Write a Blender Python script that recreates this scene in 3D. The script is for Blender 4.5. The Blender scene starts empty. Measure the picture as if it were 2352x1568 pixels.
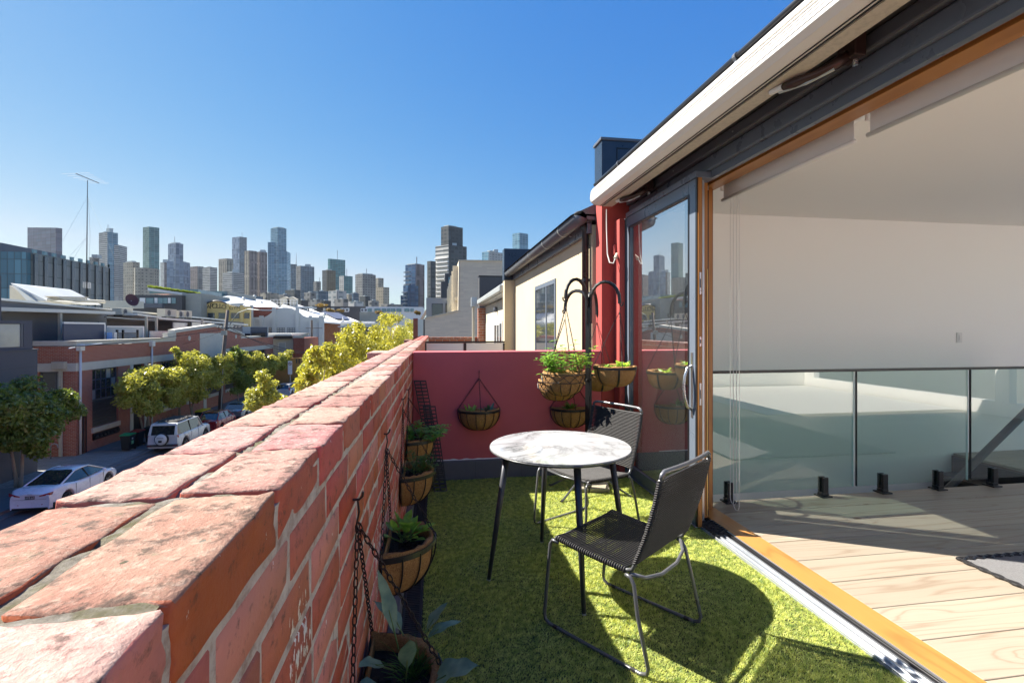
import bpy, bmesh, math, random
import numpy as np
from mathutils import Vector, Matrix, noise as mn
R = math.radians
random.seed(7)
RNG = np.random.default_rng(11)
sc = bpy.context.scene
COL = sc.collection

# ------------------------------------------------------------------ camera
F, CU, VH, H, YAW = 1111.0, 1176.0, 755.5, 1.45, R(9.02)
S_, C_ = math.sin(YAW), math.cos(YAW)
cam_d = bpy.data.cameras.new('camera')
cam = bpy.data.objects.new('camera', cam_d)
COL.objects.link(cam)
cam.location = (0, 0, H)
cam.rotation_euler = (R(90), 0, -YAW)
cam_d.sensor_width = 36
cam_d.lens = 36 * F / 2352
cam_d.shift_y = -(784 - VH) / 2352
cam_d.clip_start = 0.02
cam_d.clip_end = 12000
sc.camera = cam

# ------------------------------------------------------------------ sky and sun
SUN_AZ, SUN_EL = 63.0, 46.5          # degrees left of +Y, height
w = bpy.data.worlds.new('World')
sc.world = w
w.use_nodes = True
nt = w.node_tree
nt.nodes.clear()
sky = nt.nodes.new('ShaderNodeTexSky')
sky.sky_type = 'NISHITA'
sky.sun_disc = False
sky.sun_elevation = R(SUN_EL)
sky.sun_rotation = R(-SUN_AZ)
sky.altitude = 50
sky.air_density = 1.0
sky.dust_density = 0.25
sky.ozone_density = 3.0
bg = nt.nodes.new('ShaderNodeBackground')
bg.inputs[1].default_value = 0.105
wo = nt.nodes.new('ShaderNodeOutputWorld')
EXPO = 1.7
# film response of the photograph: one power curve per colour over the whole sky
sx_ = nt.nodes.new('ShaderNodeSeparateColor'); cx_ = nt.nodes.new('ShaderNodeCombineColor')
nt.links.new(sky.outputs[0], sx_.inputs[0])
def wm(op, a, b):
    n = nt.nodes.new('ShaderNodeMath'); n.operation = op
    for i_, q_ in enumerate((a, b)):
        if hasattr(q_, 'links'): nt.links.new(q_, n.inputs[i_])
        else: n.inputs[i_].default_value = q_
    return n.outputs[0]
K_ = 10.3 / 2 ** EXPO
gr_ = wm('MULTIPLY', wm('POWER', sx_.outputs[1], .9), .1425 * K_)
rd_ = wm('MINIMUM', wm('MULTIPLY', wm('POWER', sx_.outputs[0], 1.7), .0498 * K_), wm('MULTIPLY', gr_, .8))
bl_ = wm('MULTIPLY', wm('POWER', sx_.outputs[2], .27), .505 * K_)
for i_, q_ in enumerate((rd_, gr_, bl_)): nt.links.new(q_, cx_.inputs[i_])
bg.inputs[1].default_value = 0.1
nt.links.new(cx_.outputs[0], bg.inputs[0])
nt.links.new(bg.outputs[0], wo.inputs[0])
sd = bpy.data.lights.new('sun', 'SUN')
sd.energy = 4.8
sd.angle = R(0.5)
sd.color = (1.0, 0.93, 0.82)
sun = bpy.data.objects.new('sun', sd)
COL.objects.link(sun)
sun.rotation_euler = Vector((math.sin(R(SUN_AZ)) * math.cos(R(SUN_EL)), -math.cos(R(SUN_AZ)) * math.cos(R(SUN_EL)), -math.sin(R(SUN_EL)))).to_track_quat('-Z', 'Y').to_euler()
sc.view_settings.view_transform = 'Standard'
sc.view_settings.look = 'None'
sc.view_settings.exposure = EXPO
sc.view_settings.gamma = 1.0
sc.view_settings.use_curve_mapping = False
sc.cycles.max_bounces = 10
sc.cycles.diffuse_bounces = 8
sc.cycles.transparent_max_bounces = 16
sc.cycles.use_denoising = True
sc.cycles.sample_clamp_indirect = 40

# ------------------------------------------------------------------ helpers
def ray(u, v):
    r = (u - CU) / F
    return (S_ + r * C_, C_ - r * S_, -(v - VH) / F)
def atz(u, v, z):
    x, y, q = ray(u, v); d = (z - H) / q
    return Vector((x * d, y * d, z))
def aty(u, v, Y):
    x, y, q = ray(u, v); d = Y / y
    return Vector((x * d, Y, H + q * d))
def atx(u, v, X):
    x, y, q = ray(u, v); d = X / x
    return Vector((X, y * d, H + q * d))

WL = {}
def tag(o, label=None, cat=None, group=None, kind=None):
    if label: o['label'] = label
    if cat: o['category'] = cat
    if group: o['group'] = group
    if kind: o['kind'] = kind
    return o
def thing(name, label, cat, loc=(0, 0, 0), rotz=0.0, group=None):
    o = bpy.data.objects.new(name, None)
    o.empty_display_size = 0.2
    COL.objects.link(o)
    o.location = loc
    o.rotation_euler = (0, 0, rotz)
    WL[o.name] = Vector(loc)
    return tag(o, label, cat, group)

class MB:
    def __init__(s):
        s.v = []; s.f = []; s.m = []
    def quad(s, a, b, c, d, mi=0):
        n = len(s.v); s.v += [tuple(a), tuple(b), tuple(c), tuple(d)]
        s.f.append((n, n + 1, n + 2, n + 3)); s.m.append(mi); return s
    def poly(s, pts, mi=0):
        n = len(s.v); s.v += [tuple(p) for p in pts]
        s.f.append(tuple(range(n, n + len(pts)))); s.m.append(mi); return s
    def box(s, x0, x1, y0, y1, z0, z1, mi=0, M=None):
        if x0 > x1: x0, x1 = x1, x0
        if y0 > y1: y0, y1 = y1, y0
        if z0 > z1: z0, z1 = z1, z0
        n = len(s.v)
        p = [(x, y, z) for z in (z0, z1) for x, y in ((x0, y0), (x1, y0), (x1, y1), (x0, y1))]
        if M is not None: p = [tuple(M @ Vector(q)) for q in p]
        s.v += p
        for q in ((0, 3, 2, 1), (4, 5, 6, 7), (0, 1, 5, 4), (1, 2, 6, 5), (2, 3, 7, 6), (3, 0, 4, 7)):
            s.f.append(tuple(n + i for i in q)); s.m.append(mi)
        return s
    def ext(s, pts, vec, mi=0, caps=True):
        """extrude the planar outline pts by vec"""
        k = len(pts); n = len(s.v); vec = Vector(vec)
        a = [Vector(p) for p in pts]
        nr = Vector((0, 0, 0))
        for i in range(k): nr += a[i].cross(a[(i + 1) % k])
        if nr.dot(vec) > 0: a.reverse()
        s.v += [tuple(p) for p in a] + [tuple(p + vec) for p in a]
        if caps:
            s.f.append(tuple(range(n, n + k))); s.m.append(mi)
            s.f.append(tuple(n + k + i for i in reversed(range(k)))); s.m.append(mi)
        for i in range(k):
            j = (i + 1) % k
            s.f.append((n + i, n + k + i, n + k + j, n + j)); s.m.append(mi)
        return s
    def tube(s, pts, r, n=8, closed=False, mi=0, caps=True):
        P = [Vector(p) for p in pts]; k = len(P)
        rr = r if isinstance(r, (list, tuple)) else [r] * k
        T = []
        for i in range(k):
            if closed: t = P[(i + 1) % k] - P[i - 1]
            else: t = P[min(i + 1, k - 1)] - P[max(i - 1, 0)]
            T.append(t.normalized() if t.length > 1e-9 else Vector((0, 0, 1)))
        up = Vector((0, 0, 1)) if abs(T[0].z) < .9 else Vector((1, 0, 0))
        N = (up - T[0] * up.dot(T[0])).normalized()
        base = len(s.v)
        for i in range(k):
            N = (N - T[i] * N.dot(T[i]))
            N = N.normalized() if N.length > 1e-6 else T[i].orthogonal().normalized()
            B = T[i].cross(N)
            for j in range(n):
                a = 2 * math.pi * j / n
                s.v.append(tuple(P[i] + (N * math.cos(a) + B * math.sin(a)) * rr[i]))
        for i in range(k if closed else k - 1):
            i2 = (i + 1) % k
            for j in range(n):
                j2 = (j + 1) % n
                s.f.append((base + i * n + j, base + i * n + j2, base + i2 * n + j2, base + i2 * n + j)); s.m.append(mi)
        if caps and not closed:
            s.f.append(tuple(base + j for j in reversed(range(n)))); s.m.append(mi)
            s.f.append(tuple(base + (k - 1) * n + j for j in range(n))); s.m.append(mi)
        return s
    def lathe(s, prof, c=(0, 0, 0), n=24, a0=0.0, a1=2 * math.pi, mi=0, jit=0.0):
        full = abs(a1 - a0 - 2 * math.pi) < 1e-6
        m = n if full else n + 1
        base = len(s.v)
        for (r, z) in prof:
            for j in range(m):
                a = a0 + (a1 - a0) * j / n
                q = 1 + (random.uniform(-jit, jit) if jit else 0)
                s.v.append((c[0] + r * q * math.cos(a), c[1] + r * q * math.sin(a), c[2] + z))
        for i in range(len(prof) - 1):
            for j in range(n):
                j2 = (j + 1) % m
                s.f.append((base + i * m + j, base + i * m + j2, base + (i + 1) * m + j2, base + (i + 1) * m + j)); s.m.append(mi)
        return s
    def cyl(s, c, r, z0, z1, n=16, mi=0):
        return s.tube([(c[0], c[1], z0), (c[0], c[1], z1)], r, n, mi=mi)
    def mesh(s, name, off=(0, 0, 0), smooth=False):
        me = bpy.data.meshes.new(name)
        nv = len(s.v)
        co = np.array(s.v, dtype=np.float32).reshape(-1, 3) - np.array(off, dtype=np.float32)
        lens = np.array([len(f) for f in s.f], dtype=np.int32)
        idx = np.concatenate([np.array(f, dtype=np.int32) for f in s.f]) if s.f else np.zeros(0, np.int32)
        me.vertices.add(nv); me.vertices.foreach_set('co', co.ravel())
        me.loops.add(len(idx)); me.loops.foreach_set('vertex_index', idx)
        me.polygons.add(len(lens))
        me.polygons.foreach_set('loop_start', np.concatenate([[0], np.cumsum(lens)[:-1]]).astype(np.int32))
        me.update(calc_edges=True)
        me.polygons.foreach_set('material_index', np.array(s.m, dtype=np.int32))
        me.polygons.foreach_set('use_smooth', np.full(len(lens), smooth, dtype=bool))
        # box-projected UV in metres
        no = np.zeros(len(lens) * 3, dtype=np.float32); me.polygons.foreach_get('normal', no); no = no.reshape(-1, 3)
        pn = np.repeat(no, lens, axis=0); pc = co[idx]
        hor = np.abs(pn[:, 2]) > 0.8
        t = np.stack([-pn[:, 1], pn[:, 0]], 1); l = np.maximum(np.linalg.norm(t, axis=1, keepdims=True), 1e-6); t = t / l
        uu = np.where(hor, pc[:, 0], pc[:, 0] * t[:, 0] + pc[:, 1] * t[:, 1])
        vv = np.where(hor, pc[:, 1], pc[:, 2])
        uvl = me.uv_layers.new(name='UVMap')
        uvl.data.foreach_set('uv', np.stack([uu, vv], 1).astype(np.float32).ravel())
        me.update()
        return me
    def build(s, name, mats, parent=None, world=True, smooth=False, bevel=0.0, loc=None, seg=2, **kw):
        off = (0, 0, 0)
        if parent is not None and world: off = WL[parent.name]
        if loc is not None and parent is None: off = Vector(loc)
        me = s.mesh(name, off, smooth)
        for m in (mats if isinstance(mats, (list, tuple)) else [mats]): me.materials.append(m)
        o = bpy.data.objects.new(name, me)
        COL.objects.link(o)
        if parent is not None:
            o.parent = parent
            WL[o.name] = WL[parent.name]
        else:
            if loc is not None: o.location = loc
            WL[o.name] = Vector(off)
        if bevel:
            b = o.modifiers.new('b', 'BEVEL'); b.width = bevel; b.segments = seg; b.limit_method = 'ANGLE'; b.angle_limit = R(40)
        return tag(o, **kw)

def link_mesh(name, me, parent, loc=(0, 0, 0), rot=(0, 0, 0), scale=(1, 1, 1)):
    o = bpy.data.objects.new(name, me)
    COL.objects.link(o)
    o.parent = parent
    o.location = loc; o.rotation_euler = rot; o.scale = scale
    if parent is not None: WL[o.name] = WL[parent.name]
    return o
def copy_tree(o, parent=None):
    c = o.copy(); COL.objects.link(c); c.parent = parent
    WL[c.name] = WL.get(o.name, Vector())
    for ch in list(o.children): copy_tree(ch, c)
    return c

# ------------------------------------------------------------------ materials
def lk(t, a, b): t.links.new(a, b)
def newmat(name):
    m = bpy.data.materials.new(name); m.use_nodes = True
    t = m.node_tree; t.nodes.clear()
    o = t.nodes.new('ShaderNodeOutputMaterial'); p = t.nodes.new('ShaderNodeBsdfPrincipled')
    lk(t, p.outputs[0], o.inputs[0])
    return m, t, p, o
def nd(t, typ, **kw):
    n = t.nodes.new(typ)
    for k, v in kw.items(): setattr(n, k, v)
    return n
def noise_(t, vec, scale, detail=4, rough=.55, dist=0):
    n = t.nodes.new('ShaderNodeTexNoise'); n.inputs['Scale'].default_value = scale; n.inputs['Detail'].default_value = detail
    n.inputs['Roughness'].default_value = rough; n.inputs['Distortion'].default_value = dist
    if vec is not None: lk(t, vec, n.inputs['Vector'])
    return n.outputs['Fac']
def ramp_(t, fac, stops):
    n = t.nodes.new('ShaderNodeValToRGB'); e = n.color_ramp.elements
    while len(e) < len(stops): e.new(.5)
    for i, (p, c) in enumerate(stops):
        e[i].position = p; e[i].color = c if len(c) == 4 else (*c, 1)
    lk(t, fac, n.inputs[0]); return n.outputs[0]
def mixc(t, fac, a, b, mode='MIX'):
    n = t.nodes.new('ShaderNodeMix'); n.data_type = 'RGBA'; n.blend_type = mode
    if hasattr(fac, 'links'): lk(t, fac, n.inputs[0])
    else: n.inputs[0].default_value = fac
    for i, x in ((6, a), (7, b)):
        if hasattr(x, 'links'): lk(t, x, n.inputs[i])
        else: n.inputs[i].default_value = (*x, 1) if len(x) == 3 else x
    return n.outputs[2]
def math_(t, op, a, b=None, c=None):
    n = t.nodes.new('ShaderNodeMath'); n.operation = op
    for i, x in enumerate((a, b, c)):
        if x is None: continue
        if hasattr(x, 'links'): lk(t, x, n.inputs[i])
        else: n.inputs[i].default_value = x
    return n.outputs[0]
def coords(t, kind='Object', rnd=True):
    tc = t.nodes.new('ShaderNodeTexCoord')
    if not rnd: return tc.outputs[kind]
    oi = t.nodes.new('ShaderNodeObjectInfo')
    a = nd(t, 'ShaderNodeVectorMath', operation='MULTIPLY_ADD')
    a.inputs[1].default_value = (1, 1, 1)
    lk(t, tc.outputs[kind], a.inputs[0])
    s = nd(t, 'ShaderNodeVectorMath', operation='SCALE'); s.inputs[0].default_value = (37, 53, 71)
    lk(t, oi.outputs['Random'], s.inputs[3]); lk(t, s.outputs[0], a.inputs[2])
    return a.outputs[0]
def bump_(t, p, h, strength=.3, dist=.01):
    b = t.nodes.new('ShaderNodeBump'); b.inputs['Strength'].default_value = strength; b.inputs['Distance'].default_value = dist
    lk(t, h, b.inputs['Height']); lk(t, b.outputs[0], p.inputs['Normal'])
def mat(name, col, rough=.6, metal=0, var=.12, vs=3.0, bump=0, bs=60, bd=.004, objvar=0, spec=.5, coat=0, dirt=0):
    m, t, p, o = newmat(name)
    p.inputs['Roughness'].default_value = rough; p.inputs['Metallic'].default_value = metal
    p.inputs['Specular IOR Level'].default_value = spec
    p.inputs['Coat Weight'].default_value = coat
    v = coords(t)
    n = noise_(t, v, vs, 5)
    c = mixc(t, n, tuple(max(0, x * (1 - var)) for x in col), tuple(min(1, x * (1 + var)) for x in col))
    if dirt:
        d = ramp_(t, noise_(t, v, vs * 3.1, 8, .7), [(.45, (0, 0, 0)), (.75, (1, 1, 1))])
        c = mixc(t, math_(t, 'MULTIPLY', d, dirt), c, tuple(x * .45 + .02 for x in col))
    if objvar:
        oi = nd(t, 'ShaderNodeObjectInfo')
        h = nd(t, 'ShaderNodeHueSaturation')
        lk(t, c, h.inputs['Color'])
        lk(t, math_(t, 'MULTIPLY_ADD', oi.outputs['Random'], 2 * objvar, 1 - objvar), h.inputs['Value'])
        c = h.outputs[0]
    lk(t, c, p.inputs['Base Color'])
    rr = math_(t, 'MULTIPLY_ADD', n, .25, rough - .12)
    lk(t, rr, p.inputs['Roughness'])
    if bump: bump_(t, p, noise_(t, v, bs, 6, .65), bump, bd)
    return m
def glass(name, tint=(.9, .95, .95), rough=.0, refl=.5, film=0.0):
    """thin pane: part mirror by Fresnel, rest clear tint"""
    m = bpy.data.materials.new(name); m.use_nodes = True
    t = m.node_tree; t.nodes.clear()
    o = t.nodes.new('ShaderNodeOutputMaterial')
    fr = nd(t, 'ShaderNodeFresnel'); fr.inputs[0].default_value = 1.5
    ge = nd(t, 'ShaderNodeNewGeometry')
    g = nd(t, 'ShaderNodeBsdfGlossy'); g.inputs['Roughness'].default_value = rough
    tr = nd(t, 'ShaderNodeBsdfTransparent'); tr.inputs[0].default_value = (*tint, 1)
    mx = nd(t, 'ShaderNodeMixShader')
    f = math_(t, 'MULTIPLY_ADD', fr.outputs[0], 1.0 + refl, refl * .12)
    f = math_(t, 'MULTIPLY', f, math_(t, 'SUBTRACT', 1.0, ge.outputs['Backfacing']))
    f2 = nd(t, 'ShaderNodeClamp'); lk(t, f, f2.inputs[0])
    lk(t, f2.outputs[0], mx.inputs[0]); lk(t, tr.outputs[0], mx.inputs[1]); lk(t, g.outputs[0], mx.inputs[2])
    if film:        # added broad reflection: spreads sun onto the turf and whitens the pane
        g2 = nd(t, 'ShaderNodeBsdfGlossy'); g2.inputs['Roughness'].default_value = .28
        m2 = nd(t, 'ShaderNodeMixShader'); m2.inputs[0].default_value = film
        lk(t, mx.outputs[0], m2.inputs[1]); lk(t, g2.outputs[0], m2.inputs[2]); lk(t, m2.outputs[0], o.inputs[0])
    else: lk(t, mx.outputs[0], o.inputs[0])
    return m
def facade_mat(name, c1, c2, mortar, cw, ch, ms, rough=.35, metal=.0, blend=.0, bias=0.0):
    """windows or panels in a grid: UV in metres"""
    m, t, p, o = newmat(name)
    tc = nd(t, 'ShaderNodeTexCoord')
    b = nd(t, 'ShaderNodeTexBrick', offset=0.0, squash=1.0)
    lk(t, tc.outputs['UV'], b.inputs['Vector'])
    b.inputs['Scale'].default_value = 1
    b.inputs['Color1'].default_value = (*c1, 1); b.inputs['Color2'].default_value = (*c2, 1); b.inputs['Mortar'].default_value = (*mortar, 1)
    b.inputs['Brick Width'].default_value = cw; b.inputs['Row Height'].default_value = ch
    b.inputs['Mortar Size'].default_value = ms; b.inputs['Mortar Smooth'].default_value = .1; b.inputs['Bias'].default_value = bias
    n = noise_(t, tc.outputs['UV'], .04, 3)
    c = mixc(t, math_(t, 'MULTIPLY', n, .3), b.outputs[0], mortar)
    b2 = nd(t, 'ShaderNodeTexBrick', offset=0.0, squash=1.0)      # bays and plant floors
    lk(t, tc.outputs['UV'], b2.inputs['Vector']); b2.inputs['Scale'].default_value = 1
    b2.inputs['Color1'].default_value = (1, 1, 1, 1); b2.inputs['Color2'].default_value = (.55, .58, .62, 1); b2.inputs['Mortar'].default_value = (.4, .4, .42, 1)
    b2.inputs['Brick Width'].default_value = max(cw, 4) * 3.5; b2.inputs['Row Height'].default_value = 42; b2.inputs['Mortar Size'].default_value = .55
    st = nd(t, 'ShaderNodeTexWhiteNoise', noise_dimensions='3D')
    sn = nd(t, 'ShaderNodeVectorMath', operation='SNAP'); sn.inputs[1].default_value = (min(cw, 8), ch if ch < 12 else 4, 1); lk(t, tc.outputs['UV'], sn.inputs[0]); lk(t, sn.outputs[0], st.inputs['Vector'])
    c = mixc(t, .55, c, b2.outputs[0], 'MULTIPLY')
    hv = nd(t, 'ShaderNodeHueSaturation'); lk(t, c, hv.inputs['Color']); lk(t, math_(t, 'MULTIPLY_ADD', st.outputs['Value'], .3, .78), hv.inputs['Value']); c = hv.outputs[0]
    lk(t, c, p.inputs['Base Color'])
    r = math_(t, 'MULTIPLY_ADD', b.outputs[1], .4, rough)
    lk(t, r, p.inputs['Roughness']); p.inputs['Metallic'].default_value = metal
    return m
def brick_mat(name, c1, c2, mortar, wd=.24, hg=.086, ms=.006, rough=.85, var=.35, weather=.3):
    m, t, p, o = newmat(name)
    tc = nd(t, 'ShaderNodeTexCoord')
    b = nd(t, 'ShaderNodeTexBrick', offset=0.5)
    lk(t, tc.outputs['UV'], b.inputs['Vector'])
    b.inputs['Scale'].default_value = 1
    b.inputs['Color1'].default_value = (*c1, 1); b.inputs['Color2'].default_value = (*c2, 1); b.inputs['Mortar'].default_value = (*mortar, 1)
    b.inputs['Brick Width'].default_value = wd; b.inputs['Row Height'].default_value = hg
    b.inputs['Mortar Size'].default_value = ms; b.inputs['Mortar Smooth'].default_value = .3
    n = noise_(t, tc.outputs['UV'], .9, 6, .6)
    n2 = ramp_(t, noise_(t, tc.outputs['UV'], 4.5, 8, .7), [(.42, (0, 0, 0)), (.7, (1, 1, 1))])
    c = mixc(t, math_(t, 'MULTIPLY', n, var), b.outputs[0], tuple(x * .45 for x in c1))
    c = mixc(t, math_(t, 'MULTIPLY', n2, weather), c, tuple(x * .6 + .12 for x in mortar))
    lk(t, c, p.inputs['Base Color']); p.inputs['Roughness'].default_value = rough
    h = math_(t, 'ADD', math_(t, 'MULTIPLY', b.outputs[1], -1), math_(t, 'MULTIPLY', noise_(t, tc.outputs['UV'], 60, 4), .5))
    bump_(t, p, h, .6, .006)
    return m

M = {}
M['white'] = mat('white_paint', (.72, .71, .68), .45, var=.03)
M['offwhite'] = mat('cream_render', (.52, .48, .38), .8, var=.1, vs=1.2, bump=.2, bs=90, dirt=.25)
M['charcoal'] = mat('charcoal_powdercoat', (.095, .105, .125), .38, var=.12, vs=4, dirt=.2)
M['charcoal_dark'] = mat('dark_fascia', (.06, .06, .064), .5, var=.2, vs=2, bump=.1, bs=30, dirt=.3)
M['bluegrey'] = mat('bluegrey_aluminium', (.115, .14, .18), .3, var=.1, vs=6)
M['silver'] = mat('anodised_aluminium', (.5, .53, .57), .33, .75, var=.08, vs=8)
M['steel'] = mat('brushed_steel', (.55, .56, .57), .28, .95, var=.06)
M['galv'] = mat('galvanised', (.42, .45, .45), .5, .6, var=.15)
M['black'] = mat('black_powdercoat', (.012, .012, .014), .35, var=.2, vs=9)
M['blackmatte'] = mat('black_plastic', (.02, .02, .024), .6, var=.25, vs=5, bump=.2, bs=40)
M['chairgrey'] = mat('graphite_tube', (.10, .105, .11), .3, .3, var=.1)
M['rope'] = mat('charcoal_rope', (.022, .021, .022), .62, var=.3, vs=60, bump=.5, bs=400, bd=.001)
M['chain'] = mat('dark_chain', (.035, .028, .03), .45, .6, var=.4, vs=60)
M['cable'] = mat('cable', (.02, .02, .02), .6)

def wall_render(name, col, rough=.85, scuff=.25, bs=180):
    m, t, p, o = newmat(name)
    v = coords(t, rnd=False)
    n = noise_(t, v, 1.3, 6, .6)
    c = mixc(t, n, tuple(x * .82 for x in col), tuple(min(1, x * 1.12) for x in col))
    st = nd(t, 'ShaderNodeMapping'); st.inputs['Scale'].default_value = (7, 7, .6); lk(t, v, st.inputs[0])
    s = ramp_(t, noise_(t, st.outputs[0], 1.0, 6, .6), [(.5, (0, 0, 0)), (.8, (1, 1, 1))])
    c = mixc(t, math_(t, 'MULTIPLY', s, scuff), c, tuple(x * .62 + .03 for x in col))
    lk(t, c, p.inputs['Base Color']); p.inputs['Roughness'].default_value = rough
    bump_(t, p, noise_(t, v, bs, 4), .25, .004)
    return m
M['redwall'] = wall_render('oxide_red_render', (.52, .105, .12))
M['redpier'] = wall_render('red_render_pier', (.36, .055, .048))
M['beige'] = wall_render('beige_render', (.52, .44, .30), scuff=.15)
M['skirt'] = mat('grey_tanking_paint', (.10, .10, .115), .7, var=.15, bump=.3, bs=50, dirt=.3)
M['plaster'] = mat('white_plaster', (.89, .875, .84), .75, var=.015, vs=.8)

def painted_brick(name, top):
    """red painted brick: worn pink, lichen and bare mortar on weathered top faces"""
    m, t, p, o = newmat(name)
    v = coords(t)
    oi = nd(t, 'ShaderNodeObjectInfo')
    n = noise_(t, v, 9, 6, .65)
    n2 = noise_(t, v, 34, 8, .7)
    n3 = noise_(t, v, 3.2, 5, .6)
    if top:
        c = mixc(t, n, (.27, .09, .07), (.43, .215, .17))
        c = mixc(t, ramp_(t, n3, [(.38, (0, 0, 0)), (.66, (.85, .85, .85))]), c, (.37, .25, .19))
        fine = noise_(t, v, 85, 6, .75)
        c = mixc(t, ramp_(t, fine, [(.50, (0, 0, 0)), (.66, (.75, .75, .75))]), c, (.48, .36, .29))
        c = mixc(t, ramp_(t, n2, [(.52, (0, 0, 0)), (.62, (.95, .95, .95))]), c, (.10, .055, .04))
        c = mixc(t, ramp_(t, noise_(t, v, 19, 9, .78), [(.58, (0, 0, 0)), (.70, (.8, .8, .8))]), c, (.17, .145, .085))
    else:
        c = mixc(t, n, (.36, .075, .042), (.52, .13, .07))
        c = mixc(t, ramp_(t, n3, [(.45, (0, 0, 0)), (.7, (1, 1, 1))]), c, (.38, .10, .075))
        c = mixc(t, ramp_(t, n2, [(.55, (0, 0, 0)), (.66, (1, 1, 1))]), c, (.16, .05, .035))
        c = mixc(t, ramp_(t, noise_(t, v, 12, 7, .7), [(.66, (0, 0, 0)), (.74, (.7, .7, .7))]), c, (.55, .30, .19))
        # white paint flakes left in two patches of the wall
        tc = nd(t, 'ShaderNodeNewGeometry')
        st = nd(t, 'ShaderNodeMapping'); st.inputs['Scale'].default_value = (60, 75, 34); lk(t, tc.outputs['Position'], st.inputs[0])
        fl = noise_(t, st.outputs[0], 1.0, 5, .6)
        tot = None
        for (cx, cy, cz, rr) in ((-.21, .82, .955, .11), (-.21, 2.2, .45, .35), (-.21, 1.9, .6, .2), (-.21, 2.6, .2, .5)):
            d = nd(t, 'ShaderNodeVectorMath', operation='DISTANCE'); d.inputs[1].default_value = (cx, cy, cz)
            lk(t, tc.outputs['Position'], d.inputs[0])
            k = nd(t, 'ShaderNodeMapRange'); k.inputs[1].default_value = rr; k.inputs[2].default_value = rr * .3
            lk(t, d.outputs['Value'], k.inputs[0])
            q = k.outputs[0] if rr < .1 else math_(t, 'MULTIPLY', k.outputs[0], .8)
            tot = q if tot is None else math_(t, 'MAXIMUM', tot, q)
        fm = math_(t, 'MULTIPLY', tot, .22)
        fm = math_(t, 'ADD', fm, fl)
        c = mixc(t, ramp_(t, fm, [(.70, (0, 0, 0)), (.72, (1, 1, 1))]), c, (.74, .74, .69))
    h = nd(t, 'ShaderNodeHueSaturation'); lk(t, c, h.inputs['Color'])
    lk(t, math_(t, 'MULTIPLY_ADD', oi.outputs['Random'], .46, .74), h.inputs['Value'])
    wn = nd(t, 'ShaderNodeTexWhiteNoise', noise_dimensions='1D'); lk(t, oi.outputs['Random'], wn.inputs['W']); lk(t, math_(t, 'MULTIPLY_ADD', wn.outputs['Value'], .03, .482), h.inputs['Hue'])
    lk(t, math_(t, 'MULTIPLY_ADD', oi.outputs['Random'], -.3, 1.1), h.inputs['Saturation'])
    lk(t, h.outputs[0], p.inputs['Base Color'])
    p.inputs['Roughness'].default_value = .85 if top else .62
    hh = math_(t, 'ADD', n2, math_(t, 'MULTIPLY', noise_(t, v, 170, 5), .35))
    hh = math_(t, 'ADD', hh, math_(t, 'MULTIPLY', n, .8))
    bump_(t, p, hh, .9 if top else .45, .006)
    return m
M['brick_top'] = painted_brick('weathered_brick_top', True)
M['brick_face'] = painted_brick('painted_brick_face', False)
def mortar_mat():
    m, t, p, o = newmat('lime_mortar')
    v = coords(t)
    n = noise_(t, v, 40, 8, .7)
    c = ramp_(t, n, [(.3, (.07, .06, .045)), (.5, (.24, .215, .175)), (.72, (.42, .40, .35))])
    c = mixc(t, ramp_(t, noise_(t, v, 14, 7, .7), [(.5, (0, 0, 0)), (.62, (.8, .8, .8))]), c, (.13, .12, .045))
    lk(t, c, p.inputs['Base Color']); p.inputs['Roughness'].default_value = .95
    bump_(t, p, noise_(t, v, 120, 8, .8), 1.0, .008)
    return m
M['mortar'] = mortar_mat()
def joint_mat():
    m, t, p, o = newmat('painted_over_mortar')
    v = coords(t)
    c = ramp_(t, noise_(t, v, 25, 7, .7), [(.35, (.30, .22, .18)), (.5, (.46, .41, .36)), (.7, (.56, .52, .46))])
    lk(t, c, p.inputs['Base Color']); p.inputs['Roughness'].default_value = .9
    bump_(t, p, noise_(t, v, 90, 6, .7), .8, .006)
    return m
M['joint'] = joint_mat()

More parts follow.
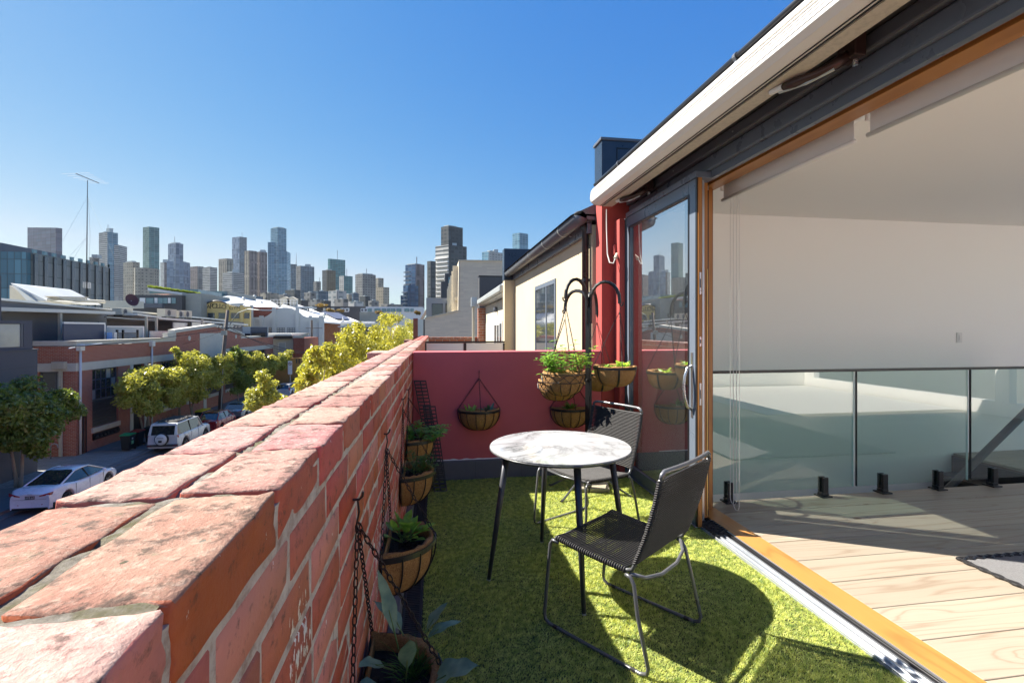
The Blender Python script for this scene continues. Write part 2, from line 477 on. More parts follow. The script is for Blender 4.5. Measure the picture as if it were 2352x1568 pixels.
def wood_mat(name, light, dark, rings=9.0, knots=True, rough=.45, axis='X'):
    m, t, p, o = newmat(name)
    v = coords(t)
    mp = nd(t, 'ShaderNodeMapping')
    mp.inputs['Scale'].default_value = (.3, 5.5, 5.5) if axis == 'X' else ((4.5, .55, 4.5) if axis == 'Y' else (4.5, 4.5, .55))
    lk(t, v, mp.inputs[0])
    kn = nd(t, 'ShaderNodeTexVoronoi'); kn.inputs['Scale'].default_value = 1.0
    km = nd(t, 'ShaderNodeMapping'); km.inputs['Scale'].default_value = (1.5, 3.2, 1.0) if axis == 'X' else (3.2, 1.5, 1.0)
    lk(t, v, km.inputs[0]); lk(t, km.outputs[0], kn.inputs['Vector'])
    kd = kn.outputs['Distance']
    near = nd(t, 'ShaderNodeMapRange'); near.inputs[1].default_value = .42; near.inputs[2].default_value = 0.0
    lk(t, kd, near.inputs[0])
    nearp = math_(t, 'POWER', near.outputs[0], 2.2)
    base = noise_(t, mp.outputs[0], 1.0, 3, .5, .4)
    ph = math_(t, 'MULTIPLY', base, rings)
    if knots: ph = math_(t, 'ADD', ph, math_(t, 'MULTIPLY', nearp, 2.6))
    g = math_(t, 'PINGPONG', ph, .5)
    g = math_(t, 'MULTIPLY', g, 2)
    fm = nd(t, 'ShaderNodeMapping'); fm.inputs['Scale'].default_value = (3, 140, 140) if axis == 'X' else ((140, 3, 140) if axis == 'Y' else (140, 140, 3))
    lk(t, v, fm.inputs[0])
    fine = noise_(t, fm.outputs[0], 1, 3)
    gr = ramp_(t, g, [(.0, (0, 0, 0)), (.72, (.12, .12, .12)), (1, (1, 1, 1))])
    c = mixc(t, math_(t, 'MULTIPLY', gr, .6), light, dark)
    c = mixc(t, math_(t, 'MULTIPLY', fine, .3), c, dark)
    c = mixc(t, math_(t, 'MULTIPLY', noise_(t, v, 1.1, 3), .35), c, tuple(x * .8 for x in light))
    if knots:
        kk = ramp_(t, kd, [(.0, (1, 1, 1)), (.035, (.9, .9, .9)), (.07, (0, 0, 0))])
        gate = ramp_(t, noise_(t, km.outputs[0], .9, 1), [(.42, (0, 0, 0)), (.48, (1, 1, 1))])
        c = mixc(t, math_(t, 'MULTIPLY', kk, gate), c, (.13, .06, .03))
    oi = nd(t, 'ShaderNodeObjectInfo')
    h = nd(t, 'ShaderNodeHueSaturation'); lk(t, c, h.inputs['Color'])
    lk(t, math_(t, 'MULTIPLY_ADD', oi.outputs['Random'], .2, .9), h.inputs['Value'])
    lk(t, h.outputs[0], p.inputs['Base Color']); p.inputs['Roughness'].default_value = rough
    bump_(t, p, math_(t, 'ADD', g, fine), .08, .002)
    return m
M['boards'] = wood_mat('limed_pine_boards', (.36, .315, .25), (.19, .12, .075))
M['jamb'] = wood_mat('oiled_timber', (.50, .23, .06), (.26, .10, .025), 5, False, .35, 'Y')
M['jambz'] = wood_mat('oiled_timber_post', (.46, .20, .055), (.22, .085, .02), 5, False, .35, 'Z')

def coir_mat():
    m, t, p, o = newmat('coir')
    v = coords(t)
    n = noise_(t, v, 70, 6, .75, 2.5)
    c = ramp_(t, n, [(.3, (.12, .05, .018)), (.5, (.36, .185, .06)), (.7, (.54, .31, .12))])
    lk(t, c, p.inputs['Base Color']); p.inputs['Roughness'].default_value = .95
    bump_(t, p, noise_(t, v, 160, 5, .8, 3), 1.0, .005)
    return m
M['coir'] = coir_mat()
M['soil'] = mat('potting_soil', (.022, .015, .012), .95, var=.6, vs=60, bump=1, bs=90, bd=.012)
def leaf_mat(name, c1, c2, trans=.4, vs=8, rough=.45, bl=None):
    m = bpy.data.materials.new(name); m.use_nodes = True
    t = m.node_tree; t.nodes.clear()
    o = t.nodes.new('ShaderNodeOutputMaterial'); p = t.nodes.new('ShaderNodeBsdfPrincipled')
    v = coords(t)
    c = mixc(t, ramp_(t, noise_(t, v, vs, 3), [(.35, (0, 0, 0)), (.65, (1, 1, 1))]), c1, c2)
    lk(t, c, p.inputs['Base Color']); p.inputs['Roughness'].default_value = rough
    tr = nd(t, 'ShaderNodeBsdfTranslucent')
    c2_ = mixc(t, .5, c, (min(1, c2[0] * 1.6), min(1, c2[1] * 1.5), c2[2] * .5))
    lk(t, c2_, tr.inputs[0])
    mx = nd(t, 'ShaderNodeMixShader'); mx.inputs[0].default_value = trans
    lk(t, p.outputs[0], mx.inputs[1]); lk(t, tr.outputs[0], mx.inputs[2]); lk(t, mx.outputs[0], o.inputs[0])
    return m
M['mint'] = leaf_mat('mint_leaf', (.10, .24, .04), (.24, .44, .08), .5, 20)
M['lettuce'] = leaf_mat('lettuce_leaf', (.24, .42, .06), (.42, .58, .12), .5, 20)
M['redleaf'] = leaf_mat('red_leaf', (.10, .02, .03), (.20, .05, .05), .4, 20)
M['kale'] = leaf_mat('kale_leaf', (.07, .15, .11), (.17, .27, .17), .2, 25, .5)
M['parsley'] = leaf_mat('parsley_leaf', (.03, .10, .015), (.09, .20, .03), .4, 20)
M['turf'] = leaf_mat('turf_blades', (.17, .26, .06), (.66, .70, .20), .42, 28, .5)
M['turfbase'] = mat('turf_backing', (.045, .06, .018), .95, var=.5, vs=90)
# ================================================================== TERRACE
XI, XO, ZT = -.2135, -.4815, 1.23      # parapet inner face, outer face, top
SZ = -6.45                              # street level

tb = MB(); tb.box(XI, 1.9, -1.6, 4.7, -.25, 0)
tb.build('terrace_floor', M['turfbase'], kind='structure')

# ---- turf
def turf():
    n = 330000
    x = RNG.uniform(-.062, 1.905, n); y = 1.35 + RNG.random(n) ** 1.15 * 3.33
    keep = ~((x > 1.87) & (y > 3.4)); x, y = x[keep], y[keep]; n = len(x)
    h = RNG.uniform(.006, .016, n) * (1 + .25 * np.sin(x * 9 + np.sin(y * 7) * 2)); a = RNG.uniform(0, 2 * np.pi, n)
    wd = RNG.uniform(.0010, .0019, n) * (1 + .25 * (y - 1.3))
    lean = RNG.uniform(.002, .022, n); b = RNG.normal(0.6, 1.2, n)
    ux, uy = np.cos(a) * wd, np.sin(a) * wd
    lx, ly = np.cos(b) * lean, np.sin(b) * lean
    v = np.empty((n, 3, 3), np.float32)
    z0 = np.full(n, .002)
    v[:, 0] = np.stack([x - ux, y - uy, z0], 1); v[:, 1] = np.stack([x + ux, y + uy, z0], 1); v[:, 2] = np.stack([x + lx, y + ly, h], 1)
    me = bpy.data.meshes.new('turf')
    me.vertices.add(n * 3); me.vertices.foreach_set('co', v.ravel())
    me.loops.add(n * 3); me.loops.foreach_set('vertex_index', np.arange(n * 3, dtype=np.int32))
    me.polygons.add(n); me.polygons.foreach_set('loop_start', np.arange(0, n * 3, 3, dtype=np.int32))
    me.update(calc_edges=True)
    me.materials.append(M['turf'])
    o = bpy.data.objects.new('artificial_turf', me); COL.objects.link(o)
    tag(o, 'short green artificial turf covering the terrace floor', 'artificial turf', kind='stuff')
turf()

# ---- bricks
def brick_mesh(nm, L, W, Hh, sub, amp, rnd, m):
    """rough-edged brick centred on the origin"""
    bm = bmesh.new()
    bmesh.ops.create_cube(bm, size=1)
    for v in bm.verts: v.co = Vector((v.co.x * W, v.co.y * L, v.co.z * Hh))
    bmesh.ops.bevel(bm, geom=bm.edges[:], offset=rnd, segments=1, affect='EDGES')
    if sub:
        bmesh.ops.subdivide_edges(bm, edges=[e for e in bm.edges if e.calc_length() > rnd * 3], cuts=sub, use_grid_fill=True)
        bmesh.ops.triangulate(bm, faces=bm.faces[:])
    sd = random.uniform(0, 100)
    for v in bm.verts:
        c = v.co
        edge = max(0, 1 - 6 * min(abs(abs(c.x) - W / 2) + abs(abs(c.z) - Hh / 2), abs(abs(c.y) - L / 2) + abs(abs(c.z) - Hh / 2), abs(abs(c.x) - W / 2) + abs(abs(c.y) - L / 2)) / .06)
        q = mn.noise_vector(Vector((c.x * 22 + sd, c.y * 22, c.z * 22))) * amp
        q2 = mn.noise_vector(Vector((c.x * 80 + sd, c.y * 80, c.z * 80 + 5))) * amp * .8
        v.co = c + q + q2 * (.5 + edge) - Vector((math.copysign(1, c.x), math.copysign(1, c.y), math.copysign(1, c.z))) * edge * amp * .5
    me = bpy.data.meshes.new(nm); bm.to_mesh(me); bm.free()
    me.materials.append(m)
    for pl in me.polygons: pl.use_smooth = bool(sub)
    return me
wall = thing('brick_parapet', 'long painted red brick parapet wall running along the left side of the terrace', 'brick wall', (XI, 2, 0))
mc = MB(); mc.box(XO + .004, XI - .0025, -1.6, 16.2, -.3, ZT - .022)
mc.build('mortar_core', M['joint'], wall)
# rough mortar bed showing between the capping bricks
g = MB(); nx, ny = 14, 520
y0, y1 = -.4, 9.5
for i in range(nx + 1):
    for j in range(ny + 1):
        x = XO + .01 + (XI - XO - .02) * i / nx; y = y0 + (y1 - y0) * j / ny
        g.v.append((x, y, ZT - .007 + .007 * mn.noise(Vector((x * 30, y * 30, 3))) + .005 * mn.noise(Vector((x * 90, y * 90, 9)))))
for i in range(nx):
    for j in range(ny):
        a = i * (ny + 1) + j
        g.f.append((a, a + ny + 1, a + ny + 2, a + 1)); g.m.append(0)
g.build('mortar_bed', M['mortar'], wall, smooth=True)
def topset(W, n, sub, amp): return [brick_mesh('brick', .237, W, .076, sub, amp, .0028, M['brick_top']) for _ in range(n)]
near_in = topset(.127, 5, 6, .0030); far_in = topset(.127, 5, 2, .0030)
near_out = topset(.131, 5, 6, .0032); far_out = topset(.131, 5, 2, .0032)
# capping course: each brick wears its top skin and a painted side
for s_ in near_in + far_in + near_out + far_out:
    s_.materials.append(M['brick_face'])
    for pl in s_.polygons:
        pl.material_index = 0 if pl.normal.z > .55 else 1
joints = [-.10, .165, .429, .707, .949]
while joints[-1] < 9.6: joints.append(joints[-1] + random.choice([.243, .246, .24, .25, .236]) * (.5 if (random.random() < .07 and joints[-1] > 2.4) else 1))
jo = [j + random.uniform(-.012, .012) for j in joints]
tops = 0
for row, js, xc in ((0, joints, XI - .0625), (1, jo, XO + .0645)):
    for k in range(len(js) - 1):
        a, b = js[k], js[k + 1]
        L = b - a - random.uniform(.008, .013)
        me = random.choice((near_in if row == 0 else near_out) if a < 2.2 else (far_in if row == 0 else far_out))
        o = link_mesh('brick', me, wall, Vector((xc + random.uniform(-.002, .002), (a + b) / 2, ZT - .039 + random.uniform(-.002, .002))) - WL[wall.name],
                      (random.uniform(-.008, .008), random.uniform(-.01, .01), random.uniform(-.012, .012) + (math.pi if random.random() < .5 else 0)),
                      (1, L / .237, 1))
        tops += 1
# inner face courses
faces_n = [brick_mesh('brick', .237, .05, .076, 1, .0016, .004, M['brick_face']) for _ in range(5)]
face_h = [brick_mesh('brick', .113, .05, .076, 1, .0016, .004, M['brick_face']) for _ in range(3)]
far = MB()
cnt = 0
for c in range(1, 14):
    z = ZT - .039 - c * .0865
    y = -.35 + (.121 if c % 2 else 0) + random.uniform(-.02, .02)
    ymin = {1: .4, 2: .45, 3: .5}.get(c, .5 + .08 * c)
    while y < 11.5:
        hd = random.random() < .16
        L = .113 if hd else .237
        yc = y + L / 2
        if y + L > ymin - .25 and y < 4.7 and cnt < 236:
            o = link_mesh('brick', random.choice(face_h if hd else faces_n), wall, Vector((XI - .025 + random.uniform(-.0015, .0015), yc, z + random.uniform(-.002, .002))) - WL[wall.name],
                          (0, random.uniform(-.006, .006), random.uniform(-.004, .004) + (math.pi if random.random() < .5 else 0)))
            cnt += 1
        else:
            far.box(XI - .05, XI, y, y + L, z - .038, z + .038)
        y += L + random.uniform(.009, .014)
# street side of the parapet and the stretch beyond the next houses
for c in range(0, 15):
    z = ZT - .039 - c * .0865
    y = -1.5 + (.121 if c % 2 else 0)
    while y < 16:
        if not (c == 0 and y < 9.6): far.box(XO, XO + .05, y, y + .235, z - .038, z + .038)
        y += .247
for y in np.arange(9.72, 16.1, .247):
    far.box(XI - .118, XI, y, y + .235, ZT - .077, ZT - .001); far.box(XO, XO + .12, y, y + .235, ZT - .077, ZT - .001)
far.build('brick_courses', M['brick_face'], wall, bevel=0, kind='stuff')
# small piers on the street side, seen over the parapet
for (u0, v0, u1, y, lab) in ((862, 815, 0, 5.1, 'short brick pier cap jutting from the street side of the parapet'), (0, 0, 0, 10.8, 'farther brick pier cap on the street side of the parapet')):
    pr = thing('brick_pier', lab, 'brick pier', (XO - .3, y, 0), group='pier caps on the parapet')
    b_ = MB(); b_.box(XO - .155, XO - .002, y - .17, y + .25, -.5, ZT - .075); b_.build('pier', M['brick_face'], pr)
    b_ = MB(); b_.box(XO - .18, XO - .002, y - .2, y + .28, ZT - .074, ZT - .012); b_.build('coping', M['brick_top'], pr, bevel=.008)

# ---- skirting and drain along the parapet
b_ = MB(); b_.box(XI + .001, XI + .045, -1.2, 4.69, 0, .105); b_.build('wall_skirting', M['skirt'], kind='structure', bevel=.006)
dr = thing('floor_drain', 'black slotted channel drain along the foot of the brick wall', 'drain', (-.11, 3, 0))
b_ = MB(); b_.box(-.165, -.066, .9, 4.45, .0005, .004, 0)
b_.build('channel', M['black'], dr)
b_ = MB(); b_.box(-.163, -.152, .9, 4.4, .004, .014); b_.box(-.079, -.068, .9, 4.4, .004, .014)
b_.build('drain_edge', M['blackmatte'], dr)
b_ = MB()
for y in np.arange(.92, 4.38, .0165): b_.box(-.151, -.08, y, y + .0085, .004, .0135)
b_.build('grate_slats', M['blackmatte'], dr, kind='stuff')

# ---- red party wall
rw = thing('red_wall', 'low oxide red rendered wall closing the far end of the terrace', 'wall', (.8, 4.75, 0))
b_ = MB(); b_.box(XI + .002, 1.665, 4.7, 4.93, 0.0, ZT)
b_.build('render', M['redwall'], rw, bevel=.008)
b_ = MB(); b_.box(XI + .05, 1.75, 4.66, 4.699, 0, .185)
b_.build('skirting_strip', M['skirt'], rw, bevel=.008)
for x in (.38, .83, 1.27):
    b_ = MB(); b_.box(x, x + .004, 4.657, 4.6595, .01, .18); b_.build('skirting_joint', M['charcoal_dark'], rw)
b_ = MB(); n = 60
pts = [(XI + .05 + 1.65 * i / n, .185 + .012 + .011 * mn.noise(Vector((i * .45, 2, 7)))) for i in range(n + 1)]
for i in range(n):
    (xa, za), (xb, zb) = pts[i], pts[i + 1]
    b_.quad((xa, 4.692, .1855), (xb, 4.692, .1855), (xb, 4.692, zb), (xa, 4.692, za))
b_.build('sealant_line', mat('pale_sealant', (.78, .74, .74), .7, var=.3, vs=30), rw)
pier = thing('red_pier', 'tall red rendered pier between the terrace and the beige house', 'pier', (1.85, 4.8, 0))
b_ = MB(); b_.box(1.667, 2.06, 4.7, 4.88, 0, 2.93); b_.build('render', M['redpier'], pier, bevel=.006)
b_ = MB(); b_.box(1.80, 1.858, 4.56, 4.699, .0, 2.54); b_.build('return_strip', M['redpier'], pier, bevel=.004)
# chimney-like flashing box over the party wall
cb = thing('flashing_box', 'dark blue metal clad party wall upstand rising above the awning', 'roof upstand', (1.9, 4.9, 2.9))
b_ = MB(); b_.box(1.70, 3.3, 4.79, 5.02, 2.88, 3.40); b_.build('cladding', mat('dark_blue_flashing', (.03, .045, .07), .3, .3, var=.3, vs=6, dirt=.3), cb, bevel=.004)
b_ = MB(); b_.box(1.685, 3.32, 4.775, 5.035, 3.401, 3.43); b_.build('cap_flashing', M['charcoal'], cb, bevel=.004)
b_ = MB(); b_.box(1.86, 1.868, 4.783, 4.7885, 2.9, 3.33); b_.box(1.86, 3.2, 4.783, 4.7885, 3.322, 3.33); b_.build('seam', M['black'], cb)

# ---- white cable and red socket on the pier
sk = thing('outdoor_socket', 'red painted power socket with a pale plug under the awning', 'socket', (1.80, 4.66, 2.2))
b_ = MB(); b_.box(1.775, 1.87, 4.63, 4.698, 2.19, 2.30); b_.build('housing', M['redpier'], sk, bevel=.012)
b_ = MB(); b_.tube([(1.80, 4.62, 2.20), (1.765, 4.58, 2.15)], .018, 10); b_.build('plug', M['offwhite'], sk)
b_ = MB(); b_.tube([(1.765, 4.58, 2.15), (1.74, 4.57, 2.10), (1.715, 4.60, 2.11), (1.71, 4.65, 2.2), (1.712, 4.68, 2.45), (1.712, 4.685, 2.66)], .006, 6); b_.build('flex', M['white'], sk)

# ---- the house: floor, frame, roof
YL = 3.25
YJ = 3.33      # door jamb of the opening
YN = -2.6      # near end of the opening, behind the camera
XT = 2.19      # inner edge of timber sill
b_ = MB(); b_.box(XT, 9.2, -3.6, 3.72, -.3, .004); b_.box(5.85, 9.2, 3.72, 4.69, -.3, .004)
b_.build('floor', mat('subfloor', (.12, .08, .05), .9), kind='structure')
# floor boards, each its own piece
fl = thing('board_floor', 'wide pale limed pine floorboards of the room behind the sliding door', 'floorboards', (5, 1, 0))
bmh = []
yb = 1.889 + .2555 * 7
k = 0
while yb > -3.4:
    y_lo, y_hi = yb - .2555, yb
    x1 = 9.15
    b_ = MB(); b_.box(XT + .004, x1, max(y_lo, -3.55) + .0022, min(y_hi, 3.715) - .0022, .005, .030)
    if min(y_hi, 3.715) - y_lo > .03: b_.build('floorboard', M['boards'], fl, bevel=.002, seg=1)
    yb -= .2555
for k in range(4):
    b_ = MB(); b_.box(5.87, 9.15, 3.722 + k * .242 + .002, 3.722 + (k + 1) * .242 - .002, .005, .030); b_.build('floorboard', M['boards'], fl, bevel=.002, seg=1)
FZ = .03
# sill and track
ds = thing('door_sill', 'long aluminium sliding track and timber sill along the turf edge', 'door sill', (2.0, 1, 0))
b_ = MB(); b_.box(2.035, XT, YN, 3.57, .0, .034); b_.build('timber_sill', M['jamb'], ds, bevel=.003)
b_ = MB(); b_.box(1.90, 2.034, YN, YJ + .05, -.02, .012); b_.box(1.862, 1.92, YL, 4.555, .0121, .0195); b_.build('track_base', M['silver'], ds, bevel=.002)
for (xa, xb, zt, mm) in ((1.903, 1.911, .022, 'silver'), (1.935, 1.95, .024, 'silver'), (1.972, 1.985, .026, 'silver'), (2.004, 2.010, .031, 'black'), (2.018, 2.024, .031, 'black')):
    b_ = MB(); b_.box(xa, xb, YN, YJ + .05, .0125, zt); b_.build('track_rail', M[mm], ds, bevel=.0015, seg=1)
b_ = MB(); b_.box(2.026, 2.033, YN, YJ, .0125, .033); b_.build('aluminium_trim', M['silver'], ds)
for i in range(9):      # black bristle pieces where the leaves stand
    for xa in (1.905, 1.94, 1.975, 2.008):
        b_ = MB()
        y = YJ - .02 - i * .028
        b_.ext([(xa, y, .013), (xa + .028, y - .01, .013), (xa + .028, y - .01, .036), (xa, y, .036)], (0, -.012, 0))
        if xa < 2 or i < 7: b_.build('weather_brush', M['blackmatte'], ds)

# head: timber soffit, frame profiles, fascia
hd = thing('door_head', 'deep dark steel fascia with timber lined head above the opening', 'door head', (2.0, 1, 2.6))
b_ = MB(); b_.box(2.072, 2.19, YN, 4.69, 2.553, 2.60); b_.build('timber_head', M['jamb'], hd, bevel=.002)
b_ = MB(); b_.box(2.022, 2.071, YN, 4.69, 2.60, 2.64); b_.build('track_slot', M['black'], hd)
b_ = MB(); b_.box(2.030, 2.036, YN, YJ + .1, 2.555, 2.599); b_.box(2.050, 2.054, YN, YJ + .1, 2.565, 2.599); b_.build('track_fin', mat('copper_seal', (.22, .08, .04), .5), hd)
b_ = MB(); b_.box(1.985, 2.021, YN, YL - .001, 2.548, 2.66); b_.box(1.862, 2.021, YL, 4.554, 2.548, 2.595); b_.build('frame_head', M['bluegrey'], hd, bevel=.003)
b_ = MB(); b_.box(1.955, 2.0, YN, 4.699, 2.6, 2.70); b_.build('flashing_lower', M['bluegrey'], hd, bevel=.012)
b_ = MB(); b_.box(1.925, 2.0, YN, 4.699, 2.704, 2.78); b_.build('flashing_upper', M['charcoal'], hd, bevel=.012)
b_ = MB(); b_.box(1.90, 2.0, YN, 4.697, 2.784, 3.02); b_.build('fascia_beam', M['charcoal_dark'], hd, bevel=.003)
for y in (-.2, .55, 1.3, 2.1, 2.9, 3.7):
    b_ = MB(); b_.tube([(1.9245, y, 2.742), (1.921, y, 2.742)], .006, 8); b_.build('screw', M['galv'], hd)
b_ = MB(); [b_.box(*q) for q in ((2.01, 3.4, -3.7, 5.0, 2.86, 3.0), (8.7, 9.3, -3.7, 5.0, 2.86, 3.0), (3.4, 8.7, 1.6, 5.0, 2.86, 3.0), (3.4, 8.7, -3.7, -3.3, 2.86, 3.0))]; b_.build('roof_slab', M['charcoal'], kind='structure')  # roof opening added out of view so sun can brighten the room
# room shell
b_ = MB(); [b_.box(*q) for q in ((2.19, 3.4, -3.6, 4.7, 2.665, 2.85), (8.7, 9.2, -3.6, 4.7, 2.665, 2.85), (3.4, 8.7, 1.6, 4.7, 2.665, 2.85), (3.4, 8.7, -3.6, -3.3, 2.665, 2.85))]; b_.build('ceiling', M['plaster'], kind='structure')  # same added opening carried through the ceiling to light the room
b_ = MB(); b_.box(2.062, 9.3, 4.70, 4.95, -3, 2.858); b_.build('wall_far', M['plaster'], kind='structure')
b_ = MB(); b_.box(9.2, 9.35, -3.6, 4.699, -3, .25); b_.box(9.2, 9.35, -3.6, -3.3, .25, 2.66); b_.box(9.2, 9.35, .6, .8, .25, 2.66); b_.box(9.2, 9.35, 4.4, 4.699, .25, 2.66); b_.box(9.2, 9.35, -3.3, 4.4, 2.5, 2.66)
b_.build('wall_right', M['plaster'], kind='structure')  # wide unseen openings added in this wall to let more sky light in
b_ = MB(); b_.box(2.19, 9.2, -3.75, -3.601, -3, .9); b_.box(2.19, 4.2, -3.75, -3.601, .9, 2.66); b_.box(7.4, 9.2, -3.75, -3.601, .9, 2.66); b_.box(4.2, 7.4, -3.75, -3.601, 2.3, 2.66)
b_.build('wall_near', M['plaster'], kind='structure')
b_ = MB(); b_.box(2.0, 2.19, YN - 1.1, YN - .01, 0, 2.66); b_.box(2.063, 2.19, 3.55, 4.699, -.2, .02); b_.box(2.19, 2.3, 3.722, 4.699, -3, -.31)
b_.build('wall_door_side', M['plaster'], kind='structure')
b_ = MB(); b_.box(2.19, 9.2, 3.56, 3.714, -3, -.301); b_.box(5.86, 6.0, 3.722, 4.69, -3, -.301); b_.box(2.3, 9.2, 3.56, 4.7, -3.1, -3.0)
b_.build('stairwell', M['plaster'], kind='structure')

# stairs going down to the left behind the glass
st = thing('staircase', 'dark stair flight dropping left from the landing behind the glass', 'stairs', (5, 4.2, -1))
for k in range(12):
    x1_ = 5.85 - k * .25; z = .028 - (k + 1) * .2
    b_ = MB(); b_.box(x1_ - .27, x1_, 3.80, 4.66, z - .035, z); b_.build('tread', mat('dark_tread', (.035, .026, .022), .5) if k == 0 else bpy.data.materials['dark_tread'], st, bevel=.004)  # treads drawn in a plain near-black brown
    b_ = MB(); b_.box(x1_ - .012, x1_, 3.80, 4.66, z + .001, z + .165); b_.build('riser', M['black'], st)
b_ = MB(); b_.ext([(5.85, 3.73, .0), (5.85, 3.73, -.32), (3.0, 3.73, -2.6), (2.9, 3.73, -2.4)], (0, .06, 0)); b_.build('stringer', M['black'], st)
b_ = MB(); b_.box(5.862, 5.868, 3.73, 4.66, -.3, .0); b_.build('landing_nosing', M['jamb'], st)
hr = thing('handrail', 'sloping black stair handrail behind the glass balustrade', 'handrail', (5, 3.9, .5))
p0, p1 = aty(2182, 1118, 3.95), aty(2352, 950, 3.95)
dd = (p1 - p0)
b_ = MB(); b_.tube([p0 - dd * .9, p1 + dd * .8], .034, 12); b_.build('rail', M['charcoal_dark'], hr)
b_ = MB(); b_.tube([p0 + Vector((0, .0, -.03)), p0 + Vector((0, .02, -.7))], .012, 8); b_.build('baluster', M['black'], hr)

# glass balustrade
YL = 3.25
GL = glass('green_tinted_glass', (.80, .92, .88), .0, .9)
gb = thing('glass_balustrade', 'frameless green tinted glass balustrade with a thin black top rail', 'balustrade', (3.5, 3.65, 0))
for (xa, xb) in ((2.2, 3.545), (3.585, 4.715), (4.755, 6.3)):
    b_ = MB(); b_.box(xa, xb, 3.644, 3.656, .10, 1.085); b_.build('glass_panel', GL, gb)
    b_ = MB(); b_.box(xb - .001, xb + .002, 3.642, 3.658, .1, 1.085); b_.build('glass_edge', mat('glass_edge_green', (.45, .62, .58), .2), gb)
    b_ = MB(); b_.box(xa - .006, xa - .001, 3.642, 3.658, .1, 1.085); b_.build('glass_edge', M['black'], gb)
b_ = MB(); b_.box(2.2, 6.5, 3.632, 3.668, 1.086, 1.108); b_.build('top_rail', M['black'], gb, bevel=.003)
for x in (2.383, 3.26, 3.843, 4.409, 4.987):
    b_ = MB(); b_.box(x - .05, x + .05, 3.60, 3.70, FZ, FZ + .012); b_.box(x - .03, x + .03, 3.62, 3.68, FZ + .012, FZ + .035)
    b_.box(x - .025, x + .025, 3.618, 3.641, FZ + .035, FZ + .165); b_.box(x - .025, x + .025, 3.659, 3.682, FZ + .035, FZ + .165)
    b_.build('glass_clamp', M['black'], gb, bevel=.004)

# closed glass leaf at the far end and the stacked timber edges
YL = 3.25      # near end of the closed leaf
dl = thing('glass_door', 'closed blue-grey framed glass sliding door leaf reflecting the city', 'sliding door', (1.89, 4, 0))
GD = glass('door_glass', (.8, .85, .85), .0, 2.6, .08)
b_ = MB(); b_.box(1.868, 1.908, 4.46, 4.55, .02, 2.545); b_.box(1.868, 1.908, YL + .015, YL + .115, .02, 2.545)
b_.box(1.868, 1.908, YL + .116, 4.459, 2.44, 2.545); b_.box(1.868, 1.908, YL + .116, 4.459, .02, .13)
b_.build('frame', M['bluegrey'], dl, bevel=.003)
b_ = MB(); b_.box(1.8635, 1.8675, YL + .10, YL + .115, .11, 2.45); b_.box(1.8635, 1.8675, 4.46, 4.475, .11, 2.45); b_.box(1.8635, 1.8675, YL + .116, 4.459, 2.44, 2.452); b_.build('glazing_bead', M['black'], dl)
b_ = MB(); b_.box(1.884, 1.892, YL + .116, 4.459, .131, 2.439); b_.build('pane', GD, dl)
b_ = MB(); b_.box(1.859, 1.96, 4.555, 4.698, 0, 2.545); b_.build('side_frame', M['charcoal'], dl)
b_ = MB(); b_.box(1.876, 1.905, YL - .012, YL + .0145, .02, 2.545); b_.build('timber_lining', M['jambz'], dl)
b_ = MB(); b_.box(1.9055, 1.912, YL - .004, YL + .0145, .02, 2.545); b_.box(1.869, 1.8755, YL - .004, YL + .0145, .02, 2.545); b_.build('seal', M['black'], dl)
for z, hh in ((1.78, .16), (1.36, .07), (.98, .16), (.33, .14)):
    b_ = MB(); b_.box(1.884, 1.898, YL - .016, YL - .0125, z - hh / 2, z + hh / 2); b_.build('lock_plate', M['steel'], dl, bevel=.001)
    b_ = MB(); b_.box(1.888, 1.894, YL - .018, YL - .0162, z - hh * .2, z + hh * .2); b_.build('latch_hole', M['black'], dl)
b_ = MB(); b_.box(1.8625, 1.867, YL + .045, YL + .07, .80, 1.28); b_.build('handle_plate', M['steel'], dl, bevel=.002)
b_ = MB(); hp = [(1.861, YL + .057, .86), (1.83, YL + .057, .88), (1.808, YL + .057, .95), (1.80, YL + .057, 1.03), (1.808, YL + .057, 1.10), (1.83, YL + .057, 1.165), (1.861, YL + .057, 1.18)]
b_.tube(hp, .011, 10); b_.build('pull_handle', M['steel'], dl, smooth=True)
jb = thing('door_jamb', 'stack of oiled timber and aluminium door edges at the opening', 'door frame', (2.1, 3.4, 0))
for (xa, xb, ya, yb3, mm, nm) in ((1.913, 1.9475, 3.34, 3.5, 'black', 'rubber_seal'), (1.949, 1.967, 3.31, 3.5, 'silver', 'aluminium_strip'), (1.968, 1.995, 3.40, 3.5, 'black', 'rubber_seal'), (1.996, 2.024, 3.36, 3.5, 'jambz', 'timber_post'), (2.025, 2.05, 3.39, 3.5, 'black', 'rubber_seal'), (2.076, 2.15, 3.501, 3.56, 'jambz', 'timber_post'), (2.151, 2.165, 3.52, 3.56, 'black', 'rubber_seal')):
    b_ = MB(); b_.box(xa, xb, ya, yb3, .034, 2.552); b_.build(nm, M[mm], jb, bevel=.002)
b_ = MB(); b_.box(2.014, 2.021, 3.354, 3.3595, .05, 1.9); b_.build('brass_strip', mat('brass_strip', (.6, .42, .16), .3, .5), jb)
b_ = MB(); b_.box(2.03, 2.04, 3.375, 3.389, 2.50, 2.53); b_.build('bolt', M['steel'], jb)

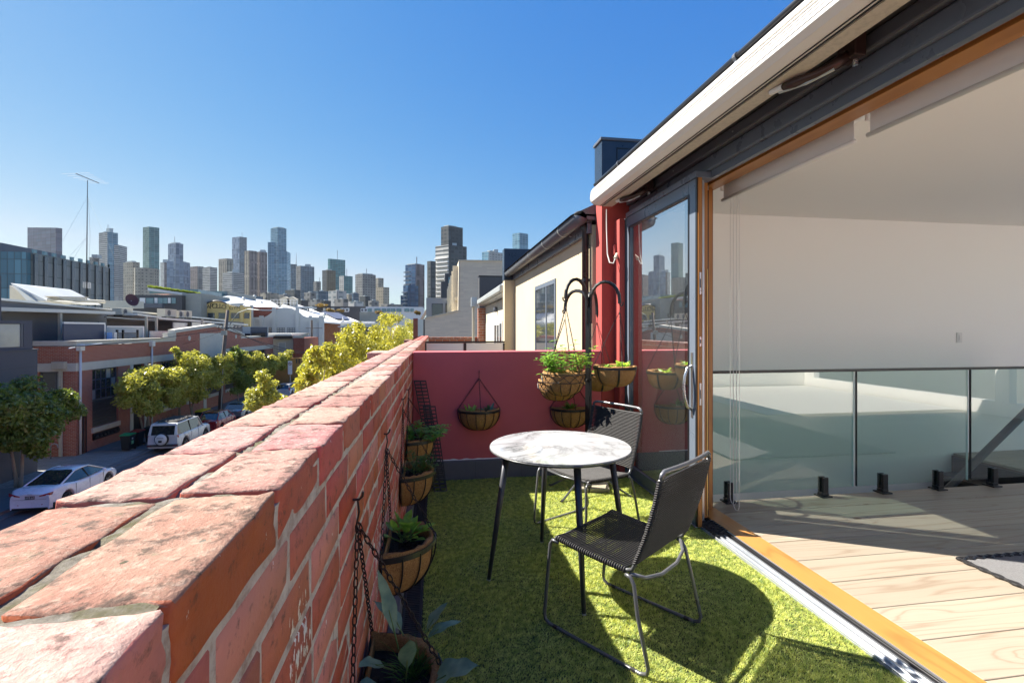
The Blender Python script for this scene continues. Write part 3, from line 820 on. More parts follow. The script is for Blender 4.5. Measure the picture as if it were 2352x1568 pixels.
# roller blinds
BL = mat('blind_fabric', (.82, .82, .82), .7, var=.04)
b_ = MB(); b_.box(2.195, 2.24, YN, 3.55, 2.585, 2.664); b_.build('blind_pelmet', M['white'], None, kind=None, label='white pelmet strip fixed above both roller blinds', cat='pelmet', loc=(2.2, 1, 2.6))
for i, (ya, yb_, lab) in enumerate(((2.31, 3.54, 'shorter grey roller blind at the far end of the opening, mostly rolled up'), (YN, 2.23, 'longer grey roller blind with a bright aluminium bar nearest the camera'))):
    bl = thing('roller_blind', lab, 'roller blind', (2.25, (ya + yb_) / 2, 2.55), group='roller blinds over the opening')
    b_ = MB(); b_.box(2.262, 2.264, ya + .01, yb_ - .01, 2.478, 2.62); b_.build('fabric', BL, bl)
    b_ = MB(); b_.tube([(2.257, ya, 2.473), (2.257, yb_, 2.473)], .0125, 10); b_.build('bottom_bar', M['white'], bl, smooth=True)
    b_ = MB(); b_.tube([(2.30, ya, 2.625), (2.30, yb_, 2.625)], .034, 14); b_.build('roll', BL, bl, smooth=True)
    b_ = MB(); b_.box(2.245, 2.34, yb_, yb_ + .006, 2.55, 2.664); b_.build('bracket', M['white'], bl)
    if i == 0:
        def bead(y, x, z0, z1):
            q = MB(); q.tube([(x, y, z0 + (z1 - z0) * j / 6) for j in range(7)], .0022, 5); return q
        q = MB()
        for (ya2, yb2, zb) in ((3.50, 3.42, .10), (3.46, 3.385, .07)):
            pts = [(2.30, ya2, 2.6), (2.30, ya2, zb + .05)] + [(2.30, (ya2 + yb2) / 2 + (ya2 - yb2) / 2 * math.cos(a), zb + .03 - .05 * math.sin(a)) for a in np.linspace(.2, math.pi - .2, 7)] + [(2.30, yb2, zb + .05), (2.30, yb2 , 2.6)]
            q.tube(pts, .0024, 5)
        q.build('bead_chain', M['white'], bl)
# light switch on the white wall
p = aty(2203, 775, 4.695)
ls = thing('light_switch', 'small white light switch on the plain wall above the stair', 'light switch', p)
b_ = MB(); b_.box(p.x - .035, p.x + .035, 4.688, 4.699, p.z - .058, p.z + .058); b_.build('plate', M['white'], ls, bevel=.003)
b_ = MB(); b_.box(p.x - .012, p.x + .012, 4.682, 4.6875, p.z - .03, p.z + .03); b_.build('rocker', M['white'], ls, bevel=.002)
b_ = MB(); b_.box(5.4, 9.1, -3.5, .1, FZ + .001, FZ + .012); b_.build('carpet', mat('cream_carpet', (.74, .72, .68), .95, var=.05), kind='structure')  # pale sheet added out of view to bounce sun up into the room
# rug
rg = thing('rug', 'grey flatwoven rug with a braided black edge lying on the boards', 'rug', (4.2, 1.4, FZ))
RM = mat('rug_weave', (.15, .15, .155), .9, var=.5, vs=120, bump=.6, bs=250)
b_ = MB(); b_.box(3.19, 5.2, .2, 2.49, FZ + .001, FZ + .008); b_.build('weave', RM, rg)
b_ = MB()
for (p0, p1) in (((3.17, 2.51), (5.2, 2.51)), ((3.17, 2.51), (3.17, .2))):
    for off in (0, .016):
        n = 140
        pts = []
        for k in range(n + 1):
            q = Vector((*p0, FZ + .010)).lerp(Vector((*p1, FZ + .010)), k / n)
            s_ = math.sin(k * 1.3 + off * 200) * .007
            pts.append(q + (Vector((0, -off + s_, 0)) if p0[1] == p1[1] else Vector((off + s_, 0, 0))))
        b_.tube(pts, .008, 5)
b_.build('braided_edge', M['black'], rg)

# ---- awning cassette under the eaves
aw = thing('awning', 'closed white ribbed awning cassette running the length of the eaves', 'awning', (1.6, 1.5, 2.7))
def xs(prof, y0, y1, name, m, par, **kw):
    b = MB(); b.ext([(x, y0, z) for x, z in prof], (0, y1 - y0, 0)); return b.build(name, m, par, **kw)
prof = [(1.555, 2.845), (1.525, 2.80), (1.515, 2.74), (1.525, 2.705), (1.555, 2.682), (1.60, 2.672), (1.735, 2.672), (1.75, 2.70), (1.75, 2.845)]
AY0, AY1 = -1.5, 4.60
xs(prof, AY0, AY1, 'cassette', M['white'], aw, bevel=.006)
for k in range(7):
    z = 2.725 + k * .0165
    x = 1.515 - .0025 + (0 if z < 2.8 else (z - 2.8) * .67) + (max(0, 2.74 - z) * .28)
    b_ = MB(); b_.tube([(x + .0055, AY0, z), (x + .0055, AY1, z)], .0045, 6); b_.build('front_rib', M['white'], aw, smooth=True)
b_ = MB(); b_.box(1.612, 1.618, AY0, AY1, 2.668, 2.6715); b_.box(1.632, 1.640, AY0, AY1, 2.668, 2.6715); b_.build('slot', M['black'], aw)
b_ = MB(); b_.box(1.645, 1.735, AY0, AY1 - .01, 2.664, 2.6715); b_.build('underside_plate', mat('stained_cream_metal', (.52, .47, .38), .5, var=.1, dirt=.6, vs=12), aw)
b_ = MB(); b_.ext([(x, AY1 + .001, z) for x, z in prof], (0, .02, 0)); b_.build('end_cap', M['offwhite'], aw, bevel=.006)
DA = mat('brown_bronze_arm', (.06, .035, .03), .35, .5, var=.3)
for y in (1.93, 4.05):
    p_ = atx(3180 * .588, 90, 1.72) if False else Vector((1.70, y, 2.66))
    b_ = MB(); b_.tube([(1.69, y + .30, 2.655), (1.70, y + .22, 2.645)], [.014, .017], 8); b_.build('arm_knuckle', M['white'], aw)
    b_ = MB(); b_.tube([(1.70, y + .22, 2.645), (1.715, y + .16, 2.638), (1.76, y + .08, 2.64), (1.81, y + .02, 2.66), (1.87, y, 2.70)], [.017, .024, .02, .026, .026], 10); b_.build('folding_arm', DA, aw, smooth=True)
    b_ = MB(); b_.box(1.84, 1.899, y - .05, y + .05, 2.67, 2.79); b_.build('arm_bracket', DA, aw, bevel=.006)
    b_ = MB(); b_.tube([(1.86, y - .03, 2.655), (1.86, y - .03, 2.63)], .012, 8); b_.build('bolt', M['steel'], aw)
    b_ = MB(); b_.tube([(1.70, y + .25, 2.632), (1.74, y + .12, 2.615), (1.8, y + .02, 2.635)], .008, 6); b_.build('arm_strut', M['galv'], aw)

# gutter line and roof edge above the awning
eg = thing('eaves_gutter', 'dark box gutter with a thin pipe rail above the white awning', 'gutter', (1.7, 1.5, 2.9))
b_ = MB(); b_.box(1.60, 2.0, -1.5, 4.72, 2.875, 2.885); b_.build('flashing_strip', M['charcoal'], eg)
b_ = MB(); b_.box(1.64, 1.80, -1.5, 4.72, 2.886, 2.915); b_.build('gutter_box', M['charcoal'], eg, bevel=.004)
b_ = MB(); b_.tube([(1.615, -1.5, 2.925), (1.615, 4.76, 2.925)], .017, 10); b_.build('pipe', M['black'], eg, smooth=True)
for y in (2.4, 4.1, .4):
    b_ = MB(); b_.tube([(1.615, y - .012, 2.925), (1.615, y + .012, 2.925)], .023, 10); b_.box(1.605, 1.66, y - .01, y + .01, 2.89, 2.915); b_.build('pipe_clip', M['charcoal'], eg)
b_ = MB(); b_.box(1.80, 2.009, -3.7, 4.99, 2.918, 3.05); b_.build('roof_edge', M['charcoal'], kind='structure')

# body of our own house below the terrace
b_ = MB(); b_.box(XO, 2.18, -8, 4.94, SZ, -.32); b_.box(2.181, 9.3, -8, 3.55, SZ, -.32); b_.box(2.181, 9.3, 3.551, 4.94, SZ, -3.11); b_.box(2.19, 9.3, -3.75, -3.9, -.3, 2.7)
b_.build('house_base', M['redwall'], kind='structure')
# ================================================================== TERRACE FURNITURE
def marble():
    m, t, p, o = newmat('white_marble_top')
    v = coords(t, rnd=False)
    d = noise_(t, v, 3.0, 4)
    w1 = noise_(t, v, 2.2, 7, .6, 1.6)
    vein = ramp_(t, math_(t, 'ABSOLUTE', math_(t, 'SUBTRACT', w1, .5)), [(.0, (1, 1, 1)), (.02, (.6, .6, .6)), (.06, (.2, .2, .2)), (.16, (0, 0, 0))])
    gate = ramp_(t, noise_(t, v, 2.6, 2), [(.42, (0, 0, 0)), (.6, (1, 1, 1))])
    f = math_(t, 'MULTIPLY', vein, gate)
    c = mixc(t, math_(t, 'MULTIPLY', f, .8), (.42, .43, .44), (.07, .072, .07))
    c = mixc(t, math_(t, 'MULTIPLY', d, .12), c, (.28, .29, .30))
    lk(t, c, p.inputs['Base Color']); p.inputs['Roughness'].default_value = .07
    return m
TX, TY = .73, 2.79
tbl = thing('table', 'round white marble topped bistro table on four splayed dark legs', 'table', (TX, TY, 0))
b_ = MB(); b_.lathe([(0, .748), (.400, .748), (.4145, .7545), (.4145, .757), (.4145, .7605), (.412, .7625), (.0, .7625)], n=96)
b_.build('tabletop', marble(), tbl, world=False)
b_ = MB(); b_.lathe([(.39, .735), (.4165, .7475), (.4165, .7535), (.4150, .7535)], n=96); b_.build('metal_edge', M['chairgrey'], tbl, world=False, smooth=True)
b_ = MB(); b_.box(-.28, .28, -.02, .02, .715, .747); b_.box(-.02, .02, -.28, .28, .7151, .746); b_.build('underframe', M['charcoal'], tbl, world=False)
LEG = mat('dark_slate_leg', (.055, .06, .072), .35, .4, var=.1)
for a in (0, 90, 180, 270):
    a = R(a + 2); dx, dy = math.cos(a), math.sin(a)
    q0, q1 = Vector((dx * .315, dy * .315, .747)), Vector((dx * .425, dy * .425, .012))
    b_ = MB(); b_.tube([q0, q0.lerp(q1, .5), q1], [.0205, .017, .0115], 14)
    lg = b_.build('leg', LEG, tbl, world=False, smooth=True)
    b_ = MB(); b_.tube([q1, q1 + Vector((dx * .001, dy * .001, -.009))], .012, 12); b_.build('leg_foot', M['galv'], lg, world=False)

# ---- rope chairs
def make_chair(name, label, loc, rotz):
    t = thing(name, label, 'chair', loc, rotz, 'rope chairs at the bistro table')
    W = .238
    yF, yR, zF, zR = .215, -.215, .437, .412
    top = Vector((0, -.345, .865))
    def rail(s):
        x = s * W
        P = []
        P.append((x, yF + .0, zF - .02))
        P.append((x, yF - .012, zF - .003))
        for k in range(1, 7):
            f = k / 7
            P.append((x, yF + (yR - yF) * f, zF + (zR - zF) * f - .006 * math.sin(math.pi * f)))
        P += [(x, yR + .03, zR), (x, yR - .0, zR + .012), (x, yR - .014, zR + .04)]
        for k in range(1, 8):
            f = k / 7
            P.append((x, yR - .014 + (top.y - yR + .014) * f - .012 * math.sin(math.pi * f), zR + .04 + (top.z - .03 - zR - .04) * f))
        return P
    for s in (-1, 1):
        b = MB(); b.tube(rail(s), .0085, 8); b.build('side_rail', M['chairgrey'], t, world=False, smooth=True)
    # top bar
    b = MB()
    P = [(-W, top.y - .002, top.z - .03), (-W + .004, top.y - .004, top.z - .012), (-W + .022, top.y - .006, top.z)]
    P += [(x, top.y - .006 - .018 * (1 - (x / W) ** 2), top.z + .002) for x in np.linspace(-W + .05, W - .05, 7)]
    P += [(W - .022, top.y - .006, top.z), (W - .004, top.y - .004, top.z - .012), (W, top.y - .002, top.z - .03)]
    b.tube(P, .0095, 10); b.build('top_bar', M['galvchair'], t, world=False, smooth=True)
    b = MB(); b.tube([(-W, yF - .01, zF - .012), (0, yF + .004, zF - .02), (W, yF - .01, zF - .012)], .0085, 8); b.build('front_bar', M['chairgrey'], t, world=False, smooth=True)
    b = MB(); b.tube([(-W, yR + .01, zR - .01), (-W * .75, yR - .03, zR - .035), (-W * .3, yR - .05, zR - .05), (W * .3, yR - .05, zR - .05), (W * .75, yR - .03, zR - .035), (W, yR + .01, zR - .01)], .0085, 8)
    b.build('rear_bar', M['galvchair'], t, world=False, smooth=True)
    for s in (-1, 1):
        x = s * (W + .006)
        xo = s * (W + .018)
        yf, yr = .262, -.30
        P = [(x, yF - .03, zF - .02), (x, yF + .006, zF - .018), (x, yF + .02, zF - .04), (xo, yF + .03, .22), (xo, yf, .05), (xo, yf - .006, .024), (xo, yf - .032, .012)]
        P += [(xo, yf - .2, .0105), (xo, yr + .2, .0105)]
        P += [(xo, yr + .036, .012), (xo, yr + .007, .024), (xo, yr + .0, .05), (xo, yR - .035, .25), (x, yR - .012, zR - .05), (x, yR + .004, zR - .022), (x, yR + .03, zR - .014)]
        b = MB(); b.tube(P, .0088, 9); lg = b.build('leg_loop', M['galvchair'] if s > 0 else M['chairgrey'], t, world=False, smooth=True)
        for yy in (yf - .07, yr + .07):
            b = MB(); b.tube([(xo, yy - .012, .0105), (xo, yy + .012, .0105)], .0105, 8); b.build('glide', M['black'], lg, world=False)
    # rope strands: loops over both side rails
    def strand(sag):
        q = MB()
        r = .0118; xx = W
        P = []
        for k in range(5):
            a = -math.pi / 2 + math.pi * k / 4
            P.append((xx + r * math.cos(a), 0, r * math.sin(a)))
        for x in np.linspace(xx * .7, -xx * .7, 5): P.append((x, 0, .0045 - sag * (1 - (x / xx) ** 2)))
        for k in range(5):
            a = math.pi / 2 + math.pi * k / 4
            P.append((-xx + r * math.cos(a), 0, r * math.sin(a)))
        for x in np.linspace(-xx * .7, xx * .7, 5): P.append((x, .0, -.0045 - sag * (1 - (x / xx) ** 2)))
        q.tube(P, .0037, 6, closed=True)
        return q.mesh('rope_strand', smooth=True)
    if 'strand' not in CH:
        CH['strand'] = strand(.006); CH['strand'].materials.append(M['rope'])
        CH['strandb'] = strand(.003); CH['strandb'].materials.append(M['rope'])
    P = rail(1)
    n = 33
    for k in range(n):
        f = k / (n - 1)
        y = yF - .022 + (yR + .035 - yF + .022) * f
        ff = (y - yF) / (yR - yF)
        z = zF + (zR - zF) * ff - .006 * math.sin(math.pi * max(0, min(1, ff)))
        link_mesh('rope_strand', CH['strand'], t, (0, y, z), (random.uniform(-.05, .05), 0, random.uniform(-.004, .004)))
    n = 38
    for k in range(n):
        f = .015 + .97 * k / (n - 1)
        y = yR - .014 + (top.y - yR + .014) * f - .012 * math.sin(math.pi * f)
        z = zR + .04 + (top.z - .03 - zR - .04) * f
        link_mesh('rope_strand', CH['strandb'], t, (0, y, z), (R(73) + random.uniform(-.05, .05), 0, random.uniform(-.004, .004)))
    return t
CH = {}
M['galvchair'] = mat('grey_tube', (.15, .155, .165), .28, .35, var=.08)
make_chair('rope_chair', 'near black rope chair turned away from the camera in front of the table', (.895, 2.275, 0), R(36.5))
make_chair('rope_chair', 'far black rope chair behind the table beside the glass door', (1.075, 3.40, 0), R(118))

# ---- chains
def chain(mb, p0, p1, ll=.021, r=.0017, wdt=.0046, sag=0.0):
    p0, p1 = Vector(p0), Vector(p1); L = (p1 - p0).length
    n = max(2, int(L / (ll * .78)))
    for i in range(n):
        f0 = (i + .5) / n
        c = p0.lerp(p1, f0) - Vector((0, 0, sag * 4 * f0 * (1 - f0)))
        d = (p1 - p0).normalized()
        s = d.orthogonal().normalized(); b = d.cross(s)
        if i % 2: s = b
        pts = []
        for k in range(8):
            a = 2 * math.pi * k / 8 + math.pi / 8
            pts.append(c + d * (math.cos(a) * ll * .5) + s * (math.sin(a) * wdt))
        mb.tube(pts, r, 4, closed=True)
def rnd_ring(r, n, amp, a0=0, a1=2 * math.pi):
    return [(r + random.uniform(-amp, amp), a0 + (a1 - a0) * k / n) for k in range(n + 1)]

# ---- half-round wall baskets; local +x points away from the wall, y along it
def wall_basket(label, hook, hang, rad, depth, out, rotz, group, ribs=7, big=False, hooky=0.0, tilt=0):
    t = thing('wall_basket', label, 'hanging basket', (hook[0], hook[1], hook[2] - hang), rotz, group)
    o = .012
    def prof(f):          # f 0 rim .. 1 bottom -> radius factor, depth
        a = f * math.pi / 2
        return math.cos(a) ** .8 if f < 1 else 0, -depth * math.sin(a) ** .9
    def pt(ang, f, k=1.0):
        rr, zz = prof(f)
        return Vector((o + out * rr * k * math.cos(ang), rad * rr * k * math.sin(ang), zz))
    # liner
    b = MB(); na, nf = 22, 9
    for kk, inner in ((.955, 0), (.86, 1)):
        base = len(b.v)
        for i in range(nf + 1):
            f = (i / nf) * (.96 if not inner else .35)
            for j in range(na + 1):
                a = -math.pi / 2 + math.pi * j / na
                q = pt(a, f, kk + random.uniform(-.012, .012))
                q.z += (.016 + random.uniform(-.006, .010)) if i == 0 else 0
                b.v.append(tuple(q))
        for i in range(nf):
            for j in range(na):
                p_ = base + i * (na + 1) + j
                fc = (p_, p_ + na + 1, p_ + na + 2, p_ + 1)
                b.f.append(fc if not inner else fc[::-1]); b.m.append(0)
        if inner == 0: b0 = base
        else:
            for j in range(na): b.f.append((b0 + j, b0 + j + 1, base + j + 1, base + j)); b.m.append(0)
    # flat back of coir
    back = [(o + .004, rad * prof(f)[0] * .95, prof(f)[1]) for f in np.linspace(0, .95, 8)]
    back = back + [(x, -y, z) for x, y, z in reversed(back)]
    back = [(x, y, z + (.014 if abs(z) < 1e-6 else 0)) for x, y, z in back]
    b.ext(back, (.006, 0, 0))
    b.build('coir_liner', M['coir'], t, world=False, smooth=True)
    b = MB(); cz = -.03
    b.poly([(o + .012, -rad * .86, cz)] + [tuple(Vector((o + out * .86 * math.cos(a), rad * .86 * math.sin(a), cz + random.uniform(-.004, .004)))) for a in np.linspace(-math.pi / 2 + .08, math.pi / 2 - .08, 16)] + [(o + .012, rad * .86, cz)])
    for _ in range(60):
        a = random.uniform(-1.4, 1.4); q = random.uniform(.05, .8)
        x, y = o + .015 + out * q * math.cos(a) * .95, rad * q * math.sin(a); s = random.uniform(.004, .009)
        b.box(x - s, x + s, y - s, y + s, cz - .002, cz + s)
    b.build('soil', M['soil'], t, world=False)
    # rim band
    b = MB(); n = 26; hh = .011
    base = len(b.v)
    for j in range(n + 1):
        a = -math.pi / 2 + math.pi * j / n
        for (k, zz) in ((1.0, -hh), (1.0, hh), (.985, hh), (.985, -hh)):
            b.v.append((o + out * k * math.cos(a), rad * k * math.sin(a), zz))
    for j in range(n):
        for q in range(4):
            q2 = (q + 1) % 4
            b.f.append((base + j * 4 + q, base + j * 4 + q2, base + j * 4 + 4 + q2, base + j * 4 + 4 + q)); b.m.append(0)
    b.build('rim_band', M['black'], t, world=False)
    b = MB(); b.box(o - .004, o, -rad, rad, -hh, hh); b.build('back_bar', M['black'], t, world=False)
    b = MB(); b.tube([(o, rad * prof(f)[0] * 1.0, prof(f)[1]) for f in np.linspace(0, 1, 10)] + [(o, -rad * prof(f)[0], prof(f)[1]) for f in np.linspace(.95, 0, 10)], .003, 6)
    b.build('back_frame', M['black'], t, world=False)
    for k in range(ribs):
        a = -math.pi / 2 + math.pi * (k + 1) / (ribs + 1)
        b = MB(); b.tube([pt(a, f, 1.0) for f in np.linspace(.0, 1, 11)], .0034, 6); b.build('rib', M['black'], t, world=False)
    hk = Vector((.012, hooky, hang))
    b = MB(); b.tube([(-.012, hooky, hang + .012), (.016, hooky, hang + .012), (.024, hooky, hang + .02), (.026, hooky, hang + .032)], .0035, 6); b.tube([(.012, hooky, hang + .012), (.016, hooky, hang - .02), (.010, hooky, hang - .05)], .0028, 6)
    b.build('wall_hook', M['black'], t, world=False)
    hk2 = Vector((.012, hooky, hang - .05))
    for e in ((o, rad, .008), (o, -rad, .008), (o + out, 0, .008)):
        b = MB(); chain(b, hk2, e, .028 if big else .022, .0021 if big else .0018, .006 if big else .0048); b.build('chain', M['chain'], t, world=False)
    return t

def round_basket(label, top, centre, rad, depth, style, group):
    """full bowl on a pole; top = hook point, centre = centre of rim"""
    t = thing('hanging_basket', label, 'hanging basket', centre, 0, group)
    top = Vector(top) - Vector(centre)
    def prof(f):
        a = f * math.pi / 2
        return math.cos(a) ** .62 if f < 1 else 0, -depth * math.sin(a)
    b = MB(); na, nf = 36, 9
    for kk, inner in ((.965, 0), (.87, 1)):
        base = len(b.v)
        for i in range(nf + 1):
            f = (i / nf) * (.97 if not inner else .35)
            rr, zz = prof(f)
            for j in range(na):
                a = 2 * math.pi * j / na
                k = rad * rr * (kk + random.uniform(-.012, .012))
                b.v.append((k * math.cos(a), k * math.sin(a), zz + ((.012 + random.uniform(-.006, .010)) if i == 0 else 0)))
        for i in range(nf):
            for j in range(na):
                p_ = base + i * na + j; p2 = base + i * na + (j + 1) % na
                fc = (p_, p_ + na, p2 + na, p2)
                b.f.append(fc if not inner else fc[::-1]); b.m.append(0)
        if inner:
            for j in range(na): b.f.append((b0 + j, b0 + (j + 1) % na, base + (j + 1) % na, base + j)); b.m.append(0)
        else: b0 = base
    b.build('coir_liner', M['coir'], t, world=False, smooth=True)
    b = MB(); b.lathe([(rad * .86, -.028), (rad * .4, -.018), (0, -.02)], n=24, jit=.03); b.build('soil', M['soil'], t, world=False)
    ring = lambda r, z, n=40: [(r * math.cos(2 * math.pi * k / n), r * math.sin(2 * math.pi * k / n), z) for k in range(n)]
    if style == 'scroll':
        b = MB(); b.tube(ring(rad, 0), .0032, 6, closed=True); b.build('rim_ring', M['black'], t, world=False)
        b = MB(); b.tube(ring(rad * .985, -.068), .0032, 6, closed=True); b.build('rim_ring', M['black'], t, world=False)
        b = MB(); n = 12
        for k in range(n):
            a0 = 2 * math.pi * k / n
            P = []
            for q in range(9):
                f = q / 8; a = a0 + (f - .5) * 2 * (2 * math.pi / n)
                P.append((rad * 1.0 * math.cos(a), rad * 1.0 * math.sin(a), -.066 + .064 * math.sin(math.pi * f)))
            b.tube(P, .0024, 5)
        b.build('scroll_band', M['black'], t, world=False)
        for k in range(12):
            a = 2 * math.pi * k / 12 + .1
            b = MB(); b.tube([(rad * prof(f)[0] * math.cos(a), rad * prof(f)[0] * math.sin(a), prof(f)[1]) for f in np.linspace(.28, .86, 8)], .0032, 5); b.build('rib', M['black'], t, world=False)
        b = MB(); r_, z_ = prof(.86); b.tube(ring(rad * r_, z_, 24), .0025, 5, closed=True); b.build('base_ring', M['black'], t, world=False)
    else:
        b = MB(); b.lathe([(rad, -.012), (rad, .008), (rad * .985, .008), (rad * .985, -.012), (rad, -.012)], n=40); b.build('rim_band', M['black'], t, world=False)
        for k in range(6):
            a = 2 * math.pi * k / 6 + .35
            b = MB()
            P = [(rad * prof(f)[0] * 1.0, prof(f)[1]) for f in np.linspace(0.02, .97, 9)]
            tx, ty = -math.sin(a) * .0085, math.cos(a) * .0085
            for q in range(8):
                (r0, z0), (r1, z1) = P[q], P[q + 1]
                b.quad((r0 * math.cos(a) - tx, r0 * math.sin(a) - ty, z0), (r0 * math.cos(a) + tx, r0 * math.sin(a) + ty, z0), (r1 * math.cos(a) + tx, r1 * math.sin(a) + ty, z1), (r1 * math.cos(a) - tx, r1 * math.sin(a) - ty, z1))
            b.build('strap_rib', M['black'], t, world=False)
    b = MB(); b.tube([top + Vector((0, 0, .01)), top + Vector((.008, 0, -.02)), top + Vector((-.002, 0, -.055))], .0022, 5); b.build('hanger', M['black'], t, world=False)
    for k in range(3 if style != 'scroll' else 4):
        a = 2 * math.pi * k / (3 if style != 'scroll' else 4) + .5
        b = MB(); chain(b, top + Vector((0, 0, -.05)), (rad * math.cos(a), rad * math.sin(a), .004)); b.build('chain', M['chain'], t, world=False)
    return t

# ---- leaves
def leaf(mb, base, d, L, W, up=Vector((0, 0, 1)), curl=.25, fold=.25, mi=0, ns=4, wob=0):
    base = Vector(base); d = Vector(d).normalized()
    s = d.cross(up); s = s.normalized() if s.length > 1e-4 else Vector((1, 0, 0))
    nrm = s.cross(d).normalized()
    n0 = len(mb.v)
    for i in range(ns + 1):
        f = i / ns
        c = base + d * (L * f) - nrm * (curl * L * f * f)
        wd = W * .5 * math.sin(math.pi * (f ** .75) * .97 + .03)
        for k in (-1, 0, 1):
            p = c + s * (k * wd) + nrm * (abs(k) * wd * fold)
            if wob: p += nrm * (k * wob * W * math.sin(f * 14 + base.x * 90)) + s * (k * wob * W * .5 * math.cos(f * 17))
            mb.v.append(tuple(p))
    for i in range(ns):
        for k in (0, 1):
            a = n0 + i * 3 + k
            mb.f.append((a, a + 1, a + 4, a + 3)); mb.m.append(mi)
def rdir(zmin, zmax):
    a = random.uniform(0, 2 * math.pi); z = random.uniform(zmin, zmax); q = math.sqrt(max(0, 1 - z * z))
    return Vector((q * math.cos(a), q * math.sin(a), z))
STEM = leaf_mat('green_stem', (.08, .16, .04), (.14, .2, .05), .1)
def plant(name, label, cat, loc, kind, spread=.1, height=.1, n=20, group=None, bias=Vector((0, 0, 0)), lm=None):
    t = thing(name, label, cat, loc, 0, group)
    loc = Vector(loc)
    L, S = MB(), MB()
    big = []
    if kind == 'mint':
        for i in range(n):
            a = random.uniform(0, 6.28); rr = spread * math.sqrt(random.random()) * .8
            b0 = Vector((rr * math.cos(a), rr * math.sin(a), -.02))
            h = height * random.uniform(.35, 1.0)
            tip = b0 + Vector((math.cos(a) * spread * random.uniform(.1, .75), math.sin(a) * spread * random.uniform(.1, .75), h)) + bias * random.random()
            P = [b0.lerp(tip, f) + Vector((0, 0, .02 * math.sin(f * 3.1))) for f in (0, .35, .7, 1)]
            S.tube(P, .0016, 4)
            for k, f in enumerate(np.linspace(.25, 1, 5)):
                c = b0.lerp(tip, f) + Vector((0, 0, .02 * math.sin(f * 3.1)))
                aa = k * 1.57 + i
                for q in (0, math.pi):
                    leaf(L, c, Vector((math.cos(aa + q), math.sin(aa + q), random.uniform(.0, .6))), random.uniform(.034, .058), random.uniform(.022, .036), curl=.35)
    elif kind == 'lettuce':
        for i in range(n):
            a = random.uniform(0, 6.28); rr = spread * random.random() * .5
            d = rdir(.25, .95)
            leaf(L, (rr * math.cos(a), rr * math.sin(a), -.02), d, random.uniform(.6, 1) * height, height * random.uniform(.5, .75), curl=.25, fold=.15, ns=6, wob=.10)
    elif kind == 'spoon':
        for i in range(n):
            d = rdir(.35, .98)
            b0 = Vector((random.uniform(-.02, .02), random.uniform(-.02, .02), -.02))
            l0 = height * random.uniform(.3, .6)
            S.tube([b0, b0 + d * l0], .0022, 5)
            leaf(L, b0 + d * l0 * .9, (d + rdir(-.2, .4) * .4), height * random.uniform(.4, .6), height * random.uniform(.24, .34), curl=.15, ns=5)
    elif kind == 'parsley':
        for i in range(n):
            d = rdir(.3, .98); h = height * random.uniform(.5, 1)
            b0 = Vector((random.uniform(-1, 1) * spread * .35, random.uniform(-1, 1) * spread * .35, -.02)); tip = b0 + d * h
            S.tube([b0, tip], .0015, 4)
            for q in range(14):
                leaf(L, tip + rdir(-1, 1) * random.uniform(0, .022), rdir(-.2, .9), random.uniform(.010, .020), random.uniform(.009, .015), curl=.3, ns=2)
    elif kind == 'seedling':
        for i in range(n):
            d = rdir(.3, .95); b0 = Vector((random.uniform(-1, 1) * spread, random.uniform(-1, 1) * spread * .3, -.022))
            leaf(L, b0, d, height * random.uniform(.5, 1), height * random.uniform(.14, .32), curl=.2)
    ln = {'mint': 'mint', 'lettuce': 'lettuce', 'spoon': 'mint', 'parsley': 'parsley', 'seedling': 'mint'}[kind]
    L.build('leaves', M[lm or ln], t, world=False, smooth=False, kind='stuff')
    if S.v: S.build('stems', STEM, t, world=False)
    return t

g1 = 'half-round baskets hung on the brick parapet'
wall_basket('nearest half-round coir basket on the brick parapet, with blue-green kale', (XI, 1.42, .99), .535, .20, .20, .225, 0, g1, big=True, hooky=-.10)
wall_basket('second coir wall basket on the brick parapet, planted with glossy spoon leaves', (XI, 2.08, 1.0), .435, .19, .20, .205, 0, g1, big=True)
wall_basket('third coir wall basket on the brick parapet, holding curly parsley', (XI, 3.12, .995), .445, .19, .20, .205, 0, g1)
wall_basket('farthest coir wall basket on the brick parapet, near the red wall corner', (XI, 3.74, .98), .36, .19, .19, .205, 0, g1)
g2 = 'half-round baskets hung on the red wall'
wall_basket('left coir basket hung in the middle of the red wall', (.42, 4.70, 1.02), .355, .208, .19, .19, R(-90), g2, ribs=6)
wall_basket('right coir basket on the red wall, partly behind the black pole', (1.335, 4.70, 1.02), .36, .208, .19, .19, R(-90), g2, ribs=6)

# kale plant: few large individual leaves
kp = thing('kale_plant', 'blue-green kale plant with large veined leaves in the nearest wall basket', 'plant', (XI + .13, 1.46, .47))
for (bx, by, bz, dx, dy, dz, L_, W_, cu) in (
        (-.03, .09, .0, -.25, .25, .85, .17, .045, .05), (.0, .10, .0, -.55, .55, .8, .12, .042, .5), (.02, .08, 0, .9, .35, .5, .10, .038, .35), (.03, .10, 0, .75, .5, .95, .085, .035, .2),
        (-.03, .02, -.02, -.4, -.25, .35, .085, .055, .2), (.0, -.06, -.02, -.75, -.55, .35, .13, .10, .25), (.03, -.08, -.02, .75, -.15, .5, .13, .085, .2), (.0, -.03, -.02, .05, -.2, .8, .11, .045, .2), (-.06, -.12, -.02, -.5, -.8, .4, .12, .09, .3)):
    L_ *= 1.12; W_ *= 1.15; d = Vector((dx, dy, dz)).normalized(); b0 = Vector((bx, by, bz - .02)); q = b0 + d * .05
    b_ = MB(); leaf(b_, q, d, L_, W_, curl=cu, ns=9, fold=.3, wob=.05)
    lf = b_.build('leaf', M['kale'], kp, world=False, smooth=True)
    b_ = MB(); b_.tube([b0, q, q + d * (L_ * .35)], [.0028, .0026, .0015], 5); b_.build('midrib', STEM, lf, world=False)
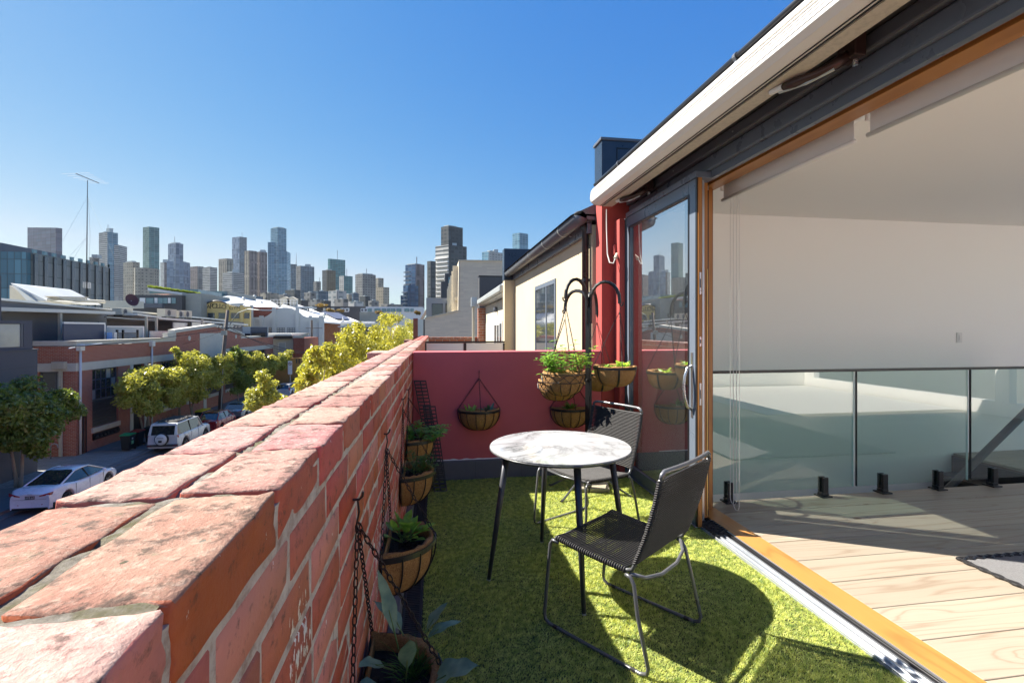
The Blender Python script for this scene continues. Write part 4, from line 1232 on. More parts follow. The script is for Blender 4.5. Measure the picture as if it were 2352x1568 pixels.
cp = thing('chive_tuft', 'tuft of thin chives growing beside the kale in the nearest basket', 'plant', (XI + .15, 1.46, .42))
b_ = MB()
for i in range(75):
    d = rdir(.62, .99); L_ = random.uniform(.07, .16)
    b0 = Vector((random.uniform(-.022, .022), random.uniform(-.03, .03), -.01))
    q = b0 + d * L_ * .6
    b_.tube([b0, q, q + Vector((d.x, d.y, d.z * .4)) * L_ * .5], [.0011, .001, .0004], 3)
b_.build('blades', M['parsley'], cp, world=False, kind='stuff')
plant('spinach_plant', 'glossy spoon-leaved spinach in the second brick wall basket', 'plant', (XI + .09, 2.10, .575), 'spoon', .05, .125, 26)
plant('parsley_plant', 'curly parsley overflowing the third brick wall basket', 'plant', (XI + .11, 3.14, .56), 'parsley', .14, .13, 46)
plant('strawberry_plant', 'leafy green plant filling the farthest brick wall basket', 'plant', (XI + .13, 3.75, .63), 'mint', .17, .12, 30)
plant('lettuce_seedling', 'small lettuce seedling at the left of the left red wall basket', 'plant', (.33, 4.62, .68), 'seedling', .035, .10, 16, lm='lettuce')
plant('beet_seedling', 'small dark green seedling at the right of the left red wall basket', 'plant', (.50, 4.61, .68), 'seedling', .03, .12, 18, lm='kale')
plant('spinach_seedling', 'spiky spinach seedling in the right red wall basket', 'plant', (1.31, 4.62, .675), 'seedling', .04, .12, 26)

# ---- black pole with four curved arms
PX, PY = 1.345, 4.14
pole = thing('plant_hanger_pole', 'tall black steel pole with four curved arms for hanging baskets', 'plant stand', (PX, PY, 0))
b_ = MB(); b_.tube([(PX, PY, .01), (PX, PY, 1.0)], .032, 4); b_.build('lower_pole', M['black'], pole, bevel=.003)
b_ = MB(); b_.tube([(PX, PY, 1.001), (PX, PY, 1.64)], .030, 4); b_.build('upper_pole', M['black'], pole, bevel=.003)
b_ = MB(); b_.box(PX - .024, PX + .024, PY - .024, PY + .024, .995, 1.01); b_.build('pole_joint', M['blackmatte'], pole)
arms = [(-.235, -.10, 1.885, 1.71), (-.14, .27, 1.80, 1.615), (.235, -.14, 1.865, 1.67), (.165, .25, 1.795, 1.585)]
ends = []
for (ax, ay, zt, ze) in arms:
    P = []
    L_ = Vector((ax, ay, 0)); u_ = L_.normalized()
    st_ = Vector((PX, PY, 0)) + u_ * .018
    P.append(st_ + Vector((0, 0, 1.50))); P.append(st_ + Vector((0, 0, 1.62)))
    r_ = (L_.length - .018) / 2; cx = st_ + u_ * r_
    zc = 1.70
    for k in range(11):
        a = math.pi - math.pi * k / 10
        hgt = (zt - zc)
        zz = zc + hgt * math.sin(a)
        if k > 5: zz = ze + .03 + (zt - ze - .03) * math.sin(a)
        P.append(cx + u_ * (r_ * math.cos(a)) + Vector((0, 0, zz)))
    e = P[-1] + Vector((0, 0, -.03))
    P.append(e); ends.append(e)
    b_ = MB(); b_.tube(P, .0155, 6); ar = b_.build('curved_arm', M['black'], pole)
    hk = [e + Vector((0, 0, .01)) + u_ * .0, e + u_ * .004 + Vector((0, 0, -.012)), e + u_ * .018 + Vector((0, 0, -.02)), e + u_ * .03 + Vector((0, 0, -.008)), e + u_ * .031 + Vector((0, 0, .015))]
    b_ = MB(); b_.tube(hk, .0065, 6); b_.build('hook', M['black'], ar)
for a in (215, 330, 35, 145):
    dx, dy = math.cos(R(a)), math.sin(R(a))
    b_ = MB(); b_.tube([(PX + dx * .02, PY + dy * .02, .20), (PX + dx * .06, PY + dy * .06, .18), (PX + dx * .36, PY + dy * .36, .012)], .0095, 6); b_.build('foot', M['chairgrey'], pole)
    b_ = MB(); b_.tube([(PX + dx * .355, PY + dy * .355, .012), (PX + dx * .375, PY + dy * .375, .008)], .013, 6); b_.build('foot_cap', M['blackmatte'], pole)
pv = thing('paving_slab', 'rough stone slab weighing down the foot of the black pole', 'paving slab', (1.42, 4.22, 0))
b_ = MB(); b_.ext([(1.26, 4.13, .008), (1.52, 4.08, .008), (1.60, 4.36, .008), (1.34, 4.42, .008)], (0, 0, .035)); b_.build('slab', mat('worn_stone', (.30, .27, .20), .9, var=.4, vs=20, bump=.8, bs=40), pv, bevel=.01)
gg = 'full-round baskets on the black pole'
bc = [(1.075, 3.98, 1.075, .185, .185, 'scroll'), (1.135, 4.40, .965, .19, .18, 'scroll'), (1.51, 3.93, 1.125, .185, .165, 'strap'), (1.55, 4.42, 1.03, .185, .17, 'strap')]
labs = ['near left round basket on the black pole with scrolled wire rim and tall mint', 'far left round scrolled basket on the black pole, tucked behind the near one',
        'near right round basket on the black pole with flat black straps and lettuce', 'far right round strapped basket hidden behind the near right one on the pole']
for (x, y, z, r_, dp, stl), e, lb in zip(bc, ends, labs):
    round_basket(lb, e + Vector((0, 0, -.02)), (x, y, z), r_, dp, stl, gg)
plant('mint_plant', 'tall bright mint spilling from the near left pole basket', 'plant', (1.075, 3.98, 1.08), 'mint', .17, .20, 30)
mp = plant('mint_shoots', 'a few taller mint shoots rising from the near left pole basket', 'plant', (1.06, 3.98, 1.12), 'mint', .09, .25, 9, bias=Vector((.02, 0, .03)))
mp2 = plant('side_shoot', 'bright green shoot leaning right across the black pole', 'plant', (1.24, 3.95, 1.12), 'mint', .05, .17, 6, bias=Vector((.13, -.03, .06)), lm='lettuce')
plant('thyme_plant', 'low leafy herbs in the far left pole basket', 'plant', (1.135, 4.40, .97), 'mint', .15, .11, 14)
plant('lettuce_plant', 'bright frilly lettuce in the near right pole basket', 'plant', (1.57, 3.92, 1.13), 'lettuce', .08, .11, 22)
plant('red_lettuce', 'small dark red salad leaves in the middle of the near right pole basket', 'plant', (1.49, 3.91, 1.12), 'lettuce', .05, .075, 14, lm='redleaf')
plant('young_lettuce', 'young lettuce at the left of the near right pole basket', 'plant', (1.43, 3.95, 1.12), 'lettuce', .07, .07, 14)
plant('far_lettuce', 'salad greens in the far right pole basket', 'plant', (1.55, 4.42, 1.03), 'lettuce', .09, .09, 16)

# ---- two spare drain grates leaning in the corner
def grate(label, bot, top, wv, npairs):
    t = thing('spare_drain_grate', label, 'drain grate', bot, 0, 'spare drain grates leaning in the corner')
    bot, top, wv = Vector(bot), Vector(top), Vector(wv)
    ax = (top - bot); L_ = ax.length; ax.normalize(); wl = wv.length; wn = wv.normalized(); nn = wn.cross(ax)
    Mx = Matrix((( *[wn[0], ax[0], nn[0]], bot[0]), (*[wn[1], ax[1], nn[1]], bot[1]), (*[wn[2], ax[2], nn[2]], bot[2]), (0, 0, 0, 1)))
    b = MB()
    for x in (0, wl / 2 - .004, wl - .010): b.box(x, x + .010 if x else .010, 0, L_, -.008, .008, M=Mx)
    b.build('grate_frame', M['blackmatte'], t)
    for k in range(npairs + 1):
        y = (L_ - .012) * k / npairs
        b = MB(); b.box(.002, wl - .002, y, y + .0125, -.006, .0065, M=Mx); b.build('cross_bar', M['blackmatte'], t)
grate('taller black plastic drain grate leaning against the red wall corner', (-.015, 4.45, .0), (-.20, 4.64, .965), (.115, 0, 0), 30)
grate('shorter black plastic drain grate leaning in front of the taller one', (-.01, 4.36, .0), (-.115, 4.56, .735), (.118, 0, 0), 22)
# ================================================================== NEIGHBOURS ON OUR SIDE
def boxpart(par, name, m, *bs, bevel=0, **kw):
    b = MB()
    for q in bs: b.box(*q)
    return b.build(name, m, par, bevel=bevel, **kw)
nb = thing('beige_house', 'beige rendered house wall next door with dark gutter and twin window', 'house', (3, 7.5, 0))
boxpart(nb, 'wall', M['beige'], (1.65, 6, 4.955, 9.98, SZ, 2.56))
boxpart(nb, 'fascia', M['bluegrey'], (1.60, 1.648, 4.96, 9.98, 2.47, 2.58), bevel=.003)
boxpart(nb, 'soffit', M['charcoal'], (1.50, 1.649, 4.96, 9.98, 2.582, 2.60))
b_ = MB(); b_.tube([(1.50, 4.9, 2.615), (1.50, 10.02, 2.615)], .076, 18); b_.build('gutter', M['charcoal'], nb, smooth=True)
for y in (5.55, 6.4, 7.4, 8.5, 9.5):
    b_ = MB(); b_.tube([(1.50, y - .01, 2.615), (1.50, y + .01, 2.615)], .081, 18); b_.box(1.57, 1.66, y - .01, y + .01, 2.54, 2.55); b_.build('gutter_bracket', M['galv'], nb)
b_ = MB(); b_.ext([(1.44, 4.9, 2.66), (1.40, 4.9, 2.64), (3.4, 4.9, 3.6), (6, 4.9, 3.6), (6, 4.9, 2.6), (1.6, 4.9, 2.6)], (0, 5.1, 0)); b_.build('roof', M['charcoal'], nb)
WG = glass('window_glass', (.10, .13, .14), .02, 1.6)
dark_in = mat('dark_interior', (.02, .022, .025), .8)
def xwin(par, X, y0, y1, z0, z1, fm, frame=.05, mull=(), proud=.012, gl=None, rows=()):
    """window on a wall facing -X: frame ring, glazing bars, panes"""
    w_ = boxpart(par, 'window', fm, (X - proud, X + .03, y0, y0 + frame, z0, z1), (X - proud, X + .03, y1 - frame, y1, z0, z1), (X - proud, X + .03, y0 + frame, y1 - frame, z0, z0 + frame), (X - proud, X + .03, y0 + frame, y1 - frame, z1 - frame, z1))
    ys = [y0 + frame] + list(mull) + [y1 - frame]; zs = [z0 + frame] + list(rows) + [z1 - frame]
    for y in mull: boxpart(w_, 'mullion', fm, (X - proud * .8, X + .02, y - frame * .4, y + frame * .4, z0 + frame, z1 - frame))
    for i in range(len(ys) - 1):
        for j in range(len(zs) - 1):
            g_ = frame * .3 if rows else 0
            a = ys[i] + (frame * .4 if i else 0); c = ys[i + 1] - (frame * .4 if i < len(ys) - 2 else 0)
            boxpart(w_, 'pane', gl or WGO, (X - .004, X - .002, a, c, zs[j] + g_, zs[j + 1] - g_))
    for z in rows: boxpart(w_, 'glazing_bar', fm, (X - proud * .7, X - .005, y0 + frame, y1 - frame, z - frame * .3, z + frame * .3))
    return w_
def pane_mat(name, col, rough=.06):
    m, t, p, o = newmat(name)
    v = coords(t)
    c = mixc(t, noise_(t, v, .8, 3), tuple(x * .6 for x in col), tuple(x * 1.4 for x in col))
    lk(t, c, p.inputs['Base Color']); p.inputs['Roughness'].default_value = rough; p.inputs['Specular IOR Level'].default_value = .9
    p.inputs['Coat Weight'].default_value = .6; p.inputs['Coat Roughness'].default_value = .02
    return m
WGO = pane_mat('dark_window_glass', (.035, .045, .055))
WGP = pane_mat('curtained_glass', (.38, .40, .38), .2)
WGB = pane_mat('green_office_glass', (.10, .20, .22))
xwin(nb, 1.648, 6.5, 7.9, -.0, 2.15, M['bluegrey'], .065, mull=(7.08,))
dp = thing('downpipe', 'black round downpipe with pale scratches beside the red pier', 'downpipe', (1.60, 5.0, 0))
b_ = MB(); b_.tube([(1.60, 5.03, .2), (1.60, 5.03, 2.5), (1.55, 5.0, 2.58)], .038, 14)
DPM = mat('scratched_black_pipe', (.02, .022, .026), .3, var=.2); b_.build('pipe', DPM, dp, smooth=True)
b_ = MB(); b_.tube([(1.60, 5.03, 1.96), (1.60, 5.03, 1.99)], .044, 14); b_.build('pipe_clip', M['black'], dp)

pl = thing('party_pillar', 'beige pillar with a dark metal clad top between two neighbouring houses', 'pillar', (1.5, 10.1, 0))
boxpart(pl, 'render', M['beige'], (1.43, 1.72, 10.0, 10.25, SZ, 2.47), bevel=.006)
boxpart(pl, 'metal_cladding', bpy.data.materials['dark_blue_flashing'], (1.42, 3.3, 9.99, 10.26, 2.471, 3.13), bevel=.004)
fp = thing('screen_fence', 'white translucent panel screen in a black frame beyond the red wall', 'fence', (.6, 9.95, 0))
xs_ = [-.205, .60, 1.425]
for i in range(2): boxpart(fp, 'panel', M['white'], (xs_[i] + .03, xs_[i + 1] - .03, 9.95, 9.965, .35, 1.16))
boxpart(fp, 'frame', M['black'], (-.205, 1.425, 9.94, 9.98, 1.165, 1.20), (-.205, -.175, 9.94, 9.98, .3, 1.16), (.575, .63, 9.94, 9.98, .3, 1.16), (1.39, 1.425, 9.94, 9.98, .3, 1.16))
n2 = thing('cream_house', 'second cream house along the row with narrow doors and a brick pier', 'house', (3, 13, 0))
boxpart(n2, 'wall', M['offwhite'], (1.65, 6, 10.27, 16.2, SZ, 2.2))
b_ = MB(); b_.ext([(1.45, 10.28, 2.45), (1.45, 10.28, 2.25), (1.65, 10.28, 2.22), (6, 10.28, 2.22), (6, 10.28, 3.2), (3.4, 10.28, 3.2)], (0, 6.1, 0)); b_.build('roof', M['galv'], n2)
boxpart(n2, 'gutter', M['galv'], (1.36, 1.449, 10.28, 16.3, 2.26, 2.40), bevel=.02)
BRK = brick_mat('orange_brick', (.42, .13, .05), (.34, .09, .04), (.5, .45, .38), .24, .086, .008)
boxpart(n2, 'brick_pier', BRK, (1.42, 1.649, 16.0, 16.4, SZ, 2.15))
boxpart(n2, 'downpipe', M['offwhite'], (1.22, 1.30, 16.1, 16.2, SZ, 2.3))
boxpart(n2, 'rainhead', M['galv'], (1.18, 1.36, 16.0, 16.25, 2.2, 2.5))
xwin(n2, 1.648, 12.4, 13.6, -.0, 1.65, M['white'], .09, mull=(13.0,))
w_ = xwin(n2, 1.60, 11.55, 12.1, .95, 1.65, M['white'], .06)
b_ = MB(); b_.lathe([(0, .0), (.05, .01), (.06, .06), (.05, .14), (0, .15)], (1.60, 12.9, 1.9), n=12); b_.build('wall_lamp', M['charcoal'], n2)
br = thing('brick_cross_wall', 'low orange brick cross wall beyond the white screen fence', 'brick wall', (.6, 16.3, 0))
boxpart(br, 'brickwork', BRK, (-.35, 1.40, 16.25, 16.5, -.5, 1.11))
for i in range(8): boxpart(br, 'coping_brick', BRK, (-.37 + i * .222, -.37 + i * .222 + .212, 16.22, 16.53, 1.113, 1.18), bevel=.006)
# row house bodies under and behind
b_ = MB(); b_.box(XO, 1.64, 4.96, 16.5, SZ, -.31); b_.build('row_house_base', M['redwall'], kind='structure')
b_ = MB(); b_.box(XI, 1.649, 4.94, 16.2, -.3, 0); b_.build('neighbour_terrace', M['skirt'], kind='structure')
# pale brick building with raked parapet
Yp = 26.0
GB = brick_mat('grey_long_brick', (.70, .61, .46), (.60, .52, .40), (.64, .57, .44), .5, .09, .004, var=.2, weather=.12)
pb = thing('pale_brick_building', 'tall pale grey brick building with a raked parapet and white fins', 'building', (2, Yp, 0))
q = [aty(976, 731, Yp), aty(1052, 714.5, Yp), aty(1053.5, 599, Yp), aty(1240, 601, Yp)]
pts = [(q[0].x, Yp, SZ), (q[3].x, Yp, SZ), tuple(q[3]), tuple(q[2]), tuple(q[1]), tuple(q[0])]
b_ = MB(); b_.ext(pts, (0, 4, 0)); b_.build('brick_wall', GB, pb)
b_ = MB()
for a, c in ((q[0], q[1]), (q[2], q[3])): b_.ext([tuple(a), tuple(c), tuple(c + Vector((0, 0, .05))), tuple(a + Vector((0, 0, .05)))], (0, -.06, 0))
b_.ext([tuple(q[1]), tuple(q[2]), tuple(q[2] + Vector((.05, 0, 0))), tuple(q[1] + Vector((.05, 0, 0)))], (0, -.05, 0))
b_.build('coping', M['offwhite'], pb)
xf = q[2].x
for k in range(7):
    y = Yp + .6 + k * 2.2
    boxpart(pb, 'fin', M['offwhite'], (xf - .28, xf, y, y + .18, 1.2, 4.9 - .03 * k))
boxpart(pb, 'floor_band', M['offwhite'], (xf - .2, xf - .02, Yp + .5, Yp + 15, 3.0, 3.2), (xf - .2, xf - .02, Yp + .5, Yp + 15, 1.5, 1.7))
boxpart(pb, 'side_wall', M['charcoal'], (xf, xf + 3, Yp + 4.01, Yp + 16, SZ, 4.8))
nbx = thing('dark_roof_box', 'dark metal upstand poking above the cream house roof', 'roof upstand', (3.0, 18, 2.5))
p0, p1 = aty(1101, 635, 17.5), aty(1135, 700, 17.5)
boxpart(nbx, 'cladding', M['charcoal_dark'], (p0.x, p0.x + 1.2, 17.5, 17.9, 1.8, p0.z)); boxpart(nbx, 'cap', M['black'], (p0.x - .02, p0.x + 1.22, 17.48, 17.92, p0.z + .002, p0.z + .04))

# ================================================================== THE STREET
FX = -21.9      # facade plane of the brick warehouse
KX = -18.2      # far kerb
def asphalt():
    m, t, p, o = newmat('asphalt')
    v = coords(t, rnd=False)
    c = mixc(t, noise_(t, v, .35, 5), (.08, .08, .084), (.12, .118, .116))
    c = mixc(t, math_(t, 'MULTIPLY', noise_(t, v, 40, 4), .4), c, (.12, .12, .12))
    lk(t, c, p.inputs['Base Color']); p.inputs['Roughness'].default_value = .9
    bump_(t, p, noise_(t, v, 80, 4), .5, .01); return m
b_ = MB(); b_.quad((-6000, -200, SZ - .15), (6000, -200, SZ - .15), (6000, 9000, SZ - .15), (-6000, 9000, SZ - .15))
b_.build('ground', mat('suburb_ground', (.16, .155, .14), .95, var=.4, vs=.01), kind='structure')
b_ = MB(); b_.box(KX + .0, -3.2, -40, 140, SZ - .14, SZ - .02); b_.build('road', asphalt(), kind='structure')
CONC = mat('footpath_concrete', (.20, .20, .195), .9, var=.2, vs=1.5, bump=.3, bs=50, dirt=.3)
PAVE = brick_mat('footpath_asphalt', (.16, .16, .16), (.19, .19, .185), (.12, .12, .12), 3, 2, .02, var=.2, weather=.15)
BLUE = brick_mat('bluestone', (.24, .235, .22), (.34, .33, .31), (.14, .14, .13), .45, .16, .018, var=.3, weather=.3)
b_ = MB(); b_.box(-24, KX - .301, -40, 27.3, SZ - .14, SZ + .11); b_.box(-24, KX - .301, 34.6, 140, SZ - .14, SZ + .11); b_.build('footpath', PAVE, kind='structure')
b_ = MB(); b_.box(-60, KX - .302, 27.305, 34.595, SZ - .14, SZ + .075); b_.build('lane_crossing', BLUE, kind='structure')
b_ = MB()
for y in np.arange(-20, 90, 1.0):
    hh = .13 if not 27 < y < 34.6 else .05
    b_.box(KX - .30, KX, y, y + .985, SZ - .14, SZ + hh)
b_.build('kerb', mat('bluestone_kerb', (.17, .17, .175), .85, var=.3, vs=3, bump=.4), kind='structure')
b_ = MB()
for y in np.arange(20, 90, .6): b_.box(KX + .005, KX + .45, y, y + .585, SZ - .12, SZ + .0)
b_.build('gutter_pitchers', mat('bluestone_gutter', (.16, .155, .15), .9, var=.35, vs=2, bump=.4), kind='structure')
b_ = MB(); b_.box(-3.2, XO - .001, -40, 140, SZ - .14, SZ + .12); b_.build('near_footpath', CONC, kind='structure')
ut = thing('utility_lid', 'pale square utility lid set in the footpath by the warehouse', 'utility lid', (-20.6, 35.6, SZ))
boxpart(ut, 'lid', CONC, (-20.9, -20.3, 35.2, 35.9, SZ + .111, SZ + .118))

# --- red brick warehouse
WB = brick_mat('warehouse_brick', (.46, .13, .07), (.36, .09, .05), (.55, .42, .34), .24, .086, .009, var=.35, weather=.22)
CRM = mat('cream_trim', (.60, .58, .50), .7, var=.08, vs=1, dirt=.25)
YA, YB = 33.7, 70.5
wh = thing('brick_warehouse', 'long red brick warehouse across the street with cream bands and a gabled parapet', 'warehouse', (FX, 50, SZ))
bays = []
def Yu(u, X=FX): return atx(u, 755, X).y
wins = [(35.15, 37.75), (43.0, 45.6), (47.2, 49.6), (51.2, 54.0), (55.2, 57.6), (60.2, 62.9), (64.6, 67.4)]
zs_, zt_ = -4.95, -1.16
door = (39.4, 40.8)
prev = YA
b_ = MB()
ops = sorted([(a, c, zs_) for a, c in wins] + [(door[0], door[1], SZ)])
for (a, c, zb) in ops:
    b_.box(FX - .4, FX, prev, a, SZ, zt_)
    if zb > SZ: b_.box(FX - .4, FX - .003, a, c, SZ, zb)
    prev = c
b_.box(FX - .4, FX, prev, YB, SZ, zt_)
b_.box(FX - .4, FX, YA, YB, -.65, .38)
b_.box(-24.0, FX - .401, YA, YA + .4, SZ, -3.6); b_.box(-22.6, FX - .401, YA, YA + .4, -3.6, -1.16); b_.box(-24, -23.9, YA, YA + .4, -3.6, -1.16); b_.box(-24.2, FX - .401, YA, YA + .4, -.65, .38)
b_.build('brick_wall', WB, wh)
boxpart(wh, 'cream_band', CRM, (FX - .4, FX + .05, YA - .05, YB, zt_ + .002, -.652), (-24.2, FX - .401, YA - .05, YA + .4, zt_ + .002, -.652))
boxpart(wh, 'parapet_cap', CRM, (FX - .45, FX + .06, YA - .06, 45.2, .42, .66), (FX - .45, FX + .12, YA - .12, 45.2, .662, .73), (-24.2, FX - .452, YA - .06, YA + .4, .42, .72), (FX - .45, FX + .08, 59.3, YB, .382, .60))
# gabled parapet
g0, g1, g2 = atx(406.5, 757, FX), atx(492, 744, FX), atx(550, 762, FX)
b_ = MB(); b_.ext([(FX, 45.21, .38), (FX, 59.25, .38), (FX, 59.25, g2.z - .25), (FX, g1.y, g1.z - .25), (FX, 45.21, g0.z - .25)], (-.4, 0, 0)); b_.build('gable_brick', WB, wh)
b_ = MB()
for a, c in ((Vector((FX, 45.0, g0.z)), g1), (g1, Vector((FX, 59.5, g2.z)))):
    b_.ext([(FX + .1, a.y, a.z - .28), (FX + .1, c.y, c.z - .28), (FX + .1, c.y, c.z), (FX + .1, a.y, a.z)], (-.55, 0, 0))
b_.build('gable_cap', CRM, wh)
boxpart(wh, 'gable_pier', CRM, (FX - .3, FX + .1, 43.9, 45.19, .735, 1.15)); boxpart(wh, 'gable_pier', CRM, (FX - .3, FX + .1, 59.52, 60.2, .61, .95))
boxpart(wh, 'blank_sign_panel', CRM, (FX + .003, FX + .04, Yu(458.5), Yu(515), -1.5, 1.05))
for y in (47.6, 57.9):
    b_ = MB(); b_.tube([(FX, y, .62), (FX + .05, y, .62)], .22, 14); b_.build('wall_rosette', CRM, wh)
frame_d = M['charcoal']
for i, (a, c) in enumerate(wins):
    boxpart(wh, 'sill', CRM, (FX - .2, FX + .10, a - .1, c + .1, zs_ - .32, zs_ - .002), bevel=.01)
    n = 5; ys = [a + .04 + (c - a - .08) * k / n for k in range(n + 1)]
    w_ = boxpart(wh, 'window', frame_d, (FX - .2, FX - .12, a, a + .07, zs_, zt_), (FX - .2, FX - .12, c - .07, c, zs_, zt_), (FX - .2, FX - .12, a + .07, c - .07, zt_ - .08, zt_))
    zr = [zt_ - .08, zt_ - .72, zt_ - 1.36, zt_ - 2.0]
    for r_ in range(3):
        for k in range(n):
            boxpart(w_, 'pane', WGP if (k * 7 + r_ * 3 + i) % 5 == 1 else WGO, (FX - .17, FX - .165, ys[k] + .03, ys[k + 1] - .03, zr[r_ + 1] + .03, zr[r_] - .03))
    bars = [(FX - .19, FX - .14, y - .03, y + .03, zr[3], zr[0]) for y in ys[1:-1]] + [(FX - .191, FX - .139, a + .07, c - .07, z - .03, z + .03) for z in zr[1:]]
    boxpart(w_, 'glazing_bars', frame_d, *bars)
    for k in range(9):
        z = zr[3] - .06 - (zr[3] - .1 - zs_) * (k + 1) / 9
        b2 = MB(); b2.ext([(FX - .16, a + .07, z), (FX - .10, a + .07, z - .02), (FX - .10, a + .07, z + .13), (FX - .16, a + .07, z + .16)], (0, c - a - .14, 0)); b2.build('louvre', M['charcoal_dark'], w_)
boxpart(wh, 'door', M['black'], (FX - .3, FX - .2, door[0], door[1], SZ, zt_))
boxpart(wh, 'door_post', CRM, (FX - .35, FX + .04, door[0] - .35, door[0] - .005, SZ, zt_), (FX - .35, FX + .04, door[1] + .005, door[1] + .35, SZ, zt_), (FX - .35, FX + .04, 50.3, 50.9, SZ, zt_))
# side window in the lane and meter boxes
w_ = boxpart(wh, 'lane_window', frame_d, (-23.9, -22.6, YA + .1, YA + .15, -3.6, -3.5), (-23.9, -22.6, YA + .1, YA + .15, -1.26, -1.16), (-23.9, -23.8, YA + .1, YA + .15, -3.5, -1.26), (-22.7, -22.6, YA + .1, YA + .15, -3.5, -1.26), (-23.1, -23.0, YA + .1, YA + .15, -3.5, -1.26), (-23.8, -23.1, YA + .09, YA + .12, -2.4, -2.3), (-23.0, -22.7, YA + .09, YA + .12, -2.4, -2.3))
for (a, c, d_, e) in ((-23.8, -23.1, -2.3, -1.26), (-23.0, -22.7, -2.3, -1.26), (-23.8, -23.1, -3.5, -2.4), (-23.0, -22.7, -3.5, -2.4)): boxpart(w_, 'pane', WGP if a > -23.2 else WGO, (a, c, YA + .13, YA + .14, d_, e))
mb_ = thing('meter_boxes', 'row of black meter boxes under the first warehouse window', 'meter boxes', (FX, 36.4, -5.6))
boxpart(mb_, 'backing', M['black'], (FX + .003, FX + .06, 35.15, 37.75, -5.75, -5.33))
for k in range(7):
    b_ = MB(); y = 35.35 + k * .36; b_.tube([(FX + .06, y, -5.54), (FX + .2, y, -5.54)], .12, 12); b_.build('meter', M['blackmatte'], mb_)
for (y, lab, hd_) in ((33.9, 'white downpipe with a rainwater head at the warehouse corner', .12), (41.6, 'slim white downpipe on the warehouse wall under a square rainwater head', -.1)):
    dd_ = thing('white_downpipe', lab, 'downpipe', (FX + .1, y, SZ), group='white downpipes on the warehouse')
    b_ = MB(); b_.tube([(FX + .12, y, SZ + .12), (FX + .12, y, .1)], .065, 10); b_.build('pipe', M['white'], dd_, smooth=True)
    boxpart(dd_, 'rainhead', M['white'], (FX + .002, FX + .26, y - .2, y + .2, .101, .5), bevel=.02)
dd_ = thing('square_downpipe', 'pale square downpipe and drain box on the lane side of the warehouse', 'downpipe', (-22.6, YA - .1, SZ))
boxpart(dd_, 'pipe', M['offwhite'], (-22.75, -22.6, YA - .14, YA - .02, SZ + .1, -1.0)); boxpart(dd_, 'drain_box', M['offwhite'], (-23.05, -22.35, YA - .3, YA - .02, -.999, -.55), bevel=.02)
kd = thing('old_downpipe', 'rusty dark pipe running down the lower warehouse corner', 'downpipe', (FX, 34.2, SZ))
b_ = MB(); b_.tube([(FX + .06, 34.25, SZ + .1), (FX + .06, 34.25, -3.4)], .06, 8); b_.tube([(FX + .06, 34.5, SZ + .1), (FX + .06, 34.5, -3.6)], .04, 8); b_.build('pipe', mat('rusty_pipe', (.06, .035, .03), .8, var=.4), kd)
rf = MB(); rf.box(-60, FX - .401, YA + .41, 69.9, -.2, .30); rf.box(-60, -24.21, YA, YA + .4, SZ, .30); rf.build('warehouse_roof', mat('grey_roof_deck', (.25, .25, .24), .8, var=.2, vs=.5), wh)

# --- charcoal building at the left edge
cbd = thing('charcoal_building', 'charcoal rendered building at the left edge with a boxed out corner window', 'building', (-23, 20, SZ))
CHR = mat('charcoal_render', (.095, .10, .115), .8, var=.12, vs=.8, bump=.2, bs=60)
boxpart(cbd, 'wall', CHR, (-34, -21.7, 2, 30.5, SZ, .30))
boxpart(cbd, 'ledge', CHR, (-34.02, -21.66, 1.98, 30.54, .302, .37))
boxpart(cbd, 'score_line', M['charcoal_dark'], (-21.699, -21.696, 2, 30.5, -.62, -.60))
u0y, u1y = Yu(-60, -21.8), Yu(74, -21.8)
ub = boxpart(cbd, 'window_box', CHR, (-30, -21.8, u0y, u1y, .371, .50), (-30, -21.8, u0y, u1y, 1.72, 1.90), (-30, -21.8, u1y - .55, u1y, .501, 1.719), (-30, -25, u0y, u1y - .56, .501, 1.719))
ya_, yb2_ = u0y, u1y - .55
for k in range(4):
    a = yb2_ - (k + 1) * 1.55; c = yb2_ - k * 1.55
    w_ = boxpart(cbd, 'window', M['charcoal'], (-21.9, -21.82, c - .14, c - .001, .502, 1.718))
    boxpart(w_, 'pane', WGP, (-21.88, -21.86, a + .0, c - .141, .51, 1.71))
boxpart(cbd, 'tower_wall', CHR, (-34, -22.2, 2, Yu(3, -22.2), 1.901, 4.2))
boxpart(cbd, 'garage_recess', M['charcoal_dark'], (-21.698, -21.69, 28.9, 29.3, SZ + .1, -4.6)); boxpart(cbd, 'low_window', WGO, (-21.698, -21.68, 21, 26.6, -1.95, -1.55))
p = atx(29.5, 1031, -21.69)
sg = thing('yellow_sign', 'small yellow square sign on the charcoal wall behind the tree', 'sign', p)
boxpart(sg, 'plate', mat('sign_yellow', (.75, .55, .03), .5), (-21.688, -21.67, p.y - .14, p.y + .14, p.z - .13, p.z + .13)); boxpart(sg, 'name_plate', M['white'], (-21.688, -21.67, p.y - .6, p.y + .25, p.z + .25, p.z + .42))

# --- bicycle hoop
hp_ = thing('bike_hoop', 'low curved metal bike hoop against the lane wall', 'bike rack', (-22.8, 33.3, SZ))
b_ = MB(); b_.tube([(-23.0, 33.3, SZ + .08), (-23.0, 33.3, SZ + .75), (-22.95, 33.3, SZ + .9), (-22.8, 33.3, SZ + .97), (-22.65, 33.3, SZ + .9), (-22.6, 33.3, SZ + .7)], .03, 8); b_.build('hoop', M['galv'], hp_, smooth=True)

